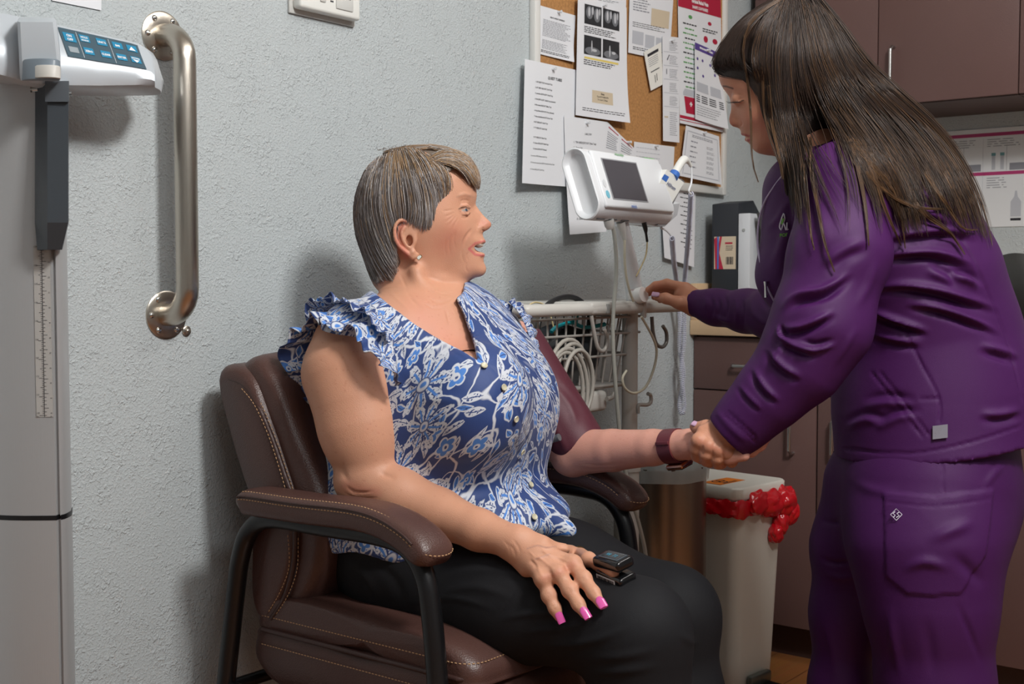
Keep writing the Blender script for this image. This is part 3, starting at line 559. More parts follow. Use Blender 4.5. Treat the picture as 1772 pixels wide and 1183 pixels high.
# display head
secs = [(-60, -4, 60, 128, 0), (0, 22, 78, 135, 0), (60, 34, 88, 150, 0), (99, 43, 96, 153, 0), (170, 59, 108, 154, 0), (235, 74, 118, 153, 0), (252, 84, 121, 152, 0), (262, 98, 124, 152, 0), (268, 120, 130, 151, 0)]
mb = MB(); R = []
for i, (X, yt, ym, yb, _) in enumerate(secs):
    D = 1.715+0.00052*X; sh = 1.0 if i < 7 else (0.75 if i == 7 else 0.4)
    T = P(X, yt, D+0.032*sh+0.0); Mp = P(X, ym, D); Bp = P(X, yb-6, D+0.004); B2 = P(X, yb, D+0.012)
    R.append([T, P(X, yt*0.85+ym*0.15, D+0.0265*sh), P(X, (yt+ym)/2, D+0.014*sh), Mp, P(X, ym*0.5+yb*0.5, D-0.001), Bp, B2, B2+_fw*0.07*sh, B2+_fw*0.09*sh+np.array([0, 0, 0.02]), T+_fw*0.06*sh+np.array([0, 0, -0.012]), T+_fw*0.04*sh, T+_fw*0.01*sh+np.array([0, 0, 0.001])])
mb.rings(R); hd = mb.build('display_head', mat('head_silver', rgb(196, 203, 209), 0.35, 0.15), t, angle=28)
# keypad
def hp(X, f):
    i = max(k for k in range(len(secs)) if secs[k][0] <= X); a, b = secs[i], secs[min(i+1, len(secs)-1)]; s_ = (X-a[0])/max(1, b[0]-a[0])
    yt = a[1]+(b[1]-a[1])*s_; ym = a[2]+(b[2]-a[2])*s_; D = 1.715+0.00052*X
    q = [(0, 0.032), (0.15, 0.0265), (0.5, 0.014), (1, 0)]; d = np.interp(f, [u for u, _ in q], [v for _, v in q]); return P(X, yt+(ym-yt)*f, D+d-0.0015)
class HQ(Quad):
    def __init__(s): s.bend = None; s.n = nrm(CAM-hp(170, 0.5)); s.w = 0.115; s.h = 0.042
    def __call__(s, u, v, off=0.0): return hp(100+u*138+v*(18-2*u), 0.06+0.9*v)+s.n*off
K = HQ(); mb = MB(); K.rect(mb, 0, 0, 1, 1, 0.0006, 12, 8); kp = mb.build('keypad', mat('keypad_slate', rgb(70, 92, 104), 0.35), t, angle=0)
BB = mat('button_blue', rgb(38, 136, 176), 0.4)
def key(u, v, txt_, w_=0.125, h_=0.24, m=BB):
    b = MB(); K.rect(b, u, v, u+w_, v+h_, 0.0016, 3, 2); bt = b.build('key', m, kp, angle=0)
    return bt
def keytext(body, u, v, size): b = MB(); K.txt(b, body, u, v, size, 'CENTER', bold=0.05, off=0.0022); b.build('key_text', WHITEI, kp, angle=0)
key(0.035, 0.14, '', 0.15, 0.30); keytext('ON', 0.11, 0.27, 0.085); keytext('OFF', 0.11, 0.40, 0.085)
for (u, v, s_) in ((0.245, 0.10, 'HOLD'), (0.46, 0.10, 'UNITS'), (0.66, 0.10, 'BMI'), (0.84, 0.10, 'UP'), (0.245, 0.55, 'ZERO'), (0.46, 0.55, 'CLEAR'), (0.66, 0.55, 'ENTER'), (0.84, 0.55, 'DOWN')):
    key(u, v, s_)
    if s_ == 'UP': b = MB(); K.poly(b, [(u+0.02, v+0.2), (u+0.105, v+0.2), (u+0.062, v+0.05)], 0.0022); b.build('key_arrow', WHITEI, kp, angle=0)
    elif s_ == 'DOWN': keytext(s_, u+0.062, v+0.09, 0.06); b = MB(); K.poly(b, [(u+0.02, v+0.12), (u+0.105, v+0.12), (u+0.062, v+0.235)], 0.0022); b.build('key_arrow', WHITEI, kp, angle=0)
    elif s_ == 'HOLD': keytext('HOLD', u+0.062, v+0.11, 0.065); keytext('RELEASE', u+0.062, v+0.21, 0.05)
    else: keytext(s_, u+0.062, v+0.16, 0.075)
b = MB(); [K.rect(b, u, 0.05, u+0.004, 0.95, 0.0014, 1, 4) for u in (0.215, 0.62)]; b.build('keypad_line', WHITEI, kp, angle=0)
b = MB(); K.rect(b, 0.05, 0.62, 0.17, 0.82, 0.0014); b.build('battery_symbol', mat('pale_key', rgb(150, 160, 166), 0.5), kp, angle=0)
# hinge block in front of the head: silver saddle, grey drum and white band
mb = MB(); R = []
for yy, a_, b_, dd in ((30, 34, 92, 0.018), (36, 30, 97, 0.004), (60, 31, 100, 0.000), (100, 33, 104, 0.000), (128, 34, 105, 0.003), (138, 36, 104, 0.010)):
    R.append([P(a_, yy, 1.700+dd+0.03), P(a_, yy+1, 1.700+dd+0.004), P(a_+5, yy+2, 1.700+dd), P(b_-6, yy+2, 1.704+dd), P(b_, yy+1, 1.712+dd), P(b_+1, yy, 1.74+dd)])
mb.rings(R); mb.build('hinge_saddle', mat('head_silver', rgb(196, 203, 209), 0.35, 0.15), t, angle=28)
def drum(y0_, y1_, x0_, x1_, D_f, D_b, m_, nm):
    mb = MB(); R = []
    for yy in (y0_, y0_+2, y1_-1, y1_):
        k = 0.93 if yy in (y0_, y1_) else 1.0; cx_ = (x0_+x1_)/2; hw_ = (x1_-x0_)/2*k
        R.append([P(cx_+hw_*math.cos(a), yy-3*math.sin(a), D_b-(D_b-D_f)*math.sin(a)*k) for a in np.linspace(0, math.pi, 15)]+[P(cx_-hw_, yy, D_b+0.02), P(cx_+hw_, yy, D_b+0.02)])
    mb.rings(R); return mb.build(nm, m_, t, angle=40)
drum(104, 140, 38, 104, 1.690, 1.705, mat('drum_blue_grey', rgb(122, 134, 144), 0.4), 'hinge_drum'); drum(115, 137, 53, 105, 1.686, 1.702, mat('band_white', rgb(208, 206, 200), 0.5), 'white_band')
# collar between column and head
mb = MB(); a = P(68, 140, 1.775); mb.lathe([(0.0, -0.004), (0.034, -0.004), (0.036, 0.02), (0.034, 0.034), (0, 0.034)], c=tuple(a+_fw*0.03), n=32); mb.build('pivot_collar', mat('collar_grey', rgb(120, 130, 136), 0.4), t)
mb = MB(); mb.lathe([(0.0295, 0.002), (0.0372, 0.002), (0.0372, 0.018), (0.0295, 0.018)], c=tuple(a+_fw*0.03), n=32); mb.build('collar_band', WPL, t)
mb = MB(); q = P(50, 138, 1.79); mb.box((q[0]-0.018, q[1]-0.004, q[2]-0.002), (q[0]+0.01, q[1]+0.01, q[2]+0.002)); mb.build('red_seal', mat('red_plastic', rgb(190, 30, 50), 0.5), t)
# ------------------------------------------------------------------ steel waste can
cx, cy, r = -0.53, -0.215, 0.108
t = thing('waste_can', 'round brushed steel waste can standing left of the white step bin', 'trash can', (cx, cy, 0))
MB().lathe([(0, 0), (r-0.006, 0), (r-0.004, 0.012), (r, 0.014), (r, 0.585), (r+0.002, 0.587), (r+0.002, 0.592), (r-0.003, 0.592), (r-0.003, 0.02), (0, 0.02)], c=(cx, cy, 0), n=64).build('shell', mat('dark_brushed_steel', rgb(150, 140, 128), 0.25, 1.0, aniso=0.7), t)
FILM = mat('clear_bag_film', rgb(196, 202, 200), 0.25, alpha=0.55)
mb = MB(); R = []
for zz, rr, am in ((0.56, r+0.0035, 0.001), (0.585, r+0.005, 0.002), (0.600, r+0.003, 0.002), (0.603, r-0.002, 0.002), (0.612, r-0.012, 0.004), (0.624, r-0.016, 0.006)):
    R.append([(cx+(rr+am*math.sin(9*a)+am*0.6*math.sin(23*a+2))*math.cos(a), cy+(rr+am*math.sin(9*a)+am*0.6*math.sin(23*a+2))*math.sin(a), zz+am*0.8*math.sin(7*a+1)) for a in [2*math.pi*k/96 for k in range(96)]])
mb.rings(R, caps=False); mb.build('bag_liner', FILM, t, angle=0)
# ------------------------------------------------------------------ white step bin
c0 = np.array([-0.385, -0.345]); ux = nrm((1.0, -0.12)); uy = nrm((0.12, 1.0)); WBIN = mat('cream_plastic', rgb(214, 212, 202), 0.42)
bw, bd = 0.215, 0.27
t = thing('step_bin', 'cream step-on bin with a red liner and an orange biohazard sticker', 'trash can', (*(c0+ux*bw/2+uy*bd/2), 0))
def rrect(z, ins=0.0, r=0.03, n=8, grow=0.0):
    out = []; a, b, c, d = ins-grow, bw-ins+grow, ins-grow, bd-ins+grow
    for (qx, qy, s_) in ((b-r, c+r, -90), (b-r, d-r, 0), (a+r, d-r, 90), (a+r, c+r, 180)):
        for k in range(n+1):
            g = math.radians(s_+90*k/n); q = c0+ux*(qx+r*math.cos(g))+uy*(qy+r*math.sin(g)); out.append((q[0], q[1], z))
    return out
H_ = 0.525
MB().rings([rrect(0.004, 0.026), rrect(0.010, 0.022), rrect(0.10, 0.018), rrect(H_-0.05, 0.004), rrect(H_-0.028, 0.004)]).build('body', WBIN, t, angle=40)
MB().rings([rrect(H_-0.030, 0.0), rrect(H_-0.026, -0.002), rrect(H_-0.004, -0.002), rrect(H_, 0.001), rrect(H_+0.001, 0.02, 0.02)]).build('lid', mat('cream_lid', rgb(222, 221, 212), 0.4), t, angle=40)
LQ = Quad(*[np.array([*(c0+ux*a+uy*b), H_+0.0014]) for a, b in ((0.012, 0.115), (0.115, 0.115), (0.115, 0.060), (0.012, 0.060))])
mb = MB(); LQ.slab(mb, 0.0003, 2, 2); st = mb.build('biohazard_sticker', mat('orange_sticker', rgb(232, 128, 24), 0.5), t)
mb = MB()
for ang in (90, 210, 330):
    q = (0.40+0.10*math.cos(math.radians(ang)), 0.42+0.19*math.sin(math.radians(ang)))
    V = []; n = 20
    for k in range(n): a = 2*math.pi*k/n; V.append(LQ(q[0]+0.115*math.cos(a), q[1]+0.21*math.sin(a), 0.0006))
    for k in range(n): a = 2*math.pi*k/n; V.append(LQ(q[0]+0.075*math.cos(a), q[1]+0.14*math.sin(a), 0.0006))
    mb.raw(V, [(k, (k+1) % n, n+(k+1) % n, n+k) for k in range(n)])
LQ.poly(mb, [(0.37, 0.36), (0.43, 0.36), (0.43, 0.48), (0.37, 0.48)], 0.0006)
LQ.txt(mb, 'BIOHAZARD', 0.48, 0.92, 0.13, 'CENTER', bold=0.05); mb.build('biohazard_symbol', INK, st, angle=0)
# pedal on the front face
mb = MB(); Mp = frame((*(c0+ux*0.108), 0), (*ux, 0), (*uy, 0), (0, 0, 1))
mb.box((-0.042, -0.045, 0.020), (0.042, 0.012, 0.028), 0.003, M=Mp); mb.build('pedal', BLK, t)
MB().box((-0.044, 0.000, 0.026), (0.044, 0.018, 0.056), 0.006, M=Mp).build('pedal_housing', mat('pedal_steel', rgb(120, 128, 124), 0.3, 0.8), t)
# red liner bunched under the lid
REDP = mat('red_bag_film', rgb(196, 10, 28), 0.22, coat=0.3, spec=0.6)
def nrm_rows(a): return a/np.linalg.norm(a, axis=1)[:, None]
def crumple(c, r3, n=40, amp=0.35, seed=1, M=None):
    t_ = bmesh.new(); bmesh.ops.create_icosphere(t_, subdivisions=4, radius=1); g = np.random.default_rng(seed)
    D = nrm_rows(g.normal(size=(26, 3))); Fq = g.uniform(2.5, 6, 26); Ph = g.uniform(0, 6.28, 26)
    for v in t_.verts:
        p = np.array(v.co); s_ = np.mean(np.abs(np.sin(D@p*Fq+Ph)))-0.6; p = p*(1+amp*2.2*s_); v.co = Vector(p*np.array(r3)+np.array(c))
    return t_
def nrm_rows(a): return a/np.linalg.norm(a, axis=1)[:, None]
mb = MB(); L_ = []
per = rrect(H_-0.04, 0.0)
pp = [np.array(p) for p in per]; 
# band around three visible sides, wrinkled
n = len(pp); m = 220; seg = []
cum = [0]; 
for i in range(n): cum.append(cum[-1]+np.linalg.norm(pp[(i+1) % n]-pp[i]))
R = []
ctr = np.array([*(c0+ux*bw/2+uy*bd/2), 0])
for j in range(m):
    s_ = cum[-1]*j/m; i = max(k for k in range(n) if cum[k] <= s_+1e-9); q = pp[i]+(pp[(i+1) % n]-pp[i])*((s_-cum[i])/max(1e-9, cum[i+1]-cum[i]))
    o = nrm((q-ctr)*np.array([1, 1, 0])); a = s_*60
    ring_ = []
    for k in range(12):
        g = 2*math.pi*k/12; rr = 0.0105*(1+0.35*math.sin(a+2*math.sin(a*0.37)+k*0.9)+0.22*math.sin(a*2.7+k*2))
        ring_.append(q+o*(0.004+0.55*rr*math.cos(g))+np.array([0, 0, -0.012+1.55*rr*math.sin(g)]))
    R.append(ring_)
mb.rings(R, closed=True)
fr = lambda a, z, o=0.0: np.array([*(c0+ux*a-uy*(0.004+o)), z])
for c_, r_, sd in ((fr(0.075, 0.482), (0.042, 0.02, 0.03), 1), (fr(0.13, 0.474), (0.045, 0.024, 0.034), 2), (fr(0.19, 0.474), (0.042, 0.028, 0.036), 3), (fr(0.214, 0.445), (0.022, 0.024, 0.034), 5), (fr(0.175, 0.422), (0.024, 0.02, 0.03), 6), (fr(0.155, 0.397), (0.024, 0.018, 0.024), 7)):
    mb.add(crumple(c_, r_, seed=sd, amp=0.5))
mb.build('red_liner', REDP, t, angle=28)
# black cord on the wall between the chair arms
tag(recenter(MB().tube([(-0.87, -0.006, 0.52), (-0.872, -0.006, 0.45), (-0.885, -0.008, 0.40), (-0.90, -0.02, 0.2), (-0.91, -0.03, 0.006)], 0.0035, 8, sub=6).build('power_cord', BLK)), 'thin black power cord hanging down the wall beyond the armchair', 'cord')
# ------------------------------------------------------------------ brown leather armchair with its back to the wall
LEATH = mat('brown_leather', rgb(82, 56, 50), 0.38, bump=(420, 0.0003, 'voronoi'), spec=0.5)
LEATH2 = mat('dark_leather_piping', rgb(66, 44, 40), 0.42, bump=(420, 0.0003, 'voronoi'))
STITCH = mat('tan_thread', rgb(190, 150, 110), 0.7); FRAME = mat('black_metal_frame', rgb(18, 18, 20), 0.34, bump=(300, 0.0001, 'noise'))
CX0, CX1 = -1.695, -1.205; CXC = (CX0+CX1)/2
chair = thing('armchair', 'brown leather armchair with black metal frame the grey-haired woman sits in', 'armchair', (CXC, -0.35, 0))
def catm(pts, sub=8, closed=False):
    pts = [np.array(p, float) for p in pts]; q = []; L = len(pts)
    for i in range(L if closed else L-1):
        g = (lambda k: pts[k % L]) if closed else (lambda k: pts[min(max(k, 0), L-1)])
        p0, p1, p2, p3 = g(i-1), g(i), g(i+1), g(i+2)
        for j in range(sub): t_ = j/sub; q.append(0.5*((2*p1)+(-p0+p2)*t_+(2*p0-5*p1+4*p2-p3)*t_*t_+(-p0+3*p1-3*p2+p3)*t_**3))
    if not closed: q.append(pts[-1])
    return q
def puffy(prof, x0, x1, edge=0.035, bulge=0.012, nx=14):
    """closed (y,z) outline swept along x, pinched at both ends, puffed in the middle"""
    pr = catm([(a, b) for a, b in prof], 5, True); c = np.mean(pr, axis=0); R = []
    L = x1-x0
    for i in range(nx+1):
        if i <= 4: a = (1-math.cos(math.pi/2*i/4)); x = x0+edge*(1-math.cos(math.pi/2*i/4)); k = -edge*(1-math.sin(math.pi/2*i/4))
        elif i >= nx-4: j = nx-i; x = x1-edge*(1-math.cos(math.pi/2*j/4)); k = -edge*(1-math.sin(math.pi/2*j/4))
        else: x = x0+edge+(L-2*edge)*(i-4)/(nx-8); k = bulge*math.sin(math.pi*(i-4)/(nx-8))
        ring_ = []
        for p in pr:
            d = p-c; l = np.linalg.norm(d); q = c+d*max(0.02, (l+k)/l); ring_.append((x, q[0], q[1]))
        R.append(ring_)
    return R
def yz(pts, X): return [tuple(onX(a, b, X)[1:]) for a, b in pts]
# backrest: outer shell and inner cushion
shell = yz([(374, 646), (396, 630), (430, 650), (462, 730), (486, 800), (506, 870), (508, 960), (484, 1040), (462, 1078), (445, 1075), (436, 1040), (436, 960), (428, 880), (410, 800), (392, 730)], CX0)
br = MB().rings(puffy(shell, CX0, CX1, 0.022, 0.004)).build('backrest', LEATH, chair, angle=60)
cush = yz([(394, 638), (430, 616), (470, 676), (505, 770), (540, 860), (548, 930), (540, 1000), (510, 1060), (480, 1070), (470, 1000), (480, 900), (468, 820), (440, 740), (415, 690)], CX0)
MB().rings(puffy(cush, CX0+0.012, CX1-0.012, 0.030, 0.012)).build('back_cushion', LEATH, chair, angle=60)
# seat
low = [(-0.125, 0.385), (-0.120, 0.425), (-0.15, 0.452), (-0.35, 0.462), (-0.53, 0.458), (-0.600, 0.435), (-0.612, 0.400), (-0.590, 0.365), (-0.45, 0.352), (-0.2, 0.352)]
MB().rings(puffy(low, CX0+0.004, CX1-0.004, 0.04, 0.006)).build('seat_base', LEATH, chair, angle=60)
top_ = [(-0.135, 0.452), (-0.16, 0.500), (-0.26, 0.512), (-0.42, 0.506), (-0.54, 0.500), (-0.600, 0.474), (-0.612, 0.446), (-0.590, 0.436), (-0.40, 0.446), (-0.2, 0.446)]
MB().rings(puffy(top_, CX0+0.002, CX1-0.002, 0.03, 0.008)).build('seat_cushion', LEATH, chair, angle=60)
def dash(mb, pts, L=0.0042, gap=0.0026, r=0.0007):
    pts = [np.array(p, float) for p in pts]; cum = [0.0]
    for a, b in zip(pts, pts[1:]): cum.append(cum[-1]+np.linalg.norm(b-a))
    def at(s_):
        i = min(int(np.searchsorted(cum, s_, side='right'))-1, len(pts)-2); i = max(i, 0); return pts[i]+(pts[i+1]-pts[i])*((s_-cum[i])/max(1e-9, cum[i+1]-cum[i]))
    s_ = 0.0
    while s_+L < cum[-1]: mb.tube([at(s_), at(s_+L*0.5), at(s_+L)], [r, r*1.3, r], 4); s_ += L+gap
    return mb
def piping(pts, r=0.003, parent=chair, m=LEATH2, nm='piping'): return MB().tube(pts, r, 8, sub=4).build(nm, m, parent, angle=60)
def pxl(pts, X): return [onX(a, b, X) for a, b in pts]
xs = CX0-0.0005
mb = MB()
dash(mb, catm(pxl([(418, 672), (440, 700), (464, 752), (484, 812), (500, 868)], xs-0.001), 6)); dash(mb, catm(pxl([(432, 662), (455, 705), (478, 760), (498, 820), (514, 868)], xs+0.006), 6))
dash(mb, catm(pxl([(498, 925), (500, 980), (484, 1025), (462, 1062)], xs-0.002), 6)); dash(mb, catm(pxl([(516, 930), (514, 985), (498, 1030), (478, 1062)], xs-0.0), 6))
mb.build('stitching', STITCH, chair, angle=0)
piping(pxl([(398, 656), (425, 668), (448, 705), (472, 762), (492, 820), (508, 872), (510, 960), (494, 1030), (470, 1070)], CX0+0.004), 0.0045)
# top seam of the backrest

def rim(poly, z_of, ins, X0, X1): pass
def seatline(z, off, front, r=0.0):
    """line along the near side, round the front corner and across the front"""
    x0 = CX0+0.004-off; x1 = CX1-0.004+off; yb = -0.16; yf = front-off; c_ = 0.035
    pts = [(x0, yb, z)]+[(x0, yb+(yf+c_-yb)*k/6, z) for k in range(1, 7)]
    pts += [(x0+c_-c_*math.cos(a), yf+c_-c_*math.sin(a), z) for a in (0.4, 0.8, 1.2, math.pi/2)]+[(x0+c_+(x1-x0-2*c_)*k/6, yf, z) for k in range(1, 7)]+[(x1, yf+c_, z), (x1, yb, z)]
    return [np.array(p) for p in pts]
for z, off in ((0.449, 0.002), ): piping(seatline(z, off, -0.604), 0.0045)
mb = MB()
for z, off in ((0.4715, 0.0022), (0.4245, 0.0035)): dash(mb, seatline(z, off, -0.604))
mb.build('stitching', STITCH, chair, angle=0)
# frame: a loop each side, crossbars
for side, X in ((-1, CX0-0.018), (1, CX1+0.018)):
    loop = [(X, -0.035, 0.0), (X, -0.075, 0.25), (X, -0.118, 0.50), (X, -0.135, 0.575), (X, -0.16, 0.618), (X, -0.21, 0.640), (X, -0.33, 0.642), (X, -0.44, 0.643), (X, -0.50, 0.634), (X, -0.535, 0.60), (X, -0.55, 0.54), (X, -0.565, 0.40), (X, -0.60, 0.0)]
    MB().tube(loop, 0.0155, 16, sub=8, ell=(1.0, 1.0), up=(1, 0, 0)).build('arm_frame', FRAME, chair, angle=60)
    MB().tube([(X, -0.098, 0.345), (X, -0.30, 0.343), (X, -0.572, 0.338)], 0.011, 12).build('side_rail', FRAME, chair)
    # arm pad
    xi = X+side*0.003; prof = [(-0.165, 0.652, 0.6, 0.4), (-0.172, 0.662, 0.95, 0.8), (-0.19, 0.666, 1, 1), (-0.30, 0.667, 1, 1), (-0.42, 0.671, 1, 1), (-0.48, 0.665, 1, 1), (-0.525, 0.650, 1, 1), (-0.548, 0.636, 1, 0.95), (-0.560, 0.628, 0.92, 0.75), (-0.567, 0.622, 0.6, 0.4)]
    R = []
    PR = catm(prof, 3)
    for i, (y, z, sw, sh) in enumerate(PR):
        j = min(i+1, len(PR)-1); k = max(i-1, 0); tg = nrm(np.array([PR[j][0]-PR[k][0], PR[j][1]-PR[k][1]])); nn = np.array([tg[1], -tg[0]]); nn = nn if nn[1] > 0 else -nn
        ring_ = []
        for q in range(28):
            a = 2*math.pi*q/28; ca, sa = math.cos(a), math.sin(a); u_ = math.copysign(abs(ca)**0.55, ca)*0.036*sw; v_ = math.copysign(abs(sa)**0.6, sa)*0.021*sh
            if sa > 0: v_ += 0.002*(1-ca*ca)
            ring_.append((xi+u_, y+nn[0]*v_, z+nn[1]*v_))
        R.append(ring_)
    pad = MB().rings(R).build('arm_pad', LEATH, chair, angle=60)
    mb = MB()
    for sgn in (-1, 1):
        for vo, uo in ((0.008, 0.0348), (0.0195, 0.026)):
            dash(mb, [(xi+sgn*(uo+0.0012), p[0], p[1]+vo) for p in PR[4:-6]])
    dash(mb, [(xi+0.033*math.cos(a), PR[-5][0]-0.022*abs(math.sin(a))-0.0, PR[-5][1]+0.010-0.008*abs(math.sin(a))) for a in np.linspace(0, math.pi, 16)])
    mb.build('stitching', STITCH, pad, angle=0)
    piping([(xi-0.0362, p[0], p[1]+0.0135) for p in PR[3:-6:3]], 0.0016, pad)
    piping([(xi+0.0362, p[0], p[1]+0.0135) for p in PR[3:-6:3]], 0.0016, pad)
MB().tube([(CX0-0.018, -0.572, 0.338), (CX1+0.018, -0.572, 0.338)], 0.011, 12).build('cross_rail', FRAME, chair)
MB().tube([(CX0-0.018, -0.098, 0.345), (CX1+0.018, -0.098, 0.345)], 0.011, 12).build('cross_rail', FRAME, chair)
# ------------------------------------------------------------------ vital signs monitor on its rolling stand
CART = mat('cart_light_grey', rgb(196, 194, 188), 0.4); MON = mat('monitor_white', rgb(228, 231, 234), 0.3); WIRE = mat('basket_wire', rgb(176, 172, 166), 0.4, 0.2)
HOSE = mat('grey_hose', rgb(160, 156, 148), 0.45); CABLE = mat('pale_cable', rgb(206, 202, 182), 0.45)
px_, py_ = onY(1090, 600, -0.25)[0], -0.25
cart = thing('vital_signs_monitor_stand', 'white vital signs monitor on a grey rolling pole with basket, below the cork board', 'medical monitor', (px_, py_, 0))
zr = onY(1000, 535, -0.28)[2]
MB().tube([(px_, py_, 0.07), (px_, py_, 0.62)], 0.022, 28).build('pole_base', CART, cart)
MB().tube([(px_, py_, 0.55), (px_, py_, zr-0.005)], 0.0175, 28).build('pole', CART, cart)
mb = MB(); mb.tube([(px_, py_, 0.60), (px_, py_, 0.63)], 0.025, 28); mb.box((px_+0.016, py_-0.012, 0.604), (px_+0.038, py_+0.01, 0.624), 0.003); mb.build('collar', CART, cart)
for a in (200, 275, 338, 75, 140):
    L = 0.075 if a == 338 else 0.115 if a == 75 else 0.17; ca, sa = math.cos(math.radians(a)), math.sin(math.radians(a))
    lg = MB().tube([(px_, py_, 0.085), (px_+ca*L*0.6, py_+sa*L*0.6, 0.075), (px_+ca*L, py_+sa*L, 0.062)], [0.02, 0.017, 0.013], 12).build('leg', CART, cart)
    MB().tube([(px_+ca*L-sa*0.008, py_+sa*L+ca*0.008, 0.026), (px_+ca*L+sa*0.008, py_+sa*L-ca*0.008, 0.026)], 0.025, 20).build('caster', BLK, lg)
# handle rail: a flattened loop and the work surface
yr = -0.285; xl = onY(905, 535, yr)[0]+0.012; xr_ = onY(1196, 535, yr)[0]
loop = [(xl+0.02, yr, zr), (xl+0.15, yr-0.004, zr), (px_-0.02, yr-0.008, zr), (xr_-0.03, yr-0.004, zr), (xr_, yr+0.03, zr), (xr_, -0.12, zr), (xr_-0.03, -0.085, zr), (px_, -0.075, zr), (xl+0.03, -0.08, zr), (xl, -0.11, zr), (xl, yr+0.03, zr)]
MB().tube(loop, 0.0125, 16, closed=True, sub=5, ell=(0.9, 1.0), up=(0, 0, 1)).build('handle_rail', CART, cart)
xa = onY(1013, 535, yr)[0]
MB().box((xa, yr-0.016, zr-0.012), (xr_-0.01, -0.09, zr+0.0145), 0.008, 3).build('work_surface', CART, cart)
mb = MB(); q = onY(1052, 535, yr-0.016)[0]; mb.box((q-0.006, yr-0.0185, zr-0.010), (q+0.006, yr-0.01, zr+0.010), 0.002); mb.build('rail_clip', mat('clip_grey', rgb(140, 140, 138), 0.35), cart)
mb = MB(); q = onY(1115, 535, yr-0.016)[0]; mb.box((q-0.008, yr-0.020, zr-0.022), (q+0.004, yr-0.01, zr+0.012), 0.002); mb.build('rail_clip', CART, cart)
# hooks under the rail
def hook(pts, nm='hook', r=0.0042, m=WIRE): return MB().tube([onY(a, b, yr-0.008) for a, b in pts], r, 12, sub=6).build(nm, m, cart)
hook([(1023, 546), (1028, 575), (1034, 600), (1042, 607), (1049, 600), (1051, 585), (1046, 570)])
hook([(1128, 548), (1130, 575), (1136, 595), (1146, 600), (1153, 592), (1153, 575), (1147, 564)], m=mat('dark_wire', rgb(120, 118, 114), 0.4, 0.3))
hook([(1104, 715), (1104, 703), (1108, 700), (1120, 700), (1126, 695), (1126, 684), (1121, 681)], nm='cable_hook')
# basket
bx0_, bx1_ = onY(918, 580, yr+0.03)[0], onY(1110, 590, yr+0.025)[0]; by0, by1 = yr+0.025, -0.085
ztop = onY(980, 582, by0)[2]+0.035; zbot = onY(980, 690, by0)[2]+0.012
def bk(z, ins): return [(bx0_+ins, by0+ins*0.6, z), (bx1_-ins, by0+ins*0.6, z), (bx1_-ins, by1-ins*0.6, z), (bx0_+ins, by1-ins*0.6, z)]
bask = MB(); zs_ = [ztop, onY(980, 582, by0)[2], onY(980, 622, by0)[2], onY(985, 677, by0)[2]]
for z, i_ in zip(zs_, (0, 0.004, 0.014, 0.028)): 
    c4 = bk(z, i_); bask.tube([c4[0], c4[1], c4[2], c4[3]], 0.0026, 8, closed=True)
wires = []
for k in range(12):
    f = (k+0.5)/12
    for s_ in (0, 1):
        a = bk(ztop, 0); b = bk(zbot+0.01, 0.03); pa = [np.array(x) for x in a]; pb = [np.array(x) for x in b]
        i0, i1 = (0, 1) if s_ == 0 else (3, 2); bask.tube([pa[i0]+(pa[i1]-pa[i0])*f+np.array([0, 0, 0.03 if s_ == 0 else 0]), pb[i0]+(pb[i1]-pb[i0])*f], 0.0022, 8)
for k in range(5):
    f = (k+0.5)/5
    for i0, i1 in ((1, 2), (0, 3)): bask.tube([pa[i0]+(pa[i1]-pa[i0])*f, pb[i0]+(pb[i1]-pb[i0])*f], 0.0022, 8)
bask.build('basket', WIRE, cart)
MB().box((bx0_+0.03, by0+0.02, zbot-0.004), (bx1_-0.03, by1-0.02, zbot+0.004), 0.003).build('basket_tray', CART, cart)
q0 = onY(1010, 685, by0+0.02); MB().box((q0[0], by0+0.008, q0[2]-0.036), (q0[0]+0.075, by0+0.09, q0[2]+0.008), 0.01, 3).build('basket_bracket', CART, cart)
mb = MB(); a = onY(1050, 690, by0-0.002); mb.tube([a, a+np.array([0.02, 0, 0.002]), a+np.array([0.028, 0, 0.012])], 0.005, 12, sub=3); mb.build('bracket_knob', WIRE, cart)
# monitor body: stadium section swept along x, face tilted up
ymon = -0.30
TLm = onY(1041, 273, ymon); BLd = onY(1062, 341, ymon)
tilt = math.radians(20)
ex = np.array([1.0, 0, 0]); ez_ = np.array([0, math.sin(tilt), math.cos(tilt)]); ey_ = np.array([0, -math.cos(tilt), math.sin(tilt)])   # ey_ = out of the screen
a0 = onY(1000, 252, ymon+0.0)
HM = 0.152; x_l = onY(1003, 300, ymon)[0]+0.022; x_r = onY(1150, 320, ymon)[0]-0.012
cen = np.array([0, ymon+0.014, (onY(1020, 318, ymon)[2])])
def stad(x, h, d, sh=(0, 0)):
    R_ = []; r_ = d/2; s_ = h/2-r_
    for k in range(17): a = math.pi*k/16; R_.append((r_*math.cos(a), s_+r_*math.sin(a)))
    for k in range(17): a = math.pi+math.pi*k/16; R_.append((r_*math.cos(a), -s_+r_*math.sin(a)))
    return [np.array([x, 0, 0])+cen*np.array([0, 1, 1])+ey_*(u+sh[0])+ez_*(v+sh[1]) for u, v in R_]
D_ = 0.062
mb = MB(); mb.rings([stad(x_l+0.012, HM-0.026, D_-0.026), stad(x_l+0.010, HM-0.022, D_-0.022), stad(x_l+0.001, HM-0.010, D_-0.010), stad(x_l, HM-0.005, D_-0.005), stad(x_l+0.002, HM, D_), stad(x_l+0.05, HM, D_), stad(x_r-0.02, HM, D_), stad(x_r, HM-0.002, D_-0.002), stad(x_r+0.004, HM-0.02, D_-0.02)])
hous = mb.build('monitor_housing', MON, cart, angle=50)
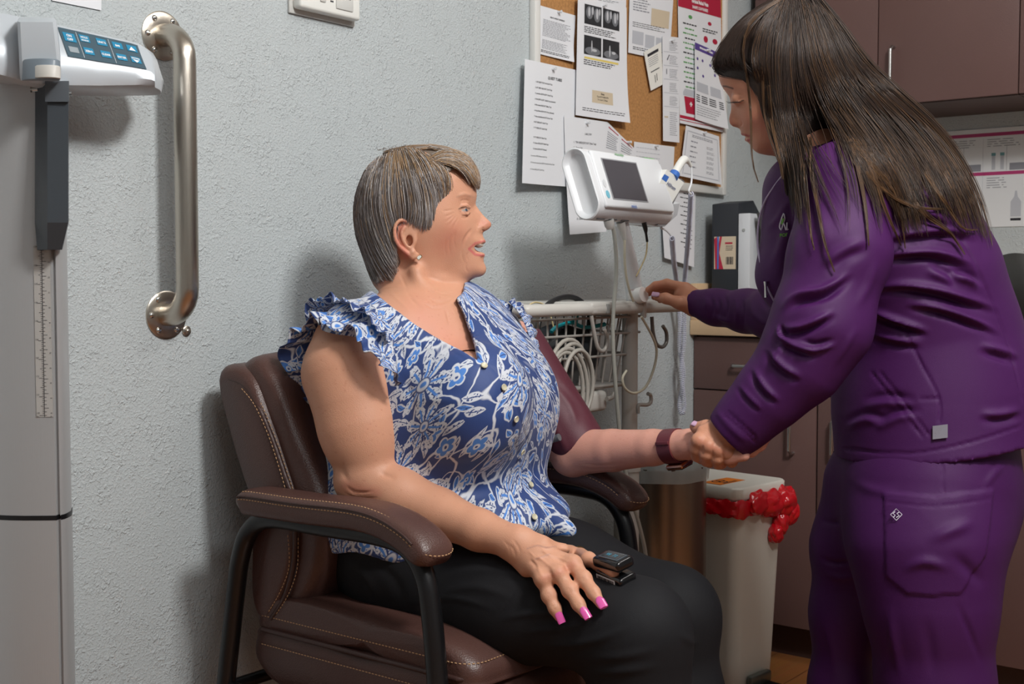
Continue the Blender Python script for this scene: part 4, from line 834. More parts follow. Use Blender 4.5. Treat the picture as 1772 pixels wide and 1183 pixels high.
fo = cen[1:]; fc = lambda u, v, o=0.0: np.array([u, 0, 0])+cen*np.array([0, 1, 1])+ey_*(D_/2+o)+ez_*v
# face plate + screen from the photo's screen corners, projected on the face plane
def onface(px, py, o=0.0):
    r_ = ray(px, py); p0 = fc(0, 0, o); t_ = ((p0-CAM)@ey_)/(r_@ey_); return CAM+r_*t_
fl, fr_, ft, fb = onface(1030, 300)[0], onface(1140, 330)[0], 0.058, -0.060
M = frame(fc(x_l+0.018, -0.062, -0.006), ex, -ey_, ez_)
MB().box((0, -0.010, 0), (x_r-x_l-0.028, 0.0, 0.124), 0.005, 3, M=M).build('face_plate', MON, cart)
Sq = [onface(1041, 273, 0.0045), onface(1101, 285, 0.0045), onface(1120, 350, 0.0045), onface(1062, 341, 0.0045)]
sx0, sx1 = (Sq[0][0]+Sq[3][0])/2, (Sq[1][0]+Sq[2][0])/2; sv = lambda p: (p-fc(0, 0))@ez_
v1_, v0_ = (sv(Sq[0])+sv(Sq[1]))/2, (sv(Sq[2])+sv(Sq[3]))/2
FQ = Quad(fc(sx0, v1_, 0.0042), fc(sx1, v1_, 0.0042), fc(sx1, v0_, 0.0042), fc(sx0, v0_, 0.0042))
mb = MB(); FQ.slab(mb, 0.0008, 1, 1); mb.build('screen', mat('dark_screen', rgb(74, 74, 80), 0.18, spec=0.6, coat=0.5), cart)
mb = MB(); 
for u0, v0, u1, v1 in ((-0.03, -0.03, 1.03, 0.0), (-0.03, 1.0, 1.03, 1.03), (-0.03, 0, 0, 1), (1, 0, 1.03, 1)): FQ.rect(mb, u0, v0, u1, v1, 0.0006, 1, 1)
mb.build('screen_bezel', mat('bezel_grey', rgb(150, 152, 156), 0.4), cart, angle=0)
mb = MB(); p = onface(1052, 336, 0.0045); mb.add(bmesh_disc(p, ey_, ez_, 0.0052, 0.008)) if False else None
def disc(p, n_, u_, ru, rv, h=0.0006, k=28):
    w_ = np.cross(n_, u_); R_ = [[p+n_*hh+u_*rv*math.sin(2*math.pi*i/k)+w_*ru*math.cos(2*math.pi*i/k) for i in range(k)] for hh in (-0.001, h)]; return MB().rings(R_)
disc(onface(1052, 336, 0.0045), ey_, ez_, 0.006, 0.0085).build('blue_button', mat('button_aqua', rgb(120, 190, 210), 0.35), cart)
disc(onface(1046, 317, 0.0045), ey_, ez_, 0.006, 0.0085).build('power_button', mat('button_white', rgb(214, 217, 220), 0.35), cart)
FT = Quad(fc(x_l, 0.076, 0.0046), fc(x_r, 0.076, 0.0046), fc(x_r, -0.076, 0.0046), fc(x_l, -0.076, 0.0046))
uu = lambda p: (p[0]-x_l)/(x_r-x_l)
mb = MB(); FT.txt(mb, "WelchAllyn", uu(onface(1068, 270)), 0.135, 0.035, 'CENTER', bold=0.03); mb.build('brand_text', GREENI, cart, angle=0)
mb = MB(); FT.txt(mb, "m(o)", uu(onface(1098, 372)), 0.90, 0.05, 'CENTER', bold=0.03); mb.build('symbol_text', BLUEI, cart, angle=0)
# underside ports
mb = MB()
for k in range(3): c_ = fc(x_l+0.03+0.045*k, -0.072, -0.03); mb.box(c_-np.array([0.014, 0.006, 0.004]), c_+np.array([0.014, 0.006, 0.002]), 0.001)
mb.build('port_slot', mat('port_grey', rgb(90, 92, 96), 0.5), cart)
# green sticker on top
tp = lambda x, a: np.array([x, 0, 0])+cen*np.array([0, 1, 1])+ez_*(HM/2-D_/2+(D_/2+0.0006)*math.sin(a))+ey_*((D_/2+0.0006)*math.cos(a))
gx0, gx1 = x_r-0.045, x_r-0.002; V = []; n = 6
for k in range(n+1): a = math.radians(38+62*k/n); V += [tp(gx0, a), tp(gx1, a)]
MB().raw(V, [(2*k, 2*k+1, 2*k+3, 2*k+2) for k in range(n)]).build('green_sticker', mat('green_sticker', rgb(96, 214, 84), 0.5), cart)
# thermometer module on the right: slanted white box
MTm = [P(1112, 290, 2.66), P(1150, 312, 2.66), P(1172, 360, 2.63), P(1140, 392, 2.60), P(1105, 385, 2.60)]
def extr(mb, pts, d, scale=1.0):
    c_ = np.mean(pts, axis=0); return mb.rings([[np.array(p) for p in pts], [c_+(np.array(p)-c_)*scale+d for p in pts]])
DD = np.array([0, 0.055, 0.0])
t1 = MB(); extr(t1, [onY(a, b, -0.305) for a, b in ((1107, 288), (1128, 296), (1146, 340), (1176, 352), (1172, 372), (1140, 392), (1118, 388))], DD, 0.96); t1.build('thermometer_module', MON, cart, angle=30)
pw = MB(); extr(pw, [onY(a, b, -0.318) for a, b in ((1154, 293), (1184, 316), (1160, 356), (1134, 330))], np.array([0, 0.035, 0]), 1.0); well = pw.build('probe_box', WPL, cart, angle=30)
pw = MB(); extr(pw, [onY(a, b, -0.317) for a, b in ((1179, 309), (1185, 314), (1161, 360), (1154, 355))], np.array([0, 0.03, 0]), 1.0); pw.build('box_side', mat('steel_grey', rgb(130, 130, 132), 0.35, 0.4), cart, angle=30)
mb = MB(); extr(mb, [onY(a, b, -0.3185) for a, b in ((1150, 301), (1158, 306), (1153, 315), (1145, 309))], np.array([0, 0.0004, 0])); mb.build('blue_label', BLUEI, cart)
BQ = Quad(*[onY(a, b, -0.3186) for a, b in ((1152, 300), (1184, 322), (1160, 356), (1132, 330))])
mb = MB(); BQ.txt(mb, "Hillrom", 0.28, 0.40, 0.15, bold=0.03); mb.build('box_text', mat('navy_ink', rgb(50, 60, 110), 0.6), cart, angle=0)
lo = MB(); extr(lo, [onY(a, b, -0.312) for a, b in ((1160, 354), (1176, 352), (1172, 372), (1150, 392), (1138, 390))], np.array([0, 0.05, 0])); lo.build('module_foot', mat('pale_grey_plastic', rgb(176, 178, 182), 0.4), cart, angle=30)
# thermometer probe
mb = MB(); mb.tube([onY(a, b, -0.312) for a, b in ((1167, 302), (1172, 292), (1178, 282), (1184, 276), (1191, 280), (1196, 288))], [0.0105, 0.009, 0.009, 0.0095, 0.0055, 0.003], 16, sub=4); pr_ = mb.build('thermometer_probe', WPL, cart, angle=60)
mb = MB(); mb.tube([onY(a, b, -0.312) for a, b in ((1164, 307), (1168, 300))], 0.0118, 20); mb.build('blue_ring', BLUEI, pr_)
mb = MB(); mb.sphere(onY(1182, 273, -0.312), (0.007, 0.004, 0.0025), 12); mb.build('eject_button', mat('navy_plastic', rgb(30, 50, 120), 0.4), pr_)
CORD = mat('cord_lilac', rgb(198, 200, 216), 0.4)
yc = -0.312
MB().tube([onY(a, b, yc) for a, b in ((1196, 288), (1197, 302), (1196, 318), (1192, 330), (1196, 336))], 0.0022, 10, sub=6).build('cord_lead', MON, cart)
def coil(pts, r, turn, wr, nm):
    c_ = catm(pts, 30); L = [0.0]
    for a, b in zip(c_, c_[1:]): L.append(L[-1]+np.linalg.norm(b-a))
    N = int(L[-1]/turn*10); out = []
    for k in range(N+1):
        s_ = L[-1]*k/N; i = min(max(int(np.searchsorted(L, s_, side='right'))-1, 0), len(c_)-2); p = c_[i]+(c_[i+1]-c_[i])*((s_-L[i])/max(1e-9, L[i+1]-L[i])); t_ = nrm(c_[min(i+3, len(c_)-1)]-c_[max(i-2, 0)])
        u_ = nrm(np.cross(t_, [0, 1, 0])); w_ = np.cross(t_, u_); a = 2*math.pi*k/10; out.append(p+r*(u_*math.cos(a)+w_*math.sin(a)))
    return MB().tube(out, wr, 5).build(nm, CORD, cart, angle=80)
coil([onY(a, b, y) for a, b, y in ((1196, 335, yc), (1192, 400, -0.22), (1187, 460, -0.10), (1184, 500, -0.05), (1184, 540, -0.045), (1184, 590, -0.045), (1179, 640, -0.045), (1184, 700, -0.045), (1181, 716, -0.045))], 0.0052, 0.0052, 0.0014, 'coiled_cord')
coil([onY(a, b, y) for a, b, y in ((1163, 412, yc), (1166, 450, -0.2), (1170, 480, -0.08), (1172, 500, -0.05), (1177, 560, -0.035), (1176, 600, -0.03), (1183, 650, -0.03), (1176, 700, -0.035), (1180, 717, -0.045))], 0.0052, 0.0052, 0.0014, 'coiled_cord')
MB().tube([onY(a, b, yc+0.01) for a, b in ((1143, 394), (1152, 398), (1160, 406), (1163, 412))], 0.0022, 10, sub=5).build('cord_lead', MON, cart)
# neck from the pole up to the monitor, plugs and cables
nk = [onY(1100, 525, -0.27), onY(1094, 480, -0.27), onY(1084, 430, -0.28), onY(1072, 385, -0.285)]
MB().tube(nk, [0.020, 0.018, 0.017, 0.019], 20, sub=6, ell=(1.1, 0.8)).build('monitor_neck', MON, cart, angle=60)
def cab(pts, r, nm='cable', m=CABLE, y=-0.312): return MB().tube([onY(a, b, y) if len((a, b)) == 2 else 0 for a, b in pts], r, 12, sub=6).build(nm, m, cart, angle=60)
cab([(1056, 386), (1062, 400), (1066, 440), (1066, 480), (1062, 530), (1060, 570)], 0.0042, 'air_hose', mat('hose_clear_grey', rgb(172, 174, 166), 0.3))
cab([(1060, 560), (1062, 620), (1068, 700), (1076, 780), (1092, 860), (1104, 900), (1116, 950), (1120, 990)], 0.0042, 'air_hose', mat('hose_clear_grey', rgb(172, 174, 166), 0.3), y=-0.318)
MB().tube([onY(a, b, -0.31) for a, b in ((1053, 380), (1055, 390), (1056, 396))], [0.011, 0.0105, 0.007], 18).build('hose_plug', GPL, cart)
MB().tube([onY(a, b, -0.305) for a, b in ((1074, 384), (1078, 400), (1081, 416))], [0.010, 0.007, 0.004], 18).build('cable_plug', GPL, cart)
cab([(1081, 415), (1081, 450), (1084, 480), (1090, 505), (1096, 521)], 0.0028, 'cable')
cab([(1110, 548), (1128, 580), (1136, 605), (1132, 635), (1118, 668), (1098, 680), (1082, 672), (1077, 655), (1084, 641)], 0.0028, 'cable', y=-0.318)
MB().tube([onY(a, b, -0.31) for a, b in ((1114, 384), (1117, 396), (1118, 404), (1120, 418))], [0.0055, 0.005, 0.0028, 0.0028], 14).build('black_plug', BLK, cart)
cab([(1120, 418), (1118, 440), (1110, 460), (1101, 478)], 0.0016, 'thin_cable', mat('cable_tan', rgb(196, 180, 136), 0.5), y=-0.31)
# coiled grey hose hanging on the basket
MBs = MB(); pts = []
n = 150
for k in range(n+1):
    f = k/n; a = 2*math.pi*(5.2*f)+2.4; rr = 0.072-0.013*math.sin(f*9)*0.6-0.012*f
    c_ = onY(968+26*f, 664+10*math.sin(6*f), yr-0.012); pts.append(c_+np.array([rr*math.cos(a)*1.05, -0.006*math.sin(7*f)-0.012*f, rr*1.35*math.sin(a)-0.012]))
hz = tag(MBs.tube(pts, 0.0042, 10).build('air_hose', HOSE, angle=60), 'grey coiled blood pressure hose looped on the front of the wire basket', 'hose')
# cuffs and straps inside the basket
NAVY = mat('dark_nylon', rgb(20, 26, 32), 0.45, bump=(700, 0.0003, 'noise'))
mb = MB(); mb.add(crumple(((bx0_+bx1_)/2-0.015, -0.19, zs_[1]-0.045), (0.125, 0.055, 0.065), amp=0.25, seed=11)); mb.build('t', NAVY)
bag = bpy.data.objects['t']; bag.name = 'blood_pressure_cuff'; bag.data.name = 'blood_pressure_cuff'; tag(bag, 'rolled black blood pressure cuff stuffed in the wire basket', 'blood pressure cuff')
mb = MB(); mb.tube([onY(a, b, -0.2) for a, b in ((928, 598), (932, 560), (945, 530), (968, 516), (990, 514), (1008, 524), (1020, 545), (1015, 580), (998, 600))], 0.0058, 12, sub=6); tag(mb.build('rubber_tube', mat('black_rubber', rgb(30, 30, 32), 0.45), angle=60), 'black rubber tube arching over the rail of the stand', 'tube')
TEAL = mat('teal_rubber', rgb(20, 170, 184), 0.4)
st_ = thing('stethoscope', 'teal stethoscope lying on top of the cuff in the basket', 'stethoscope', onY(990, 575, -0.215))
MB().tube([onY(a, b, -0.235) for a, b in ((954, 574), (962, 566), (978, 560), (992, 558), (1004, 564), (1018, 566), (1046, 561))], [0.004]*6+[0.0048], 12, sub=6).build('tubing', TEAL, st_, angle=60)
MB().tube([onY(a, b, -0.235) for a, b in ((994, 559), (997, 550), (999, 540), (999, 532))], [0.007, 0.005, 0.004, 0.004], 12, sub=4).build('yoke', TEAL, st_, angle=60)
MB().tube([onY(a, b, -0.235) for a, b in ((1046, 561), (1056, 562))], 0.0028, 10).build('ear_tube', CHROME, st_)
ky = MB().tube([onY(a, b, -0.22) for a, b in ((903, 590), (902, 560), (910, 535), (925, 523), (945, 530), (955, 555), (962, 585))], 0.0018, 8, sub=6).build('thin_cable', mat('cable_tan', rgb(196, 180, 136), 0.5), angle=60)
tag(ky, 'thin cream cable looped over the left end of the rail', 'cable')
# ------------------------------------------------------------------ implicit surfaces for bodies, hands and cloth
f32 = np.float32
class Sdf:
    def __init__(s, lo, hi, h):
        s.h = h; s.lo = np.array(lo, float); n = np.ceil((np.array(hi)-s.lo)/h).astype(int)+1; s.n = n
        s.ax = [(s.lo[i]+h*np.arange(n[i])).astype(f32) for i in range(3)]; s.V = np.full(n, 0.05, f32)
    @staticmethod
    def around(pts, pad, h):
        a = np.array(pts); return Sdf(a.min(0)-pad, a.max(0)+pad, h)
    def sl(s, lo, hi):
        a = np.clip(np.floor((np.array(lo)-s.lo)/s.h).astype(int), 0, s.n); b = np.clip(np.ceil((np.array(hi)-s.lo)/s.h).astype(int)+1, 0, s.n); return tuple(slice(int(i), int(j)) for i, j in zip(a, b))
    def pts(s, q): return s.ax[0][q[0]][:, None, None], s.ax[1][q[1]][None, :, None], s.ax[2][q[2]][None, None, :]
    def put(s, q, d, k, op):
        v = s.V[q]
        if v.size == 0: return
        if op == 'u':
            if k > 0: h = np.maximum(k-np.abs(v-d), 0)/k; s.V[q] = np.minimum(v, d)-h*h*k*0.25
            else: s.V[q] = np.minimum(v, d)
        elif op == 's':
            d = -d
            if k > 0: h = np.maximum(k-np.abs(v-d), 0)/k; s.V[q] = np.maximum(v, d)+h*h*k*0.25
            else: s.V[q] = np.maximum(v, d)
    def fn(s, lo, hi, f, k=0.0, op='u'):
        q = s.sl(lo, hi); x, y, z = s.pts(q)
        if 0 in (x.size, y.size, z.size): return s
        s.put(q, f(x, y, z).astype(f32), k, op); return s
    def cap(s, a, b, r0, r1=None, k=0.0, op='u'):
        a = np.array(a, float); b = np.array(b, float); r1 = r0 if r1 is None else r1; m = max(r0, r1)+max(k, 4*s.h)
        ba = b-a; L2 = float(ba@ba)+1e-12
        def f(x, y, z):
            t = ((x-a[0])*ba[0]+(y-a[1])*ba[1]+(z-a[2])*ba[2])/L2; t = np.clip(t, 0, 1)
            return np.sqrt((x-a[0]-t*ba[0])**2+(y-a[1]-t*ba[1])**2+(z-a[2]-t*ba[2])**2)-(r0+(r1-r0)*t)
        return s.fn(np.minimum(a, b)-m, np.maximum(a, b)+m, f, k, op)
    def chain(s, P_, R_, k=0.0, op='u'):
        for i in range(len(P_)-1): s.cap(P_[i], P_[i+1], R_[i], R_[i+1], k, op)
        return s
    def ecap(s, a, b, ab0, ab1, side, k=0.0, op='u', endr=None):
        a = np.array(a, float); b = np.array(b, float); t_ = b-a; L = np.linalg.norm(t_); t_ = t_/L
        sd = np.array(side, float); sd = sd-t_*(sd@t_); sd /= np.linalg.norm(sd); w_ = np.cross(t_, sd); m = max(*ab0, *ab1)+max(k, 4*s.h)
        def f(x, y, z):
            X, Y, Z = x-a[0], y-a[1], z-a[2]; l = X*t_[0]+Y*t_[1]+Z*t_[2]; t = np.clip(l/L, 0, 1); o = l-t*L
            u = X*sd[0]+Y*sd[1]+Z*sd[2]; v = X*w_[0]+Y*w_[1]+Z*w_[2]; A = ab0[0]+(ab1[0]-ab0[0])*t; B = ab0[1]+(ab1[1]-ab0[1])*t; mn = np.minimum(A, B)
            e = endr or 1.0
            return (np.sqrt((u/A)**2+(v/B)**2+(o/(mn*e))**2)-1)*mn
        return s.fn(np.minimum(a, b)-m, np.maximum(a, b)+m, f, k, op)
    def echain(s, P_, AB, side, k=0.0, op='u'):
        for i in range(len(P_)-1): s.ecap(P_[i], P_[i+1], AB[i], AB[i+1], side, k, op)
        return s
    def ell(s, c, r, axes=None, k=0.0, op='u'):
        c = np.array(c, float); A = np.eye(3) if axes is None else np.array(axes, float); m = max(r)+max(k, 4*s.h); mn = min(r)
        def f(x, y, z):
            X, Y, Z = x-c[0], y-c[1], z-c[2]; q = 0
            for i in range(3): q = q+((X*A[i][0]+Y*A[i][1]+Z*A[i][2])/r[i])**2
            q = np.sqrt(q); return (q-1)*mn*(0.5+0.5*np.clip(q, 0, 2)) if False else (q-1)*mn
        return s.fn(c-m, c+m, f, k, op)
    def mesh(s):
        V = s.V; ins = V < 0; n = s.n
        c = ins[:-1, :-1, :-1].astype(np.int8)
        for dx in (0, 1):
            for dy in (0, 1):
                for dz in (0, 1):
                    if dx+dy+dz: c = c+ins[dx:n[0]-1+dx, dy:n[1]-1+dy, dz:n[2]-1+dz]
        act = np.argwhere((c > 0) & (c < 8)); idx = np.full(c.shape, -1, np.int32); idx[tuple(act.T)] = np.arange(len(act))
        acc = np.zeros((len(act), 3)); cnt = np.zeros(len(act)); C8 = [(i, j, k) for i in (0, 1) for j in (0, 1) for k in (0, 1)]
        for a in C8:
            for ax in range(3):
                if a[ax]: continue
                b = list(a); b[ax] = 1; va = V[act[:, 0]+a[0], act[:, 1]+a[1], act[:, 2]+a[2]]; vb = V[act[:, 0]+b[0], act[:, 1]+b[1], act[:, 2]+b[2]]
                m = (va < 0) != (vb < 0); t = va[m]/(va[m]-vb[m]); p = np.tile(np.array(a, float), (m.sum(), 1)); p[:, ax] += t; acc[m] += p; cnt[m] += 1
        P_ = s.lo+(act+acc/cnt[:, None])*s.h; F_ = []
        for ax in range(3):
            sl0 = [slice(1, -1)]*3; sl0[ax] = slice(0, -1); sl1 = [slice(1, -1)]*3; sl1[ax] = slice(1, None)
            a = ins[tuple(sl0)]; b = ins[tuple(sl1)]; e = np.argwhere(a != b); u, v = [(1, 2), (2, 0), (0, 1)][ax]
            off = np.ones(3, int); off[ax] = 0; e2 = e+off; g = a[tuple(e.T)]
            def id_(du, dv):
                q = e2.copy(); q[:, u] -= du; q[:, v] -= dv; return idx[q[:, 0], q[:, 1], q[:, 2]]
            q = np.stack([id_(0, 0), id_(1, 0), id_(1, 1), id_(0, 1)], 1); q[~g] = q[~g][:, ::-1]; F_.append(q)
        F_ = np.concatenate(F_); F_ = F_[(F_ >= 0).all(1)]
        return P_, F_
def vnormals(V, F):
    a, b, c, d = (V[F[:, i]] for i in range(4)); n = np.cross(c-a, d-b); N = np.zeros_like(V)
    for i in range(4):
        for j in range(3): N[:, j] += np.bincount(F[:, i], n[:, j], len(V))
    return N/(np.linalg.norm(N, axis=1)[:, None]+1e-12)
def relax(V, F, it=2, lam=0.5):
    E = np.concatenate([F[:, [0, 1]], F[:, [1, 2]], F[:, [2, 3]], F[:, [3, 0]]]); cnt = np.bincount(E[:, 0], minlength=len(V))+np.bincount(E[:, 1], minlength=len(V))
    for _ in range(it):
        S_ = np.stack([np.bincount(E[:, 0], V[E[:, 1], j], len(V))+np.bincount(E[:, 1], V[E[:, 0], j], len(V)) for j in range(3)], 1); V = V+lam*(S_/np.maximum(cnt, 1)[:, None]-V)
    return V
def seg_dist(X, Y, pts):
    """distance, side and run (0..1) of the nearest place on a polyline"""
    pts = [np.array(p, float) for p in pts]; L = [0.0]
    for a, b in zip(pts, pts[1:]): L.append(L[-1]+np.linalg.norm(b-a))
    best = np.full(len(X), 1e9); sd = np.zeros(len(X)); run = np.zeros(len(X))
    for i, (a, b) in enumerate(zip(pts, pts[1:])):
        d = b-a; l2 = d@d+1e-9; t = np.clip(((X-a[0])*d[0]+(Y-a[1])*d[1])/l2, 0, 1); ex, ey = X-a[0]-t*d[0], Y-a[1]-t*d[1]; q = np.hypot(ex, ey); m = q < best
        best[m] = q[m]; sd[m] = np.sign(d[0]*ey[m]-d[1]*ex[m]); run[m] = ((L[i]+t*(L[i+1]-L[i]))/L[-1])[m]
    return best, sd, run
class Skin:
    """a sculpted surface: folds and creases are pushed into it, colours belong to it"""
    def __init__(s, V, F, col):
        s.V, s.F = V, F; s.C = np.tile(np.array(col, float), (len(V), 1)); s.N = vnormals(V, F); s.upd()
    def upd(s): s.X, s.Y, s.D = projN(s.V); s.face = -(s.N@FW)
    def fold(s, pts, w, amp, kind='g', taper=0.6, dr=None, back=False, sm=5):
        p = catm(pts, sm) if len(pts) > 2 else pts; a = np.array(p); m = (s.X > a[:, 0].min()-4*w) & (s.X < a[:, 0].max()+4*w) & (s.Y > a[:, 1].min()-4*w) & (s.Y < a[:, 1].max()+4*w)
        if not back: m &= s.face > 0.02
        if dr: m &= (s.D > dr[0]) & (s.D < dr[1])
        i = np.nonzero(m)[0]
        if not len(i): return s
        d, sd, r = seg_dist(s.X[i], s.Y[i], p); g = np.exp(-(d/w)**2)
        if kind == 's': g = -sd*(d/w)*g*2.33
        if kind == 'f': g = g-0.6*np.exp(-((d-1.6*w)/w)**2)
        e = np.clip(np.minimum(r, 1-r)/max(taper*0.5, 1e-3), 0, 1); e = e*e*(3-2*e) if taper else 1
        vis = np.clip((s.face[i]-0.02)/0.25, 0, 1) if not back else 1
        s.V[i] += s.N[i]*(amp*g*e*vis)[:, None]; return s
    def paint(s, pts, w, col, k=1.0, soft=0.5, dr=None, back=False, closed=False, thr=0.05):
        """colours a line (or, closed, the inside of an outline)"""
        a = np.array(pts, float); m = (s.X > a[:, 0].min()-2*w) & (s.X < a[:, 0].max()+2*w) & (s.Y > a[:, 1].min()-2*w) & (s.Y < a[:, 1].max()+2*w)
        if not back: m &= s.face > thr
        if dr: m &= (s.D > dr[0]) & (s.D < dr[1])
        i = np.nonzero(m)[0]
        if not len(i): return s
        P_ = list(pts)+([pts[0]] if closed else [])
        d, sd, r = seg_dist(s.X[i], s.Y[i], P_)
        if closed: d = np.where(inpoly(s.X[i], s.Y[i], pts), 0, d)
        g = np.clip((w-d)/(w*soft+1e-6), 0, 1)*k; s.C[i] = s.C[i]*(1-g[:, None])+np.array(col)*g[:, None]; return s
    def noise(s, amp, f, seed=0):
        g = np.random.default_rng(seed); D = nrm_rows(g.normal(size=(14, 3))); Fq = g.uniform(0.6, 1.6, 14)*f; Ph = g.uniform(0, 6.28, 14)
        v = sum(np.sin(s.V@D[i]*Fq[i]+Ph[i]) for i in range(14))/3.7; s.V += s.N*(amp*v)[:, None]; return s
    def redo(s): s.N = vnormals(s.V, s.F); s.upd(); return s
def inpoly(X, Y, poly):
    r = np.zeros(len(X), bool); n = len(poly)
    for i in range(n):
        (x0, y0), (x1, y1) = poly[i][:2], poly[(i+1) % n][:2]; c = ((y0 > Y) != (y1 > Y)); r ^= c & (X < (x1-x0)*(Y-y0)/((y1-y0) if y1 != y0 else 1e-9)+x0)
    return r
def skins_object(name, skins, m, parent, angle=0, color=True, uv=None, matidx=None):
    Vs = [k.V for k in skins]; n = 0; Fs = []
    for k in skins: Fs.append(k.F+n); n += len(k.V)
    V = np.concatenate(Vs); F = np.concatenate(Fs); me = bpy.data.meshes.new(name)
    me.vertices.add(len(V)); me.vertices.foreach_set('co', V.astype(f32).ravel()); me.loops.add(len(F)*4); me.loops.foreach_set('vertex_index', F.astype(np.int32).ravel())
    me.polygons.add(len(F)); me.polygons.foreach_set('loop_start', np.arange(0, len(F)*4, 4, dtype=np.int32)); me.polygons.foreach_set('loop_total', np.full(len(F), 4, np.int32)); me.update(calc_edges=True)
    me.validate()
    if color:
        a = me.color_attributes.new('tint', 'FLOAT_COLOR', 'POINT'); C = np.concatenate([np.concatenate([k.C, np.ones((len(k.C), 1))], 1) for k in skins]); a.data.foreach_set('color', C.astype(f32).ravel())
    if uv is not None:
        u = me.attributes.new('cloth', 'FLOAT_VECTOR', 'POINT'); u.data.foreach_set('vector', uv.astype(f32).ravel())
    o = bpy.data.objects.new(name, me); COL.objects.link(o)
    for x in (m if isinstance(m, list) else [m]): me.materials.append(x)
    if matidx is not None: me.polygons.foreach_set('material_index', matidx.astype(np.int32))
    fin(o, parent, angle); return o
class HeadField:
    """a head seen in profile: outline and half-depths; symmetric about its middle plane"""
    def __init__(s, outline, pts, D0, c, tilt=0.0):
        s.D0 = D0; s.sc = D0/FPX; s.c = np.array(c, float); s.C0 = P(c[0], c[1], D0)
        fw_ = nrm(s.C0-CAM); a_ = (RT-fw_*(RT@fw_))*s.sc; b_ = -(UP-fw_*(UP@fw_))*s.sc; s.B = np.stack([a_, b_, fw_*s.sc], 1); s.Bi = np.linalg.inv(s.B)
        ol = [np.array(p, float) for p in catm(outline, 4, True)]; s.ol = ol; a = np.array(ol); s.u0, s.v0 = a.min(0)-25; u1, v1 = a.max(0)+25; s.u1, s.v1 = u1, v1
        K = np.array([(p[0], p[1], p[2]**2) for p in pts]+[(p[0], p[1], 0.0) for p in ol[::2]]); n = len(K)
        def U(r2): return np.where(r2 > 0, r2*np.log(r2+1e-9), 0)
        A = np.zeros((n+3, n+3)); dd = ((K[:, None, :2]-K[None, :, :2])**2).sum(2); A[:n, :n] = U(dd)+np.eye(n)*40; A[:n, n] = 1; A[:n, n+1:] = K[:, :2]; A[n, :n] = 1; A[n+1:, :n] = K[:, :2].T
        wv = np.linalg.solve(A, np.concatenate([K[:, 2], [0, 0, 0]])); gx = np.arange(s.u0, u1, 1.0); gy = np.arange(s.v0, v1, 1.0); GX, GY = np.meshgrid(gx, gy, indexing='ij'); X, Y = GX.ravel(), GY.ravel()
        W = wv[n]+wv[n+1]*X+wv[n+2]*Y
        for i in range(n): W = W+wv[i]*U((X-K[i, 0])**2+(Y-K[i, 1])**2)
        d, _, _ = seg_dist(X, Y, ol+[ol[0]]); inn = inpoly(X, Y, ol); W = np.where(inn, np.maximum(W, 6*d), -18*d); s.W = W.reshape(GX.shape); s.gx, s.gy = gx, gy
        g0, g1 = np.gradient(s.W); s.G = np.hypot(g0, g1)
    def half(s, u, v):
        i = np.clip((u-s.u0).astype(int), 0, len(s.gx)-1); j = np.clip((v-s.v0).astype(int), 0, len(s.gy)-1); return np.sqrt(np.maximum(s.W[i, j], 0))
    def apply(s, S_, k=0.0):
        X = s.C0; m = 0.19; Bi = s.Bi
        def f(x, y, z):
            qx, qy, qz = x-X[0], y-X[1], z-X[2]; u, v, w = (qx*Bi[i, 0]+qy*Bi[i, 1]+qz*Bi[i, 2] for i in range(3)); u = u+s.c[0]; v = v+s.c[1]
            fu = np.clip(u-s.u0, 0, len(s.gx)-1.01); fv = np.clip(v-s.v0, 0, len(s.gy)-1.01); i = fu.astype(np.int32); j = fv.astype(np.int32); a = fu-i; b = fv-j; W = s.W
            Wv = W[i, j]*(1-a)*(1-b)+W[i+1, j]*a*(1-b)+W[i, j+1]*(1-a)*b+W[i+1, j+1]*a*b; G = s.G[i, j]
            return (w*w-Wv)/(np.sqrt(4*w*w+G*G)+2.0)*s.sc
        return S_.fn(X-m, X+m, f, k)
    def at(s, u, v, w): return s.C0+s.B@np.array([u-s.c[0], v-s.c[1], w])
    def uvw(s, V): q = (V-s.C0)@s.Bi.T; return q[:, 0]+s.c[0], q[:, 1]+s.c[1], q[:, 2]
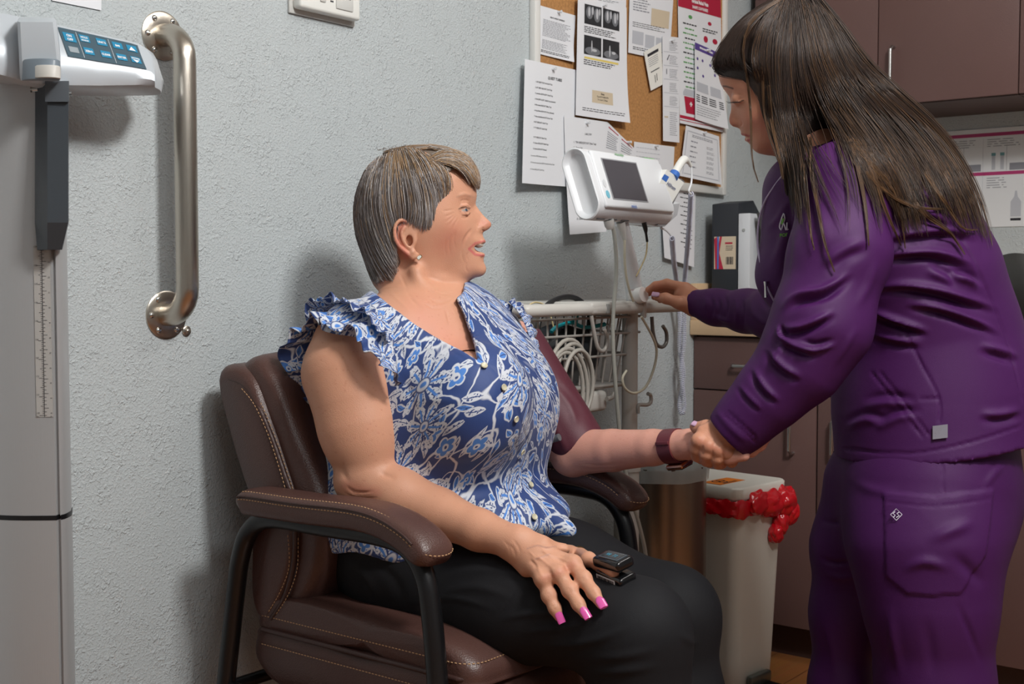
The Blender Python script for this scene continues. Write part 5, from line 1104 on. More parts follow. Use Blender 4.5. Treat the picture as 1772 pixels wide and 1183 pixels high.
def ear(S_, H, c, hgt, wid, rot, side=-1, lift=10):
    """an outer ear on the side of the head that faces the camera (side -1) or away (+1)"""
    ca, sa = math.cos(rot), math.sin(rot); base = float(H.half(np.array([c[0]]), np.array([c[1]]))[0])
    def pt(a, b, o): u, v = a*wid/2, b*hgt/2; return H.at(c[0]+u*ca-v*sa, c[1]+u*sa+v*ca, side*(base+o))
    hel = [(0.55, -0.25, 0), (0.45, -0.75, lift*0.7), (0.0, -1.0, lift*1.1), (-0.62, -0.82, lift*1.4), (-0.95, -0.3, lift*1.6), (-0.85, 0.2, lift*1.4), (-0.45, 0.62, lift), (-0.05, 0.95, lift*0.7), (0.35, 0.9, lift*0.3)]
    Q = [pt(*h) for h in catm([np.array(h) for h in hel], 3)]; sc = H.sc
    # flat concha plate
    for a, b, o, r in ((-0.2, -0.25, lift*0.55, 0.42), (-0.1, 0.25, lift*0.3, 0.30), (0.1, -0.45, lift*0.4, 0.32)): S_.ell(pt(a, b, o), (wid*r*sc, 2.6*sc, hgt*r*0.75*sc), (RT, FW, UP), k=0.004)
    S_.chain(Q, [2.6*sc+1.2*sc*(i > len(Q)*0.8) for i in range(len(Q))], k=0.0025)
    AH = [pt(*h) for h in catm([np.array(h) for h in [(0.1, -0.62, lift*0.8), (-0.35, -0.35, lift), (-0.35, 0.15, lift*0.95), (0.0, 0.5, lift*0.7), (0.3, 0.35, lift*0.5)]], 3)]
    S_.chain(AH, [2.2*sc]*len(AH), k=0.003)
    S_.cap(pt(0.05, 0.72, lift*0.7), pt(0.12, 0.85, lift*0.5), 5.5*sc, 5*sc, k=0.003)           # lobe
    S_.ell(pt(0.55, 0.15, lift*0.35), (3.5*sc, 4*sc, 7*sc), (RT, FW, UP), k=0.003)               # tragus
    S_.ell(pt(0.1, 0.1, lift*0.45), (5.5*sc, 7*sc, 9*sc), (RT, FW, UP), k=0.003, op='s')          # bowl
def hair_strands(name, strands, rad, m, parent, tints):
    """strands: list of (n,3) arrays; each becomes a thin three-sided lock"""
    V = []; F = []; C = []; base = 0
    a3 = np.array([0, 2.0944, 4.18879])
    for si, p in enumerate(strands):
        n = len(p); t = np.gradient(p, axis=0); t /= np.linalg.norm(t, axis=1)[:, None]+1e-12; u = np.cross(t, FW); u /= np.linalg.norm(u, axis=1)[:, None]+1e-9; w_ = np.cross(t, u)
        rr = rad[si]*np.minimum(1.0, np.linspace(2.6, 0.25, n))
        r_ = (p[:, None, :]+rr[:, None, None]*(u[:, None, :]*np.cos(a3)[None, :, None]+w_[:, None, :]*np.sin(a3)[None, :, None])).reshape(-1, 3); V.append(r_)
        i = (base+3*np.arange(n-1))[:, None]; 
        for k in range(3): k2 = (k+1) % 3; F.append(np.stack([i[:, 0]+k, i[:, 0]+k2, i[:, 0]+3+k2, i[:, 0]+3+k], 1))
        C.append(np.tile(tints[si], (3*n, 1)) if np.ndim(tints[si]) == 1 else np.repeat(tints[si], 3, axis=0)); base += 3*n
    return np.concatenate(V), np.concatenate(F), np.concatenate(C)
SKINM = mat('skin', (0.6, 0.35, 0.28), 0.46, attr='tint', sss=0.12, bump=(650, 0.00035, 'noise'), spec=0.35)
HAIRM = mat('hair', (0.2, 0.15, 0.1), 0.42, attr='tint', spec=0.45)
def resample(P_, n):
    P_ = np.array(P_); L = np.concatenate([[0], np.cumsum(np.linalg.norm(np.diff(P_, axis=0), axis=1))]); s_ = np.linspace(0, L[-1], n); return np.stack([np.interp(s_, L, P_[:, j]) for j in range(P_.shape[1])], 1)
# ------------------------------------------------------------------ the seated woman
SK = np.array(rgb(206, 152, 124)); SKR = np.array(rgb(198, 118, 98)); SKD = np.array(rgb(196, 140, 118))
woman = thing('person', 'seated grey-haired woman in blue floral blouse and black trousers smiling up at the woman in purple', 'person', (-1.44, -0.3, 0.51))
woman['label'] = 'seated woman with short grey hair in blue floral blouse and black trousers'
XS = np.array([1.0, 0, 0])
def tz(px, py): return onX(px, py, -1.44)
TOR = [(750, 575, 0.10, 0.060), (745, 585, 0.165, 0.095), (742, 600, 0.188, 0.118), (744, 660, 0.184, 0.138), (746, 720, 0.190, 0.150), (749, 790, 0.194, 0.157), (754, 860, 0.196, 0.156), (762, 925, 0.206, 0.160)]
TORP = [tz(a, b) for a, b, _, _ in TOR]
def torso(S_, off, lo=0, k=0.03):
    for i in range(lo, len(TOR)-1): S_.ecap(TORP[i], TORP[i+1], (TOR[i][2]+off, TOR[i][3]+off), (TOR[i+1][2]+off, TOR[i+1][3]+off), XS, k)
    S_.ell(onX(822, 700, -1.53), (0.085+off, 0.075+off, 0.085+off), k=0.10); S_.ell(onX(874, 690, -1.37), (0.080+off, 0.072+off, 0.085+off), k=0.10)
    S_.cap(onX(612, 572, -1.615), onX(735, 564, -1.44), 0.050+off, 0.048+off, k=0.02); S_.cap(onX(862, 576, -1.275), onX(770, 572, -1.44), 0.048+off, 0.046+off, k=0.02)
# head
D0 = 2.13
OUT = [(800, 287), (812, 300), (820, 318), (825, 334), (824, 346), (823.5, 353), (829, 362), (836, 371), (844, 379), (850.5, 386), (849.5, 393), (843, 398.5), (837, 401), (836, 408), (839, 414), (838.5, 420), (834, 424), (831, 429), (834, 435.5), (838, 441), (837.5, 448), (838, 454), (842, 463), (841, 472), (834, 478.5), (823, 481), (810, 487), (790, 498), (760, 505), (700, 505), (652, 500), (640, 470), (628, 440), (621, 400), (622, 360), (632, 315), (655, 280), (690, 261), (730, 256), (770, 264)]
HP = [(690, 300, 62), (690, 350, 72), (650, 350, 58), (650, 400, 56), (730, 290, 58), (760, 300, 54), (745, 350, 68), (740, 400, 68), (770, 330, 56), (790, 308, 42), (806, 322, 34), (815, 336, 25), (806, 342, 36), (770, 370, 62), (788, 382, 54), (797, 362, 42), (806, 362, 31), (815, 362, 17), (819, 356, 11), (818, 372, 17), (812, 384, 30), (800, 398, 46), (812, 412, 33), (780, 410, 55), (760, 430, 56), (740, 440, 58), (715, 440, 58), (790, 440, 42), (800, 455, 33), (818, 430, 24), (828, 444, 17), (829, 418, 18), (820, 405, 22), (815, 462, 26), (829, 468, 17), (804, 477, 26), (770, 470, 42), (740, 480, 50), (700, 470, 54), (660, 440, 50), (836, 384, 7.5), (843, 388, 7.5), (836, 396, 12), (830, 396, 13.5), (828, 378, 9), (826, 366, 7.5), (823, 388, 15), (650, 480, 44), (700, 495, 50), (760, 490, 46)]
H = HeadField(OUT, HP, D0, (730, 375))
S_ = Sdf(H.C0-np.array([0.17, 0.17, 0.29]), H.C0+np.array([0.17, 0.17, 0.135]), 0.0016)
H.apply(S_)
# neck and upper chest (skin)
S_.ecap(P(712, 462, D0), P(718, 545, D0-0.0), (0.050, 0.046), (0.056, 0.056), RT, k=0.010)
S_.cap(P(782, 490, D0), P(745, 560, D0-0.02), 0.013, 0.033, k=0.016)
torso(S_, -0.012, 0, 0.03)
S_.cap(P(720, 470, D0-0.055), P(752, 552, D0-0.065), 0.008, 0.006, k=0.02)
S_.cap(P(700, 578, D0-0.10), P(752, 566, D0-0.08), 0.008, 0.007, k=0.02)             # collar bone
ear(S_, H, (706, 412), 67, 39, -0.32, -1, 9); ear(S_, H, (706, 412), 67, 39, -0.32, 1, 9)
# eyes: ball and lids
for sd in (-1, 1):
    S_.ell(H.at(801, 363, sd*28), (0.0105, 0.012, 0.0105), (RT, FW, UP), k=0.001)
    S_.chain([H.at(791, 363, sd*45), H.at(798, 356, sd*41), H.at(807, 355, sd*35), H.at(813, 359, sd*27)], [0.0020, 0.0026, 0.0024, 0.0018], k=0.002)
    S_.chain([H.at(791, 365, sd*45), H.at(799, 370, sd*41), H.at(808, 370, sd*35), H.at(814, 366, sd*26)], [0.0018, 0.0022, 0.0022, 0.0016], k=0.002)
# open mouth with teeth
mc = H.at(829, 430, 0)
S_.ell(mc, (0.0185, 0.021, 0.0058), (nrm(RT*0.985-UP*0.10), FW, nrm(UP*0.985+RT*0.10)), k=0.002, op='s')
S_.ell(H.at(828.5, 424.5, 0), (0.0085, 0.0165, 0.0042), (RT, FW, UP), k=0.0004)
S_.chain([H.at(811, 430, -22), H.at(822, 421, -19), H.at(834, 418, -12), H.at(838, 418, 0), H.at(834, 418, 12), H.at(822, 421, 19), H.at(811, 430, 22)], [0.001, 0.0022, 0.0026, 0.0028, 0.0026, 0.0022, 0.001], k=0.002)
S_.chain([H.at(811, 431, -22), H.at(822, 440, -18), H.at(833, 441, -11), H.at(836, 441.5, 0), H.at(833, 441, 11), H.at(822, 440, 18), H.at(811, 431, 22)], [0.001, 0.0024, 0.003, 0.0034, 0.003, 0.0024, 0.001], k=0.002)
V, F = S_.mesh(); V = relax(V, F, 1, 0.4); hs = Skin(V, F, SK)
# creases of the face: crow's feet, smile lines, cheek lines, neck folds
for a in (((788, 366), (778, 372), (766, 376)), ((789, 369), (779, 378), (768, 386)), ((791, 372), (783, 382), (774, 394)), ((787, 362), (776, 364), (764, 365)), ((795, 374), (788, 386), (782, 400))): hs.fold(a, 1.3, -0.0007, taper=0.8)
for a, w_, am in ((((820, 392), (812, 402), (803, 416), (800, 432)), 2.4, -0.0014), (((806, 414), (800, 428), (800, 446), (806, 458)), 1.8, -0.0011), (((790, 396), (786, 414), (789, 436)), 1.6, -0.0008), (((782, 402), (777, 420), (780, 444)), 1.5, -0.0007), (((772, 408), (770, 426), (772, 446)), 1.4, -0.0005), (((808, 452), (806, 464), (812, 472)), 1.6, -0.0008), (((812, 434), (808, 442), (810, 452)), 1.4, -0.0007)): hs.fold(a, w_, am, taper=0.7)
hs.fold([(795, 350), (803, 346), (813, 348)], 2.0, -0.0010); hs.fold([(790, 342), (803, 336), (818, 340)], 3.2, 0.0014)
hs.fold([(796, 376), (805, 377), (813, 373)], 1.6, -0.0008)
for a, w_, am in ((((735, 508), (755, 522), (772, 521), (786, 512)), 2.4, -0.0013), (((728, 520), (750, 533), (772, 530)), 2.2, -0.0010), (((740, 497), (765, 508), (785, 506)), 2.0, -0.0009), (((700, 500), (715, 520), (735, 540)), 3.0, -0.0010), (((770, 532), (775, 548), (778, 566)), 2.5, -0.0012), (((690, 470), (700, 490), (705, 505)), 2.5, -0.0007), (((668, 500), (690, 520), (715, 545)), 3.0, 0.0008)): hs.fold(a, w_, am, taper=0.8)
hs.fold([(837, 393), (835, 398), (838, 399)], 1.6, -0.0016, taper=0.2)   # nostril
hs.fold([(830, 388), (826, 393), (827, 399)], 1.2, -0.0010, taper=0.4)
hs.fold([(712, 468), (740, 480), (775, 488), (806, 486)], 5, -0.0020, taper=0.7)
hs.redo()
hs.paint([(785, 402), (770, 420)], 34, SKR, 0.45, 1.0); hs.paint([(836, 386), (848, 388)], 11, SKR, 0.55, 1.0); hs.paint([(700, 385), (688, 400), (690, 420), (705, 442)], 9, np.array(rgb(214, 120, 108)), 0.6, 1.0)
hs.paint([(730, 545), (790, 600)], 55, np.array(rgb(214, 142, 122)), 0.5, 1.0); hs.paint([(800, 285), (770, 300)], 20, np.array(rgb(232, 184, 160)), 0.4, 1.0)
LIP = np.array(rgb(200, 108, 104)); hs.paint([(812, 430), (822, 421), (834, 417.5), (839, 417)], 2.3, LIP, 0.85, 0.5); hs.paint([(812, 431), (822, 440), (833, 441.5), (837, 442)], 3.0, LIP, 0.85, 0.5)
# inside of the mouth and the teeth are coloured by where they lie
mu, mv, mw = H.uvw(hs.V); mu = mu-829; mv = mv-430; mw = np.abs(mw)
inm = (mu > -17) & (mu < 4.5) & (np.abs(mv+0.08*mu) < 6.5) & (mw < 20) & (((hs.N@RT) > -0.9)); e_ = ((mu-0)/19)**2+(mw/21.5)**2+((mv)/6.6)**2; ins_ = (e_ < 1.02) & (mu < 5.5)
hs.C[ins_] = rgb(86, 28, 28); te = (((mu+0.5)/9.6)**2+(mw/17.8)**2+((mv+5.5)/5.2)**2 < 1) & (mv > -8.2) & (mu > -12) & (hs.N@UP < 0.6); hs.C[te] = rgb(236, 228, 212)
# eye
hs.paint([(798, 363.5), (804, 361.5), (811, 363), (804, 366)], 0.5, np.array(rgb(176, 164, 158)), 1.0, 0.3, closed=True); hs.paint([(806.5, 362), (807.5, 364)], 2.2, np.array(rgb(70, 96, 112)), 1.0, 0.3); hs.paint([(807.6, 362.3), (808.0, 363)], 1.1, np.array(rgb(10, 10, 12)), 1.0, 0.3)
hs.paint([(794, 361.5), (799, 359), (806, 358.3), (812, 361)], 1.3, np.array(rgb(58, 40, 36)), 0.9, 0.6); hs.paint([(796, 366), (804, 368), (811, 365.5)], 0.8, np.array(rgb(150, 90, 80)), 0.6, 0.6)
hs.paint([(790, 341), (803, 335), (819, 341)], 2.0, np.array(rgb(176, 138, 116)), 0.5, 1.0)
def freckles(k, box_, n, col, r=(0.8, 2.0), a=0.4, seed=3, dr=None):
    g = np.random.default_rng(seed)
    for _ in range(n):
        x = g.uniform(box_[0], box_[2]); y = g.uniform(box_[1], box_[3]); k.paint([(x, y), (x+1, y+0.5)], g.uniform(*r), col, a, 1.0, dr=dr)
freckles(hs, (650, 500, 840, 640), 90, np.array(rgb(190, 120, 96)), a=0.4)
# ------------------------------------------------------------------ trousers
BT = mat('black_trouser_cloth', rgb(24, 24, 27), 0.75, spec=0.25, bump=(900, 0.0002, 'noise'))
S_ = Sdf((-1.78, -1.02, 0.03), (-1.10, -0.05, 0.78), 0.0038)
hN, kN = onX(700, 985, -1.545), P(1102, 1092, 1.775); hF, kF = onX(820, 945, -1.345), P(1160, 1062, 1.955)
S_.ecap((-1.44, -0.24, 0.59), (-1.44, -0.36, 0.60), (0.205, 0.115), (0.19, 0.10), XS, k=0.04)
for hp0, kp, s_ in ((hN, kN, -1), (hF, kF, 1)):
    S_.chain([hp0, hp0*0.5+kp*0.5, kp], [0.098, 0.087, 0.071], k=0.05)
    S_.chain([kp+np.array([0, 0.0, -0.004]), kp+np.array([0, -0.012, -0.14]), kp+np.array([-0.01*s_, 0.01, -0.36]), np.array([kp[0], kp[1]+0.02, 0.07])], [0.070, 0.070, 0.064, 0.062], k=0.04)
V, F = S_.mesh(); V = relax(V, F, 2, 0.5); tr = Skin(V, F, (0.02, 0.02, 0.02))
for a, w_, am in ((((760, 1000), (850, 985), (960, 1010)), 7, 0.003), (((730, 1040), (820, 1015), (900, 1040)), 8, 0.003), (((850, 1075), (930, 1060), (1010, 1072)), 6, 0.0035), (((880, 1095), (980, 1085), (1060, 1062)), 6, 0.003), (((930, 1120), (1020, 1110), (1100, 1080)), 7, 0.0035), (((700, 1045), (790, 1035), (870, 1060)), 5, 0.0025), (((1000, 1140), (1080, 1135), (1150, 1120)), 8, 0.003),
                  (((1010, 1165), (1090, 1160), (1150, 1150)), 7, 0.003), (((620, 960), (680, 1000), (700, 1060)), 9, -0.003), (((1170, 1090), (1195, 1110), (1215, 1110)), 6, 0.002), (((905, 1000), (880, 1040), (850, 1085)), 2.0, -0.0016), (((600, 960), (640, 1010), (650, 1060)), 8, 0.003)): tr.fold(a, w_, am, taper=0.9)
tr.noise(0.0008, 40, 2)
skins_object('trousers', [tr], BT, woman, color=False)
for kp in (kN, kF):
    t_ = Sdf((kp[0]-0.07, kp[1]-0.2, -0.002), (kp[0]+0.07, kp[1]+0.12, 0.12), 0.004); t_.ecap((kp[0], kp[1]+0.04, 0.042), (kp[0], kp[1]-0.12, 0.034), (0.040, 0.036), (0.042, 0.028), XS, k=0.02); t_.cap((kp[0], kp[1]+0.03, 0.05), (kp[0], kp[1]+0.02, 0.09), 0.040, 0.044, k=0.02)
    V, F = t_.mesh(); V[:, 2] = np.maximum(V[:, 2], 0.0015); skins_object('shoe', [Skin(V, F, (0, 0, 0))], mat('black_shoe', rgb(26, 26, 28), 0.4), woman, color=False)
def on_lap(px, py, lift):
    """depth of a point resting on the trousers at this place"""
    d_ = (tr.X-px)**2+(tr.Y-py)**2; m = (d_ < 49) & (tr.face > 0); return float(tr.D[m].min())-lift if m.any() else 1.8
# near arm and hand
DA = 1.97
def hand_fingers(S, spec, k=0.006):
    for pts, rr in spec: S.chain([P(*p) for p in pts], rr, k=0.004)
arm = [(602, 592, 2.01), (600, 645, 1.985), (622, 740, 1.965), (640, 815, 1.955)]
pts_ = [P(*a) for a in arm]+[P(700, 862, 1.93), P(800, 905, 1.88), P(905, 945, 1.845), P(975, 975, 1.82), P(1060, 1010, 1.8), P(1045, 1060, 1.78)]
S_ = Sdf(np.array(pts_).min(0)-0.085, np.array(pts_).max(0)+0.085, 0.0019)
S_.chain([P(*a) for a in arm], [0.055, 0.065, 0.058, 0.046], k=0.03)
S_.ecap(P(612, 690, 1.97), P(628, 760, 1.965), (0.060, 0.062), (0.055, 0.056), RT, k=0.02)
wd = on_lap(893, 945, 0.024); fo = [(632, 828, 1.955), (690, 856, 1.935), (760, 888, 1.912), (830, 917, (1.905+wd)/2), (893, 939, wd)]
S_.chain([P(*a) for a in fo], [0.044, 0.042, 0.037, 0.030, 0.0240], k=0.012)
S_.cap(P(610, 835, 1.955), P(622, 850, 1.95), 0.026, 0.024, k=0.02)
# palm as a flat wedge from the wrist to the four knuckles; side axis runs across the knuckles
KN = [(940, 1002, on_lap(940, 1002, 0.020)), (967, 992, on_lap(967, 992, 0.024)), (992, 975, on_lap(992, 975, 0.024)), (1001, 957, on_lap(1001, 957, 0.018))]
S_.ecap(P(893, 940, wd), P(925, 962, on_lap(925, 962, 0.020)), (0.027, 0.0195), (0.034, 0.0185), P(940, 1002, 1.815)-P(1001, 955, 1.81), k=0.012)
for kx, ky, kd in KN: S_.cap(P(912, 953, wd-0.005), P(kx, ky, kd), 0.0175, 0.0115, k=0.012)
L_ = on_lap
FING = [([KN[0], (950, 1030, L_(950, 1030, 0.012)), (960, 1052, L_(960, 1052, 0.009)), (967, 1067, L_(967, 1067, 0.007))], [0.0108, 0.0098, 0.0086, 0.0066]),
        ([KN[1], (986, 1021, L_(986, 1021, 0.015)), (1001, 1045, L_(1001, 1045, 0.010)), (1012, 1062, L_(1012, 1062, 0.007))], [0.0112, 0.0102, 0.0090, 0.0068]),
        ([KN[2], (1010, 1001, L_(1010, 1001, 0.015)), (1027, 1025, L_(1027, 1025, 0.010)), (1040, 1045, L_(1040, 1045, 0.007))], [0.0114, 0.0105, 0.0092, 0.0068]),
        ([KN[3], (1018, 968, L_(1018, 968, 0.016)), (1036, 976, L_(1036, 976, 0.018)), (1062, 990, L_(1062, 990, 0.018))], [0.0114, 0.0102, 0.0092, 0.008])]
for pts, rr in FING:
    S_.chain([P(*p) for p in pts], rr, k=0.006)
    S_.ell(P(*pts[1]), (rr[1]*1.12,)*3, k=0.004)
for (x0, y0, d0), _r in zip(KN, (0, 0, 0, 0)): S_.ell(P(x0-2, y0-2, d0-0.006), (0.010, 0.010, 0.009), k=0.010)
S_.chain([P(905, 946, wd+0.004), P(940, 948, wd+0.0), P(975, 950, wd+0.004)], [0.013, 0.012, 0.009], k=0.012)   # thumb, tucked under the palm
V, F = S_.mesh(); V = relax(V, F, 1, 0.4); ha = Skin(V, F, SK)
dr = (1.6, 2.2)
for a, w_, am in ((((596, 838), (612, 850), (632, 852), (650, 848)), 2.2, -0.0022), (((590, 846), (606, 858), (630, 862), (660, 860)), 2.0, -0.0020), (((600, 850), (622, 857), (648, 856)), 1.4, -0.0012), (((588, 800), (596, 822), (606, 838)), 5, -0.0015), (((655, 812), (668, 822), (690, 826)), 5, -0.002),
                  (((876, 938), (888, 950), (893, 966)), 1.8, -0.0009), (((884, 930), (896, 944), (902, 962)), 1.6, -0.0008), (((868, 930), (880, 946), (884, 962)), 1.6, -0.0006), (((600, 600), (640, 650), (660, 700)), 30, 0.002)): ha.fold(a, w_, am, taper=0.8)
# veins, tendons and knuckle creases
for a in (((912, 948), (930, 942), (946, 946), (962, 944)), ((926, 968), (940, 962), (952, 958)), ((912, 950), (928, 965), (944, 968)), ((935, 945), (945, 958), (962, 966))): ha.fold(a, 1.8, 0.0011, taper=0.7)
for a in (((918, 958), (930, 980), (939, 1000)), ((922, 955), (945, 974), (965, 990)), ((928, 950), (960, 962), (990, 974)), ((930, 944), (965, 948), (998, 954))): ha.fold(a, 2.4, 0.0010, taper=0.6)
for a in (((950, 985), (955, 998), (958, 1004)), ((977, 976), (982, 986), (984, 992)), ((930, 985), (925, 975), (915, 968))): ha.fold(a, 3, -0.0018, taper=0.6)
for (x, y), (tx, ty) in (((950, 1029), (0.30, 0.95)), ((985, 1021), (0.5, 0.86)), ((1010, 1002), (0.58, 0.82)), ((959, 1051), (0.3, 0.95)), ((1000, 1044), (0.5, 0.86)), ((1026, 1025), (0.58, 0.82))):
    for o in (-3.2, 0, 3.2): cx_, cy_ = x+tx*o, y+ty*o; ha.fold([(cx_-ty*6, cy_+tx*6), (cx_, cy_+0.5), (cx_+ty*6, cy_-tx*6)], 1.0, -0.0007, taper=0.8)
ha.redo()
NAIL = np.array(rgb(226, 112, 178))
for (x, y), (tx, ty), L, w_ in (((966, 1064), (0.36, 0.93), 8, 5.2), ((1010, 1059), (0.53, 0.85), 8, 5.6), ((1038, 1043), (0.58, 0.81), 8, 5.8)): pass
ha.paint([(600, 840), (650, 852)], 16, SKR, 0.5, 1.0); ha.paint([(940, 1000), (968, 990), (993, 974)], 10, SKR, 0.4, 1.0)
ha.paint([(912, 949), (930, 943), (946, 947), (962, 945)], 1.8, np.array(rgb(150, 118, 118)), 0.45, 1.0); ha.paint([(926, 968), (940, 962), (952, 958)], 1.6, np.array(rgb(150, 118, 118)), 0.5, 1.0)
freckles(ha, (530, 560, 700, 860), 170, np.array(rgb(180, 112, 86)), a=0.5, r=(0.8, 1.9)); freckles(ha, (690, 850, 960, 980), 80, np.array(rgb(186, 116, 92)), a=0.4, seed=5)
# far arm and the hand held by the nurse
fa = [(884, 605, 2.27), (935, 690, 2.27), (992, 778, 2.235)]; fb_ = [(1000, 782, 2.225), (1060, 779, 2.17), (1130, 774, 2.105), (1195, 768, 2.045), (1225, 768, 2.02)]
pts_ = [P(*a) for a in fa+fb_]+[P(1345, 740, 1.95)]
S_ = Sdf(np.array(pts_).min(0)-0.07, np.array(pts_).max(0)+0.07, 0.0022)
S_.chain([P(*a) for a in fa], [0.056, 0.056, 0.042], k=0.03); S_.chain([P(*a) for a in fb_], [0.041, 0.0365, 0.0305, 0.0245, 0.0235], k=0.006)
S_.ell(P(990, 798, 2.235), (0.03, 0.03, 0.024), k=0.02)
S_.ecap(P(1222, 768, 2.02), P(1275, 766, 1.985), (0.018, 0.028), (0.016, 0.036), UP, k=0.012)
FF = [([(1272, 775, 1.985), (1300, 780, 1.972), (1316, 770, 1.968), (1330, 752, 1.968)], [0.0112, 0.0098, 0.0088, 0.0072]), ([(1272, 766, 1.99), (1300, 769, 1.985), (1320, 759, 1.98), (1333, 742, 1.98)], [0.0112, 0.010, 0.009, 0.0075]),
      ([(1270, 757, 2.0), (1298, 758, 1.998), (1318, 750, 1.995), (1334, 734, 1.995)], [0.0112, 0.0098, 0.0088, 0.0072]), ([(1266, 750, 2.01), (1290, 747, 2.01), (1310, 738, 2.01), (1322, 724, 2.01)], [0.011, 0.0092, 0.0082, 0.0068])]
for pts, rr in FF: S_.chain([P(*p) for p in pts], rr, k=0.004)
S_.chain([P(1235, 780, 1.99), P(1262, 790, 1.965), P(1288, 788, 1.955)], [0.015, 0.011, 0.009], k=0.008)
V, F = S_.mesh(); V = relax(V, F, 1, 0.4); hb = Skin(V, F, np.array(rgb(214, 156, 138)))
for a, w_, am in ((((1000, 800), (1040, 806), (1080, 800)), 3, -0.001), (((990, 806), (1030, 812), (1070, 808)), 2.4, -0.0009), (((1212, 750), (1209, 768), (1212, 786)), 1.5, -0.0006)): hb.fold(a, w_, am, taper=0.8)
hb.redo(); freckles(hb, (980, 740, 1200, 815), 60, np.array(rgb(196, 120, 100)), a=0.35, seed=8)
# the trunk under the clothes, so that head, arms and legs belong to one body
S_ = Sdf((-1.75, -0.62, 0.46), (-1.10, -0.02, 1.02), 0.006); torso(S_, -0.014, 1); V, F = S_.mesh(); tb = Skin(V, F, SK)
skins_object('body', [hs, ha, hb, tb], SKINM, woman)
# finger nails
NM = mat('pink_nail_polish', rgb(214, 88, 162), 0.16, coat=0.6)
for fi, w_ in ((0, 0.0058), (1, 0.0063), (2, 0.0066)):
    f_ = [P(*p) for p in FING[fi][0]]; d = nrm(f_[3]-f_[2]); r_ = FING[fi][1][3]; o = nrm(-FW*0.85+UP*0.6); o = nrm(o-d*(o@d)); s_ = np.cross(d, o); A = f_[3]-d*0.0075+o*(r_*0.93); B = f_[3]+d*0.0105+o*(r_*0.60); R = []
    for t in np.linspace(0, 1, 9):
        c_ = A+(B-A)*t; wd_ = w_*(0.55+0.45*min(1, t*4))*(1.0 if t < 0.9 else 0.92)
        R.append([c_+s_*wd_*math.cos(g)+o*0.0022*math.sin(g) for g in np.linspace(0, 2*math.pi, 16, endpoint=False)])
    MB().rings(R).build('fingernail', NM, woman, angle=60)
# ring on the forefinger, earring
f_ = [P(*p) for p in FING[3][0]]; d = nrm(f_[1]-f_[0]); a = f_[0]+d*0.006
MB().tube([a, a+d*0.0065], 0.0119, 28).build('ring', mat('gold', rgb(226, 190, 130), 0.2, 1.0), woman, angle=40)
hp_ = [(0.0045*(16*math.sin(t)**3)/16, 0.0042*(13*math.cos(t)-5*math.cos(2*t)-2*math.cos(3*t)-math.cos(4*t))/15) for t in np.linspace(0, 2*math.pi, 26, endpoint=False)]
ec = H.at(725, 443, -(float(H.half(np.array([725]), np.array([440]))[0])+12)); M = frame(ec, RT, UP, -FW)
er = MB().prism([(x*1.25, y*1.25) for x, y in hp_], 0.002, M=M).build('earring', mat('gold', rgb(226, 190, 130), 0.2, 1.0), woman)
MB().prism([(x*0.95, y*0.95) for x, y in hp_], 0.0028, M=M).build('earring_inlay', mat('pearl', rgb(222, 224, 216), 0.2), er)
# ------------------------------------------------------------------ printed blouse
class NG:
    """small helper that writes shader maths"""
    def __init__(s, m): s.nt = m.node_tree; s.N = s.nt.nodes; s.L = s.nt.links
    def _in(s, sock, v):
        if isinstance(v, (int, float)): sock.default_value = v
        elif isinstance(v, tuple): sock.default_value = v
        else: s.L.new(v, sock)
    def m(s, op, a, b=0.0, c=0.0, clamp=False):
        n = s.N.new('ShaderNodeMath'); n.operation = op; n.use_clamp = clamp; s._in(n.inputs[0], a); s._in(n.inputs[1], b); s._in(n.inputs[2], c); return n.outputs[0]
    def v(s, op, a, b=(0, 0, 0), sc=1.0):
        n = s.N.new('ShaderNodeVectorMath'); n.operation = op; s._in(n.inputs[0], a); s._in(n.inputs[1], b)
        if op == 'SCALE': s._in(n.inputs['Scale'], sc)
        return n.outputs['Value'] if op in ('LENGTH', 'DOT_PRODUCT') else n.outputs[0]
    def xyz(s, a): n = s.N.new('ShaderNodeSeparateXYZ'); s._in(n.inputs[0], a); return n.outputs[0], n.outputs[1], n.outputs[2]
    def vor(s, vec, scale, rnd=0.8): n = s.N.new('ShaderNodeTexVoronoi'); n.voronoi_dimensions = '2D'; n.inputs['Scale'].default_value = scale; n.inputs['Randomness'].default_value = rnd; s._in(n.inputs['Vector'], vec); return n.outputs['Position'], n.outputs['Color'], n.outputs['Distance']
    def noise(s, vec, scale, det=2.0, col=False): n = s.N.new('ShaderNodeTexNoise'); n.inputs['Scale'].default_value = scale; n.inputs['Detail'].default_value = det; s._in(n.inputs['Vector'], vec); return n.outputs['Color'] if col else n.outputs['Fac']
    def mix(s, f, a, b): n = s.N.new('ShaderNodeMix'); n.data_type = 'RGBA'; s._in(n.inputs['Factor'], f); s._in(n.inputs['A'], a); s._in(n.inputs['B'], b); return n.outputs['Result']
    def lt(s, a, b, soft=0.04): return s.m('MULTIPLY_ADD', s.m('SUBTRACT', b, a), 1/soft, 0.5, True)
    def AND(s, a, b): return s.m('MULTIPLY', a, b)
    def NOT(s, a): return s.m('SUBTRACT', 1.0, a)
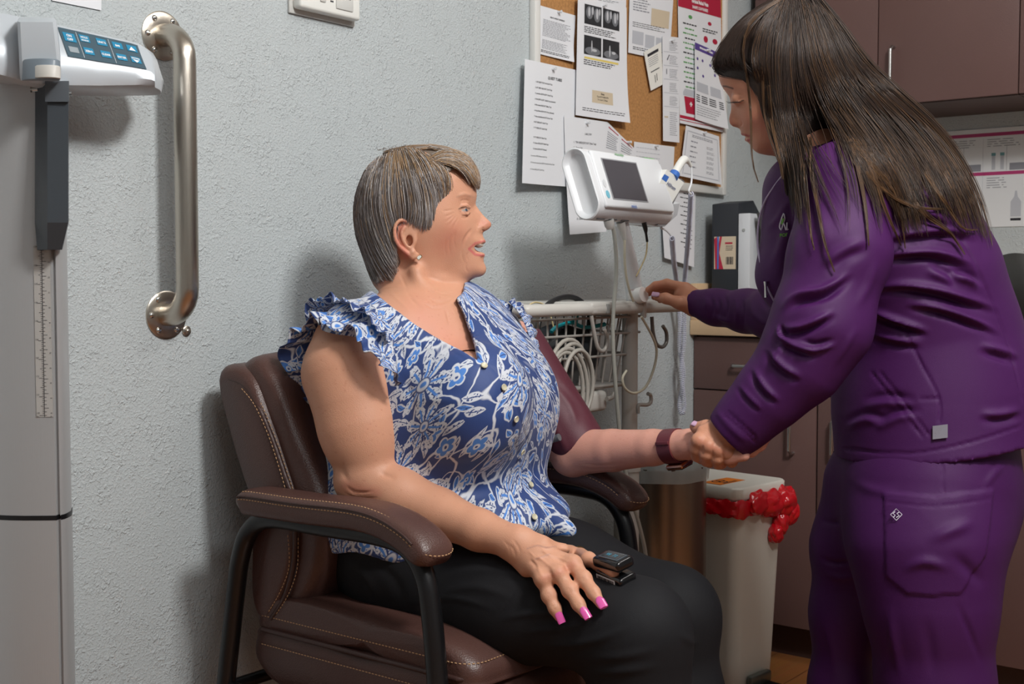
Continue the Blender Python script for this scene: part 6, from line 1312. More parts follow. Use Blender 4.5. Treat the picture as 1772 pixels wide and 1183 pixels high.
def floral(name='floral_cotton'):
    m = mat(name, rgb(44, 74, 134), 0.6, sheen=0.1); g = NG(m); b = g.N['Principled BSDF']
    at_ = g.N.new('ShaderNodeAttribute'); at_.attribute_name = 'cloth'; P0 = at_.outputs['Vector']
    wob = g.v('SCALE', g.v('SUBTRACT', g.noise(P0, 30, 2, True), (0.5, 0.5, 0.5)), sc=0.014); p = g.v('ADD', P0, wob)
    NAVY_ = (*rgb(40, 66, 124), 1); WH = (*rgb(206, 210, 218), 1); LB = (*rgb(74, 130, 206), 1)
    col = NAVY_
    fine = g.noise(P0, 260, 2)
    # vines
    vn = g.noise(g.v('ADD', p, (3.1, 0, 0)), 11, 0.5); vine = g.lt(g.m('ABSOLUTE', g.m('SUBTRACT', vn, 0.5)), 0.010, 0.008)
    vn2 = g.noise(g.v('ADD', p, (9.1, 5, 0)), 14, 0.5); vine2 = g.lt(g.m('ABSOLUTE', g.m('SUBTRACT', vn2, 0.52)), 0.008, 0.008)
    col = g.mix(g.m('MAXIMUM', vine, vine2), col, WH)
    def cell(scale, rnd, off):
        q = g.v('ADD', p, off); pos, cc, dist = g.vor(q, scale, rnd); d = g.v('SUBTRACT', q, pos); cr, cg, cb = g.xyz(cc); x, y, z = g.xyz(d); r = g.m('SQRT', g.m('ADD', g.m('MULTIPLY', x, x), g.m('MULTIPLY', y, y))); th = g.m('ADD', g.m('ARCTAN2', y, x), g.m('MULTIPLY', cr, 6.283)); return r, th, cr, cg, cb
    # leaves
    for sc, off, keep in ((36, (0.5, 0.2, 0), 0.25), (28, (2.5, 1.2, 0), 0.45)):
        r, th, cr, cg, cb = cell(sc, 0.9, off); rn = g.m('MULTIPLY', r, sc); X = g.m('MULTIPLY', rn, g.m('COSINE', th)); Y = g.m('MULTIPLY', rn, g.m('SINE', th)); X2 = g.m('MULTIPLY', X, 2.3); w_ = g.m('MULTIPLY', g.m('SUBTRACT', 1.0, g.m('MULTIPLY', X2, X2)), 0.17); Ya = g.m('ABSOLUTE', Y)
        on = g.lt(keep, cg, 0.01); leaf = g.AND(g.lt(Ya, w_, 0.03), on); inner = g.AND(g.lt(Ya, g.m('SUBTRACT', w_, 0.055), 0.03), on); rib = g.AND(g.lt(Ya, 0.018, 0.02), on)
        fill = g.mix(g.lt(0.55, cb, 0.01), WH, LB); fill = g.mix(g.AND(g.lt(0.56, fine, 0.04), g.lt(cb, 0.6, 0.01)), fill, NAVY_)
        col = g.mix(leaf, col, WH); col = g.mix(inner, col, fill); col = g.mix(g.AND(rib, inner), col, NAVY_)
    # small blossoms
    r, th, cr, cg, cb = cell(17, 0.85, (7.5, 3.2, 0)); rn = g.m('MULTIPLY', r, 17/0.26); rb = g.m('ADD', 0.62, g.m('MULTIPLY', g.m('ABSOLUTE', g.m('COSINE', g.m('MULTIPLY', th, 2.5))), 0.38)); on = g.lt(0.35, cg, 0.01)
    col = g.mix(g.AND(g.lt(rn, rb, 0.06), on), col, WH); col = g.mix(g.AND(g.lt(rn, g.m('MULTIPLY', rb, 0.78), 0.06), on), col, LB); col = g.mix(g.AND(g.lt(rn, 0.28, 0.06), on), col, WH); col = g.mix(g.AND(g.lt(rn, 0.12, 0.05), on), col, NAVY_)
    # big flowers with ragged pointed petals
    r, th, cr, cg, cb = cell(10.0, 0.7, (0, 0, 0)); rag = g.m('MULTIPLY', g.m('SUBTRACT', g.noise(P0, 190, 1), 0.5), 0.35); rn = g.m('MULTIPLY', r, 1/0.043)
    rn = g.m('MULTIPLY', rn, g.m('ADD', 0.9, g.m('MULTIPLY', cg, 0.3))); hb_ = g.m('MULTIPLY', th, 4.0); pc = g.m('ABSOLUTE', g.m('COSINE', hb_)); rb = g.m('ADD', g.m('ADD', 0.46, g.m('MULTIPLY', g.m('POWER', pc, 1.3), 0.54)), rag)
    fl = g.lt(rn, rb, 0.04); col = g.mix(fl, col, WH); ps = g.m('ABSOLUTE', g.m('SINE', hb_)); 
    hatch = g.AND(g.AND(g.lt(0.55, fine, 0.03), g.lt(0.3, rn, 0.05)), g.lt(rn, g.m('MULTIPLY', rb, 0.88), 0.04)); col = g.mix(g.AND(hatch, fl), col, NAVY_)
    blue = g.AND(g.AND(g.lt(g.m('MULTIPLY', ps, rn), 0.15, 0.05), g.lt(0.24, rn, 0.05)), g.lt(rn, g.m('MULTIPLY', rb, 0.72), 0.05)); col = g.mix(blue, col, LB)
    sep = g.AND(g.AND(g.lt(0.93, ps, 0.04), g.lt(rn, 0.60, 0.05)), g.lt(0.2, rn, 0.05)); col = g.mix(sep, col, NAVY_)
    col = g.mix(g.lt(rn, 0.25, 0.04), col, NAVY_); col = g.mix(g.lt(rn, 0.20, 0.04), col, WH); col = g.mix(g.lt(rn, 0.10, 0.04), col, LB)
    g.L.new(col, b.inputs['Base Color']); bp = g.N.new('ShaderNodeBump'); bp.inputs['Distance'].default_value = 0.0003; g.L.new(g.noise(P0, 900, 2), bp.inputs['Height']); g.L.new(bp.outputs[0], b.inputs['Normal']); return m
FLOR = floral()
S_ = Sdf((-1.74, -0.62, 0.545), (-1.14, -0.02, 1.03), 0.0036)
torso(S_, 0.0, 0, 0.035)
S_.ell(onX(880, 895, -1.42), (0.13, 0.085, 0.040), k=0.05); S_.cap(onX(900, 885, -1.40), onX(984, 918, -1.385), 0.028, 0.011, k=0.02); S_.ell(onX(640, 905, -1.60), (0.05, 0.12, 0.06), k=0.06)
VN = [(640, 500), (662, 517), (691, 543), (742, 579), (790, 603), (829, 627), (824, 600), (817, 578), (804, 545), (790, 516), (802, 508), (804, 470), (650, 470)]
def vcut(x, y, z):
    q = np.stack(np.broadcast_arrays(x, y, z), -1).reshape(-1, 3); X, Y, D = projN(q); d, _, _ = seg_dist(X, Y, VN+[VN[0]]); d = np.where(inpoly(X, Y, VN), -d, d)*(2.05/FPX)
    back = (D-(D0+0.055)); return np.maximum(d, back).reshape(np.broadcast(x, y, z).shape)
q0 = P(640, 470, 2.3); S_.fn((-1.68, -0.60, 0.86), (-1.2, -0.1, 1.03), vcut, 0.0, 's')
S_.fn((-2, -1, 0.5), (-1, 0, 0.62), lambda x, y, z: (z-(0.585+0.0*x+0.006*np.sin(x*60)+0.006*np.sin(y*50)))+0*x*y, 0.0, 's')
V, F = S_.mesh(); V = relax(V, F, 2, 0.5); bl = Skin(V, F, (0, 0, 0))
for a, w_, am in ((((690, 700), (760, 690), (830, 700)), 9, 0.002), (((690, 640), (710, 690), (700, 750)), 8, -0.003), (((700, 780), (790, 790), (880, 770)), 12, 0.0035), (((690, 820), (780, 830), (890, 810)), 10, -0.003), (((710, 850), (800, 865), (900, 845)), 12, 0.004), (((780, 880), (850, 890), (930, 870)), 10, -0.003), (((840, 905), (900, 915), (960, 900)), 9, 0.004),
                  (((960, 740), (945, 800), (930, 860)), 10, 0.004), (((975, 760), (960, 810), (950, 850)), 6, -0.003), (((880, 640), (870, 690), (850, 730)), 12, -0.003), (((700, 560), (740, 600), (800, 625)), 4, 0.0012), (((830, 628), (880, 625), (930, 630)), 6, -0.002), (((920, 590), (935, 640), (950, 680)), 8, -0.003),
                  (((870, 860), (900, 880), (940, 920)), 6, 0.004), (((830, 880), (870, 905), (890, 935)), 6, -0.003), (((550, 700), (560, 760), (575, 830)), 7, 0.003), (((565, 880), (620, 900), (680, 890)), 8, 0.003), (((660, 620), (690, 600), (700, 640)), 6, -0.002), (((745, 620), (735, 660), (740, 700)), 10, 0.002)): bl.fold(a, w_, am, taper=0.9)
plk = [(831, 630), (862, 660), (882, 700), (895, 740), (905, 785), (917, 838), (926, 895), (930, 930)]
bl.fold([(p[0]+11, p[1]) for p in plk], 1.8, -0.0014, taper=0.1); bl.fold([(p[0]-10, p[1]) for p in plk], 1.8, -0.0010, taper=0.1)
bl.fold([(648, 508), (695, 551), (745, 587), (826, 634)], 1.8, -0.0009, taper=0.1); bl.fold([(824, 600), (810, 560), (792, 520)], 1.5, -0.0009, taper=0.1)
bl.noise(0.0016, 28, 4); bl.noise(0.0006, 90, 5); bl.redo()
def cloth_uv(V):
    cx = -1.44+0*V[:, 0]; cy = -0.33+(V[:, 2]-0.8)*0.12; th = np.arctan2(V[:, 0]-cx, -(V[:, 1]-cy)); return np.stack([th*0.19+5, V[:, 2]*1.02+2+0.15*np.abs(th), np.zeros(len(V))], 1)
# armhole frills: a gathered strip that stands out over the shoulder
def frill(inner, outer, waves, amp, seed):
    n = 300; m = 14; A = resample([P(*p) for p in catm([np.array(q, float) for q in inner], 6)], n); B = resample([P(*p) for p in catm([np.array(q, float) for q in outer], 6)], n); V = []; UV = []
    g = np.random.default_rng(seed); ph = g.uniform(0, 6.28, 3)
    for s_ in (0, 1):
        for j in range(m+1):
            t = j/m
            for i in range(n):
                u = i/(n-1); p = A[i]*(1-t)+B[i]*t; k0 = A[min(i+1, n-1)]-A[max(i-1, 0)]; nn = nrm(np.cross(k0, B[i]-A[i])); nn = nn if nn@(-FW) > 0 or True else -nn
                wv = math.sin(2*math.pi*waves*u+ph[0])+0.5*math.sin(2*math.pi*waves*1.7*u+ph[1])+0.35*math.sin(2*math.pi*waves*2.9*u+ph[2]); bow = math.sin(math.pi*min(1, t*1.1))*0.006
                V.append(p+nn*(amp*wv*t**1.1+bow+(0.0011 if s_ else -0.0003))+UP*(0.0015*math.sin(2*math.pi*waves*2.3*u)*t)); UV.append((u*0.42+seed, t*0.06, 0))
    V = np.array(V); F = []; N = n*(m+1)
    for j in range(m):
        for i in range(n-1): a = j*n+i; F.append((a, a+1, a+n+1, a+n)); F.append((N+a, N+a+n, N+a+n+1, N+a+1))
    for i in range(n-1): F.append((m*n+i, m*n+i+1, N+m*n+i+1, N+m*n+i)); F.append((i, N+i, N+i+1, i+1))
    return V, np.array(F), np.array(UV, float)
f1 = frill([(552, 700, 2.03), (548, 640, 2.06), (556, 580, 2.055), (580, 540, 2.035), (610, 524, 2.0), (640, 530, 1.96), (664, 560, 1.925), (680, 600, 1.905), (688, 640, 1.905), (690, 668, 1.92)],
           [(536, 700, 2.045), (512, 668, 2.05), (492, 640, 2.04), (481, 606, 2.03), (500, 585, 2.01), (528, 556, 1.985), (545, 548, 1.95), (562, 566, 1.915), (592, 566, 1.90), (614, 574, 1.885), (632, 604, 1.875), (655, 626, 1.872), (678, 638, 1.875), (690, 668, 1.905)], 8, 0.0065, 3)
f1b = frill([(556, 575, 2.05), (575, 535, 2.03), (605, 518, 2.0), (638, 524, 1.965), (664, 548, 1.93), (684, 585, 1.91)],
            [(530, 560, 2.035), (530, 524, 2.02), (565, 512, 1.99), (600, 524, 1.94), (640, 548, 1.905), (668, 590, 1.89)], 5, 0.005, 4)
f2 = frill([(880, 522, 2.21), (900, 545, 2.19), (915, 580, 2.175), (925, 625, 2.17)], [(892, 520, 2.235), (914, 548, 2.22), (928, 590, 2.205), (932, 632, 2.19)], 5, 0.004, 6)
f3 = frill([(795, 512, 2.10), (830, 514, 2.15), (865, 518, 2.20), (888, 530, 2.22)], [(798, 522, 2.085), (830, 536, 2.12), (868, 545, 2.155), (890, 556, 2.18)], 5, 0.003, 8)
uvs = [cloth_uv(bl.V)]; sk_ = [bl]
for V, F, U in (f1, f1b, f2, f3): sk_.append(Skin(V, F, (0, 0, 0))); uvs.append(U)
blouse = skins_object('blouse', sk_, FLOR, woman, color=False, uv=np.concatenate(uvs))
def near_D(k, x, y, r=5): m = ((k.X-x)**2+(k.Y-y)**2 < r*r) & (k.face > 0); return float(k.D[m].min())
for x, y in ((838, 632), (872, 670), (893, 725), (904, 782), (919, 838), (925, 894)):
    c_ = P(x, y, near_D(bl, x, y)-0.001); i = np.argmin(((bl.V-c_)**2).sum(1)); nn = bl.N[i]; u_ = nrm(np.cross(nn, UP)); M = frame(c_, u_, np.cross(nn, u_), nn)
    b_ = MB().lathe([(0, 0), (0.0050, 0), (0.0054, 0.001), (0.0046, 0.0020), (0.0034, 0.0014), (0, 0.0013)], n=24, M=M).build('button', mat('pearl_button', rgb(206, 200, 172), 0.25), blouse)
# ------------------------------------------------------------------ her hair
HO = [(611, 372), (613, 345), (620, 318), (634, 290), (655, 270), (678, 258), (705, 251), (735, 248), (765, 249), (792, 257), (812, 270), (826, 290), (832, 310), (828, 330), (812, 345), (790, 350), (770, 400), (740, 430), (700, 470), (692, 484), (668, 498), (646, 494), (636, 470), (626, 440), (614, 405)]
HHP = [(690, 300, 70), (690, 350, 79), (650, 350, 66), (650, 400, 62), (730, 285, 66), (760, 290, 60), (745, 340, 73), (740, 390, 72), (775, 320, 62), (795, 290, 46), (812, 300, 34), (700, 400, 70), (660, 440, 63), (655, 300, 52), (700, 272, 44), (740, 265, 40), (635, 350, 48), (632, 400, 44), (665, 475, 58), (690, 460, 67), (650, 490, 46), (682, 490, 56), (820, 320, 28), (720, 430, 64)]
HH = HeadField(HO, HHP, D0, (730, 375))
HREG = [(600, 372), (604, 330), (640, 262), (700, 240), (780, 240), (822, 262), (842, 310), (830, 334), (822, 322), (812, 300), (800, 290), (784, 290), (772, 297), (766, 330), (762, 362), (757, 392), (749, 404), (738, 398), (728, 392), (716, 388), (700, 376), (686, 384), (678, 398), (678, 420), (686, 440), (694, 462), (682, 480), (664, 497), (638, 496), (610, 420)]
S_ = Sdf(H.C0-np.array([0.15, 0.15, 0.14]), H.C0+np.array([0.15, 0.15, 0.14]), 0.0024)
HH.apply(S_)
def hreg(x, y, z):
    u, v, _ = HH.uvw(np.stack(np.broadcast_arrays(x, y, z), -1).reshape(-1, 3)); d, _, _ = seg_dist(u, v, HREG+[HREG[0]]); return (np.where(inpoly(u, v, HREG), d, -d)*HH.sc+0.004).reshape(np.broadcast(x, y, z).shape)
q_ = (slice(None),)*3; x, y, z = S_.pts(q_); S_.V = np.maximum(S_.V+0.006, -hreg(x, y, z).astype(f32))
V, F = S_.mesh(); V = relax(V, F, 3, 0.5); hc = Skin(V, F, rgb(112, 100, 90)); HAIRS = [hc]
GU = [[(742, 278), (772, 262), (804, 270), (826, 294), (830, 328)], [(742, 284), (768, 272), (798, 278), (816, 296), (827, 324)], [(742, 284), (764, 280), (790, 286), (808, 298), (820, 314)], [(735, 268), (752, 282), (768, 298), (774, 326), (768, 352)], [(722, 260), (742, 285), (757, 320), (764, 360), (755, 404)], [(705, 256), (722, 285), (737, 330), (743, 370), (742, 402)],
      [(693, 257), (703, 290), (714, 330), (718, 362), (712, 388)], [(683, 260), (684, 300), (686, 340), (690, 368), (692, 384)], [(672, 265), (664, 305), (662, 350), (670, 395), (686, 442)], [(660, 270), (642, 315), (638, 370), (654, 425), (688, 476)], [(650, 275), (626, 325), (621, 380), (640, 445), (672, 500)], [(642, 280), (618, 335), (614, 385), (630, 445), (652, 500)]]
g_ = np.random.default_rng(21); ST = []; RD = []; TI = []
GUr = [resample([np.array(p, float) for p in catm([np.array(q, float) for q in G], 6)], 12) for G in GU]
def hair_tint(v, gg):
    r = gg.random()
    if v < 335: c = (rgb(150, 122, 92) if r < 0.42 else rgb(104, 90, 80) if r < 0.7 else rgb(160, 152, 146))
    else: c = (rgb(138, 132, 130) if r < 0.42 else rgb(176, 172, 170) if r < 0.6 else rgb(96, 88, 84) if r < 0.9 else rgb(150, 126, 100))
    return np.array(c)*gg.uniform(0.9, 1.45)
for s_i in range(9000):
    side = -1 if s_i % 3 else 1; gi = g_.uniform(0, len(GU)-1.001); i = int(gi); f_ = gi-i
    if i == 2 and 0.15 < f_ < 0.85: f_ = 0 if f_ < 0.5 else 1
    G = GUr[i]*(1-f_)+GUr[i+1]*f_; t0 = g_.uniform(0, 0.5); t1 = min(1.0, t0+g_.uniform(0.5, 0.9)); n = 9; ts = np.linspace(t0, t1, n)*11; G = np.stack([np.interp(ts, np.arange(12), G[:, k]) for k in (0, 1)], 1)
    clump = g_.normal(0, 2.2, 2); wv = g_.normal(0, 1.0, 2)
    G = G+clump+wv*np.sin(np.linspace(0, 3, n))[:, None]; lay = g_.uniform(0.93, 1.035)+0.02*np.sin(np.linspace(0, 3.1, n)+g_.uniform(0, 6))
    w = HH.half(G[:, 0], G[:, 1])*lay; wj = g_.uniform(0.55, 1.0) if (G[0, 1] < 285 and g_.random() < 0.4) else 1.0
    ramp = wj+(1-wj)*np.linspace(0, 1, n); ok = w > 3
    if ok.sum() < 4: continue
    pts = np.array([HH.at(G[k, 0], G[k, 1], side*w[k]*ramp[k]) for k in range(n) if ok[k]])
    if side == -1 and G[-1, 0] > 770 and G[-1, 1] > 345: continue
    ST.append(pts); RD.append(g_.uniform(0.00035, 0.0007)); TI.append(hair_tint(G[n//2, 1], g_))
# hair combed over the top from the parting
for s_i in range(2600):
    a0 = g_.uniform(-1, 1); u0, v0 = 742+g_.normal(0, 3), 262+g_.normal(0, 3); fwd = s_i % 2; e_ = (g_.uniform(770, 806), 0) if fwd else (g_.uniform(662, 705), 0); n = 9; pts = []; jv = g_.normal(0.5, 1.5)
    for t in np.linspace(0, 1, n):
        u = u0+(e_[0]-u0)*t; v = 251+((u-735)/95)**2*(24 if u > 735 else 18)+3; hw = float(HH.half(np.array([u]), np.array([v+3]))[0]); pts.append(HH.at(u, v+jv+a0*a0*(3+5*t), a0*hw*(0.95)))
    ST.append(np.array(pts)); RD.append(g_.uniform(0.0004, 0.0007)); TI.append(hair_tint(260, g_))
# stray hairs on the crown
for s_i in range(60):
    u = g_.uniform(655, 735); v = 256+abs(u-705)*0.12; a = g_.uniform(-0.9, 0.9); L = g_.uniform(5, 13); p = np.array([HH.at(u+L*math.sin(a)*t+3*t*t, v-L*math.cos(a)*t+5*t*t, g_.uniform(-1, 1)*3-12) for t in np.linspace(0, 1, 6)]); ST.append(p); RD.append(0.0003); TI.append(np.array(rgb(130, 118, 108)))
V, F, C = hair_strands('hair', ST, RD, HAIRM, woman, TI); k_ = Skin(V, F, (0, 0, 0)); k_.C = C; HAIRS.append(k_)
skins_object('hair', HAIRS, HAIRM, woman)
# ------------------------------------------------------------------ cuff on her far arm
MAR = mat('maroon_nylon', rgb(86, 38, 50), 0.5, bump=(900, 0.0003, 'noise'))
a, b = P(884, 606, 2.272), P(1003, 771, 2.232); S_ = Sdf(np.minimum(a, b)-0.11, np.maximum(a, b)+0.11, 0.003)
S_.ecap(a, b, (0.066, 0.064), (0.049, 0.052), UP, endr=0.12); V, F = S_.mesh(); cf = Skin(relax(V, F, 1, 0.5), F, (0, 0, 0))
for q in (((950, 660), (985, 700), (1000, 745)), ((935, 720), (960, 740), (985, 790)), ((960, 650), (1000, 690), (1030, 735))): cf.fold(q, 6, 0.002)
cuff = thing('blood_pressure_cuff', 'maroon blood pressure cuff wrapped round the seated woman\'s upper arm', 'blood pressure cuff', a); skins_object('sleeve', [cf], MAR, cuff, color=False, angle=50)
MB().tube([P(952, 762, 2.14), P(968, 756, 2.13)], [0.005, 0.0065], 14).build('tube_connector', mat('port_grey', rgb(90, 92, 96), 0.5), cuff)
# watch
wa = nrm(P(1195, 768, 2.045)-P(1130, 774, 2.105)); wc = P(1166, 771.5, 2.072); vv = nrm(UP-wa*(UP@wa)); hh = np.cross(wa, vv)
wt = thing('wristwatch', 'wristwatch with maroon leather strap and rose gold case on the held wrist', 'watch', wc)
R = []
for o_, ex_ in ((-0.0135, -0.0006), (-0.0135, 0.0018), (0.0135, 0.0008), (0.0135, -0.0014)): R.append([wc+wa*o_+(vv*math.cos(t)+hh*math.sin(t))*(0.0280+ex_) for t in np.linspace(0, 2*math.pi, 48, endpoint=False)])
MB().rings(R, caps=False).build('strap', mat('maroon_leather', rgb(98, 40, 48), 0.45), wt, angle=50)
MB().box((-0.0135, -0.002, -0.003), (0.0135, 0.0015, 0.003), 0.001, M=frame(wc-FW*0.0, wa, nrm(hh*-1), vv) @ Matrix.Translation((0, 0.0295 if (hh*-1)@(-FW) > 0 else -0.0295, 0.006))).build('strap_keeper', mat('maroon_leather', rgb(98, 40, 48), 0.45), wt)
dn = nrm(-vv*0.9+FW*0.35); dn = nrm(dn-wa*(dn@wa)); sd_ = np.cross(wa, dn)
M = frame(wc+dn*0.0315, wa, sd_, dn)
cs = MB().box((-0.017, -0.017, -0.0035), (0.019, 0.017, 0.0055), 0.004, 3, M=M).build('case', mat('rose_gold', rgb(206, 150, 120), 0.25, 1.0), wt)
MB().box((-0.015, -0.015, 0.0052), (0.017, 0.015, 0.0062), 0.001, M=M).build('glass', mat('watch_glass', rgb(12, 12, 14), 0.05), wt)
# pulse oximeter on her forefinger
f_ = [P(*p) for p in FING[3][0]]; d = nrm(P(1108, 1000, FING[3][0][3][2]-0.03)-f_[2]); o = nrm(UP*0.92-FW*0.45); o = nrm(o-d*(o@d)); s_ = np.cross(o, d); c_ = f_[2]+d*0.006
ox = thing('pulse_oximeter', 'small black pulse oximeter clipped on the forefinger resting on the knee', 'pulse oximeter', c_-o*0.018)
M = frame(c_+o*0.002, d, s_, o); BLG = mat('gloss_black_plastic', rgb(18, 18, 20), 0.15, coat=0.4)
up_ = MB().box((0, -0.0165, 0.0015), (0.056, 0.0165, 0.0175), 0.005, 3, M=M @ Matrix.Rotation(-0.05, 4, 'Y')).build('upper_shell', BLG, ox)
MB().box((0.001, -0.0165, -0.0195), (0.056, 0.0165, -0.002), 0.005, 3, M=M @ Matrix.Rotation(0.06, 4, 'Y')).build('lower_shell', BLG, ox)
MB().box((0.010, -0.011, 0.0172), (0.050, 0.011, 0.0192), 0.0008, M=M @ Matrix.Rotation(-0.05, 4, 'Y')).build('bezel', mat('oximeter_bezel', rgb(70, 76, 82), 0.2), up_)
MB().box((0.013, -0.008, 0.0190), (0.047, 0.008, 0.0196), M=M @ Matrix.Rotation(-0.05, 4, 'Y')).build('display', mat('oximeter_screen', rgb(16, 16, 18), 0.08), up_)
mb = MB(); 
for k in range(2): text(mb, ('98', '72')[k], M @ Matrix.Rotation(-0.05, 4, 'Y') @ Matrix.Translation((0.018+0.014*k, -0.004, 0.0198)), 0.009)
mb.build('reading', mat('lcd_cyan', rgb(60, 150, 180), 0.4), up_, angle=0)
sg = 1 if s_@(-FW) > 0 else -1; ML = M @ Matrix.Rotation(0.06, 4, 'Y')
MB().box((0.006, sg*0.0165-0.0004, -0.0165), (0.044, sg*0.0165+0.0004, -0.0065), M=ML).build('barcode_label', PAPER, ox)
mb = MB(); g_ = np.random.default_rng(5); x = 0.009
while x < 0.041: w_ = g_.uniform(0.0004, 0.0011); mb.box((x, sg*0.0170-0.0002, -0.0135), (x+w_, sg*0.0170+0.0002, -0.0082), M=ML); x += w_+g_.uniform(0.0004, 0.001)
mb.build('barcode', INK, ox, angle=0)
# ------------------------------------------------------------------ the woman in purple scrubs
NS = np.array(rgb(200, 142, 114)); NSR = np.array(rgb(178, 98, 82)); DN = 2.10
nurse = thing('person', 'standing woman with long brown hair in purple scrubs leaning to hold the seated woman\'s wrist', 'person', (-0.99, -0.93, 0))
nurse['label'] = 'standing woman with long brown hair in purple scrub jacket and trousers'
PUR = mat('purple_twill', rgb(68, 21, 80), 0.6, spec=0.3, bump=(1100, 0.00025, 'noise')); PURD = mat('purple_knit', rgb(66, 22, 82), 0.65, bump=(500, 0.0004, 'noise'))
# jacket
S_ = Sdf.around([P(1200, 540, 2.6), P(1340, 300, 2.1), P(1800, 820, 2.1), P(1600, 800, 1.85), P(1600, 400, 2.35), P(1450, 250, 2.3)], 0.10, 0.0034)
TC = [(1432, 280, 0.048, 0.055), (1466, 332, 0.094, 0.145), (1520, 392, 0.142, 0.178), (1574, 490, 0.142, 0.165), (1603, 590, 0.146, 0.150), (1616, 690, 0.162, 0.160), (1622, 800, 0.172, 0.178)]
TP = [P(a, b, DN) for a, b, _, _ in TC]
for i in range(len(TC)-1): S_.ecap(TP[i], TP[i+1], (TC[i][3], TC[i][2]), (TC[i+1][3], TC[i+1][2]), FW, k=0.03)
S_.ecap(P(1392, 335, DN-0.01), P(1376, 470, DN-0.02), (0.085, 0.070), (0.080, 0.062), FW, k=0.03); S_.cap(P(1376, 470, DN-0.03), P(1425, 545, DN-0.03), 0.055, 0.06, k=0.03)
NA = [(1462, 330, 1.955, 0.066), (1452, 440, 1.935, 0.072), (1422, 560, 1.925, 0.072), (1383, 630, 1.935, 0.059), (1328, 688, 1.95, 0.047), (1283, 733, 1.965, 0.0385), (1266, 750, 1.972, 0.037)]
J2 = Sdf.around([P(a, b, d) for a, b, d, r in NA], 0.10, 0.0032)
J2.chain([P(a, b, d) for a, b, d, r in NA], [r for *_, r in NA], k=0.035); J2.cap(P(1462, 330, 1.96), P(1500, 370, 2.02), 0.07, 0.07, k=0.04)
FA = [(1440, 400, 2.27, 0.066), (1410, 520, 2.33, 0.058), (1385, 549, 2.38, 0.0515), (1340, 544, 2.45, 0.045), (1290, 538, 2.52, 0.0385), (1240, 531, 2.575, 0.033), (1205, 524, 2.61, 0.0285)]
S_.chain([P(a, b, d) for a, b, d, r in FA], [r for *_, r in FA], k=0.03)
# hem: cut along a tilted plane; cuffs: cut square and hollow
h0, h1, h2 = P(1445, 792, 2.10), P(1600, 806, 1.93), P(1772, 745, 2.10); hn = nrm(np.cross(h1-h0, h2-h0)); hn = hn if hn[2] < 0 else -hn
S_.fn(S_.lo, S_.lo+S_.n*S_.h, lambda x, y, z: -((x-h0[0])*hn[0]+(y-h0[1])*hn[1]+(z-h0[2])*hn[2]), 0.0, 's')
def cuffcut(S, a, b, r):   # removes everything past point a, going away from b, within reach
    n_ = nrm(a-b)
    S.fn(a-0.09, a+0.09, lambda x, y, z: np.maximum(-((x-a[0])*n_[0]+(y-a[1])*n_[1]+(z-a[2])*n_[2]), np.sqrt((x-a[0])**2+(y-a[1])**2+(z-a[2])**2)-0.085), 0.0, 's')
    S.cap(a+n_*0.01, a-n_*0.03, r-0.006, r-0.006, 0.0, 's')
cuffcut(J2, P(1262, 757, 1.972), P(1330, 695, 1.95), 0.0385); cuffcut(S_, P(1199, 523, 2.615), P(1290, 538, 2.52), 0.0285)
V, F = S_.mesh(); jk = Skin(relax(V, F, 2, 0.5), F, (0, 0, 0)); V, F = J2.mesh(); ja = Skin(relax(V, F, 2, 0.5), F, (0, 0, 0))
for a, w_, am in ((((1515, 452), (1560, 442), (1620, 442), (1696, 466)), 8, 0.011), (((1520, 420), (1580, 408), (1650, 404), (1700, 420)), 8, 0.008), (((1505, 506), (1560, 498), (1620, 506), (1680, 524), (1735, 542)), 8, 0.011), (((1494, 538), (1520, 548), (1560, 562), (1612, 580)), 7, 0.010), (((1560, 530), (1620, 536), (1683, 558), (1735, 584)), 7, 0.009),
                  (((1500, 580), (1540, 590), (1600, 600)), 7, 0.006), (((1690, 600), (1730, 612), (1765, 625)), 8, 0.006), (((1490, 700), (1540, 690), (1590, 700)), 9, -0.005), (((1510, 740), (1560, 715), (1600, 720)), 9, -0.005), (((1690, 720), (1730, 722), (1772, 712)), 8, 0.006), (((1640, 470), (1680, 480), (1700, 500)), 8, -0.008), (((1600, 460), (1640, 478), (1650, 500)), 9, -0.006), (((1460, 740), (1500, 720), (1540, 735)), 8, -0.004), (((1540, 360), (1600, 372), (1660, 400)), 8, 0.007), (((1560, 330), (1620, 350), (1670, 380)), 7, 0.005)): jk.fold(a, w_, am, 's', taper=0.8)
for a, w_, am in (
                  (((1316, 400), (1345, 380), (1365, 340)), 6, 0.003), (((1330, 470), (1350, 430), (1362, 380)), 8, 0.004), (((1345, 500), (1360, 450), (1368, 400)), 6, -0.004)): jk.fold(a, w_, am, taper=0.9)
for x0 in (1228, 1240, 1253): jk.fold([(x0, 505), (x0+4, 528), (x0+2, 558)], 3.5, -0.0035, taper=0.8, dr=(2.3, 2.8))
for a, w_, am in ((((1270, 510), (1276, 535), (1272, 568)), 3, 0.003), (((1282, 508), (1288, 540), (1286, 575)), 3, -0.003), (((1300, 515), (1310, 545), (1345, 570)), 6, 0.005), (((1312, 505), (1330, 530), (1370, 550)), 6, -0.005), (((1215, 508), (1222, 520), (1218, 540)), 4, 0.003), (((1232, 545), (1250, 552), (1268, 558)), 3, 0.004), (((1345, 520), (1380, 540), (1400, 560)), 7, 0.004)): jk.fold(a, w_, am, taper=0.9, dr=(2.2, 2.8))
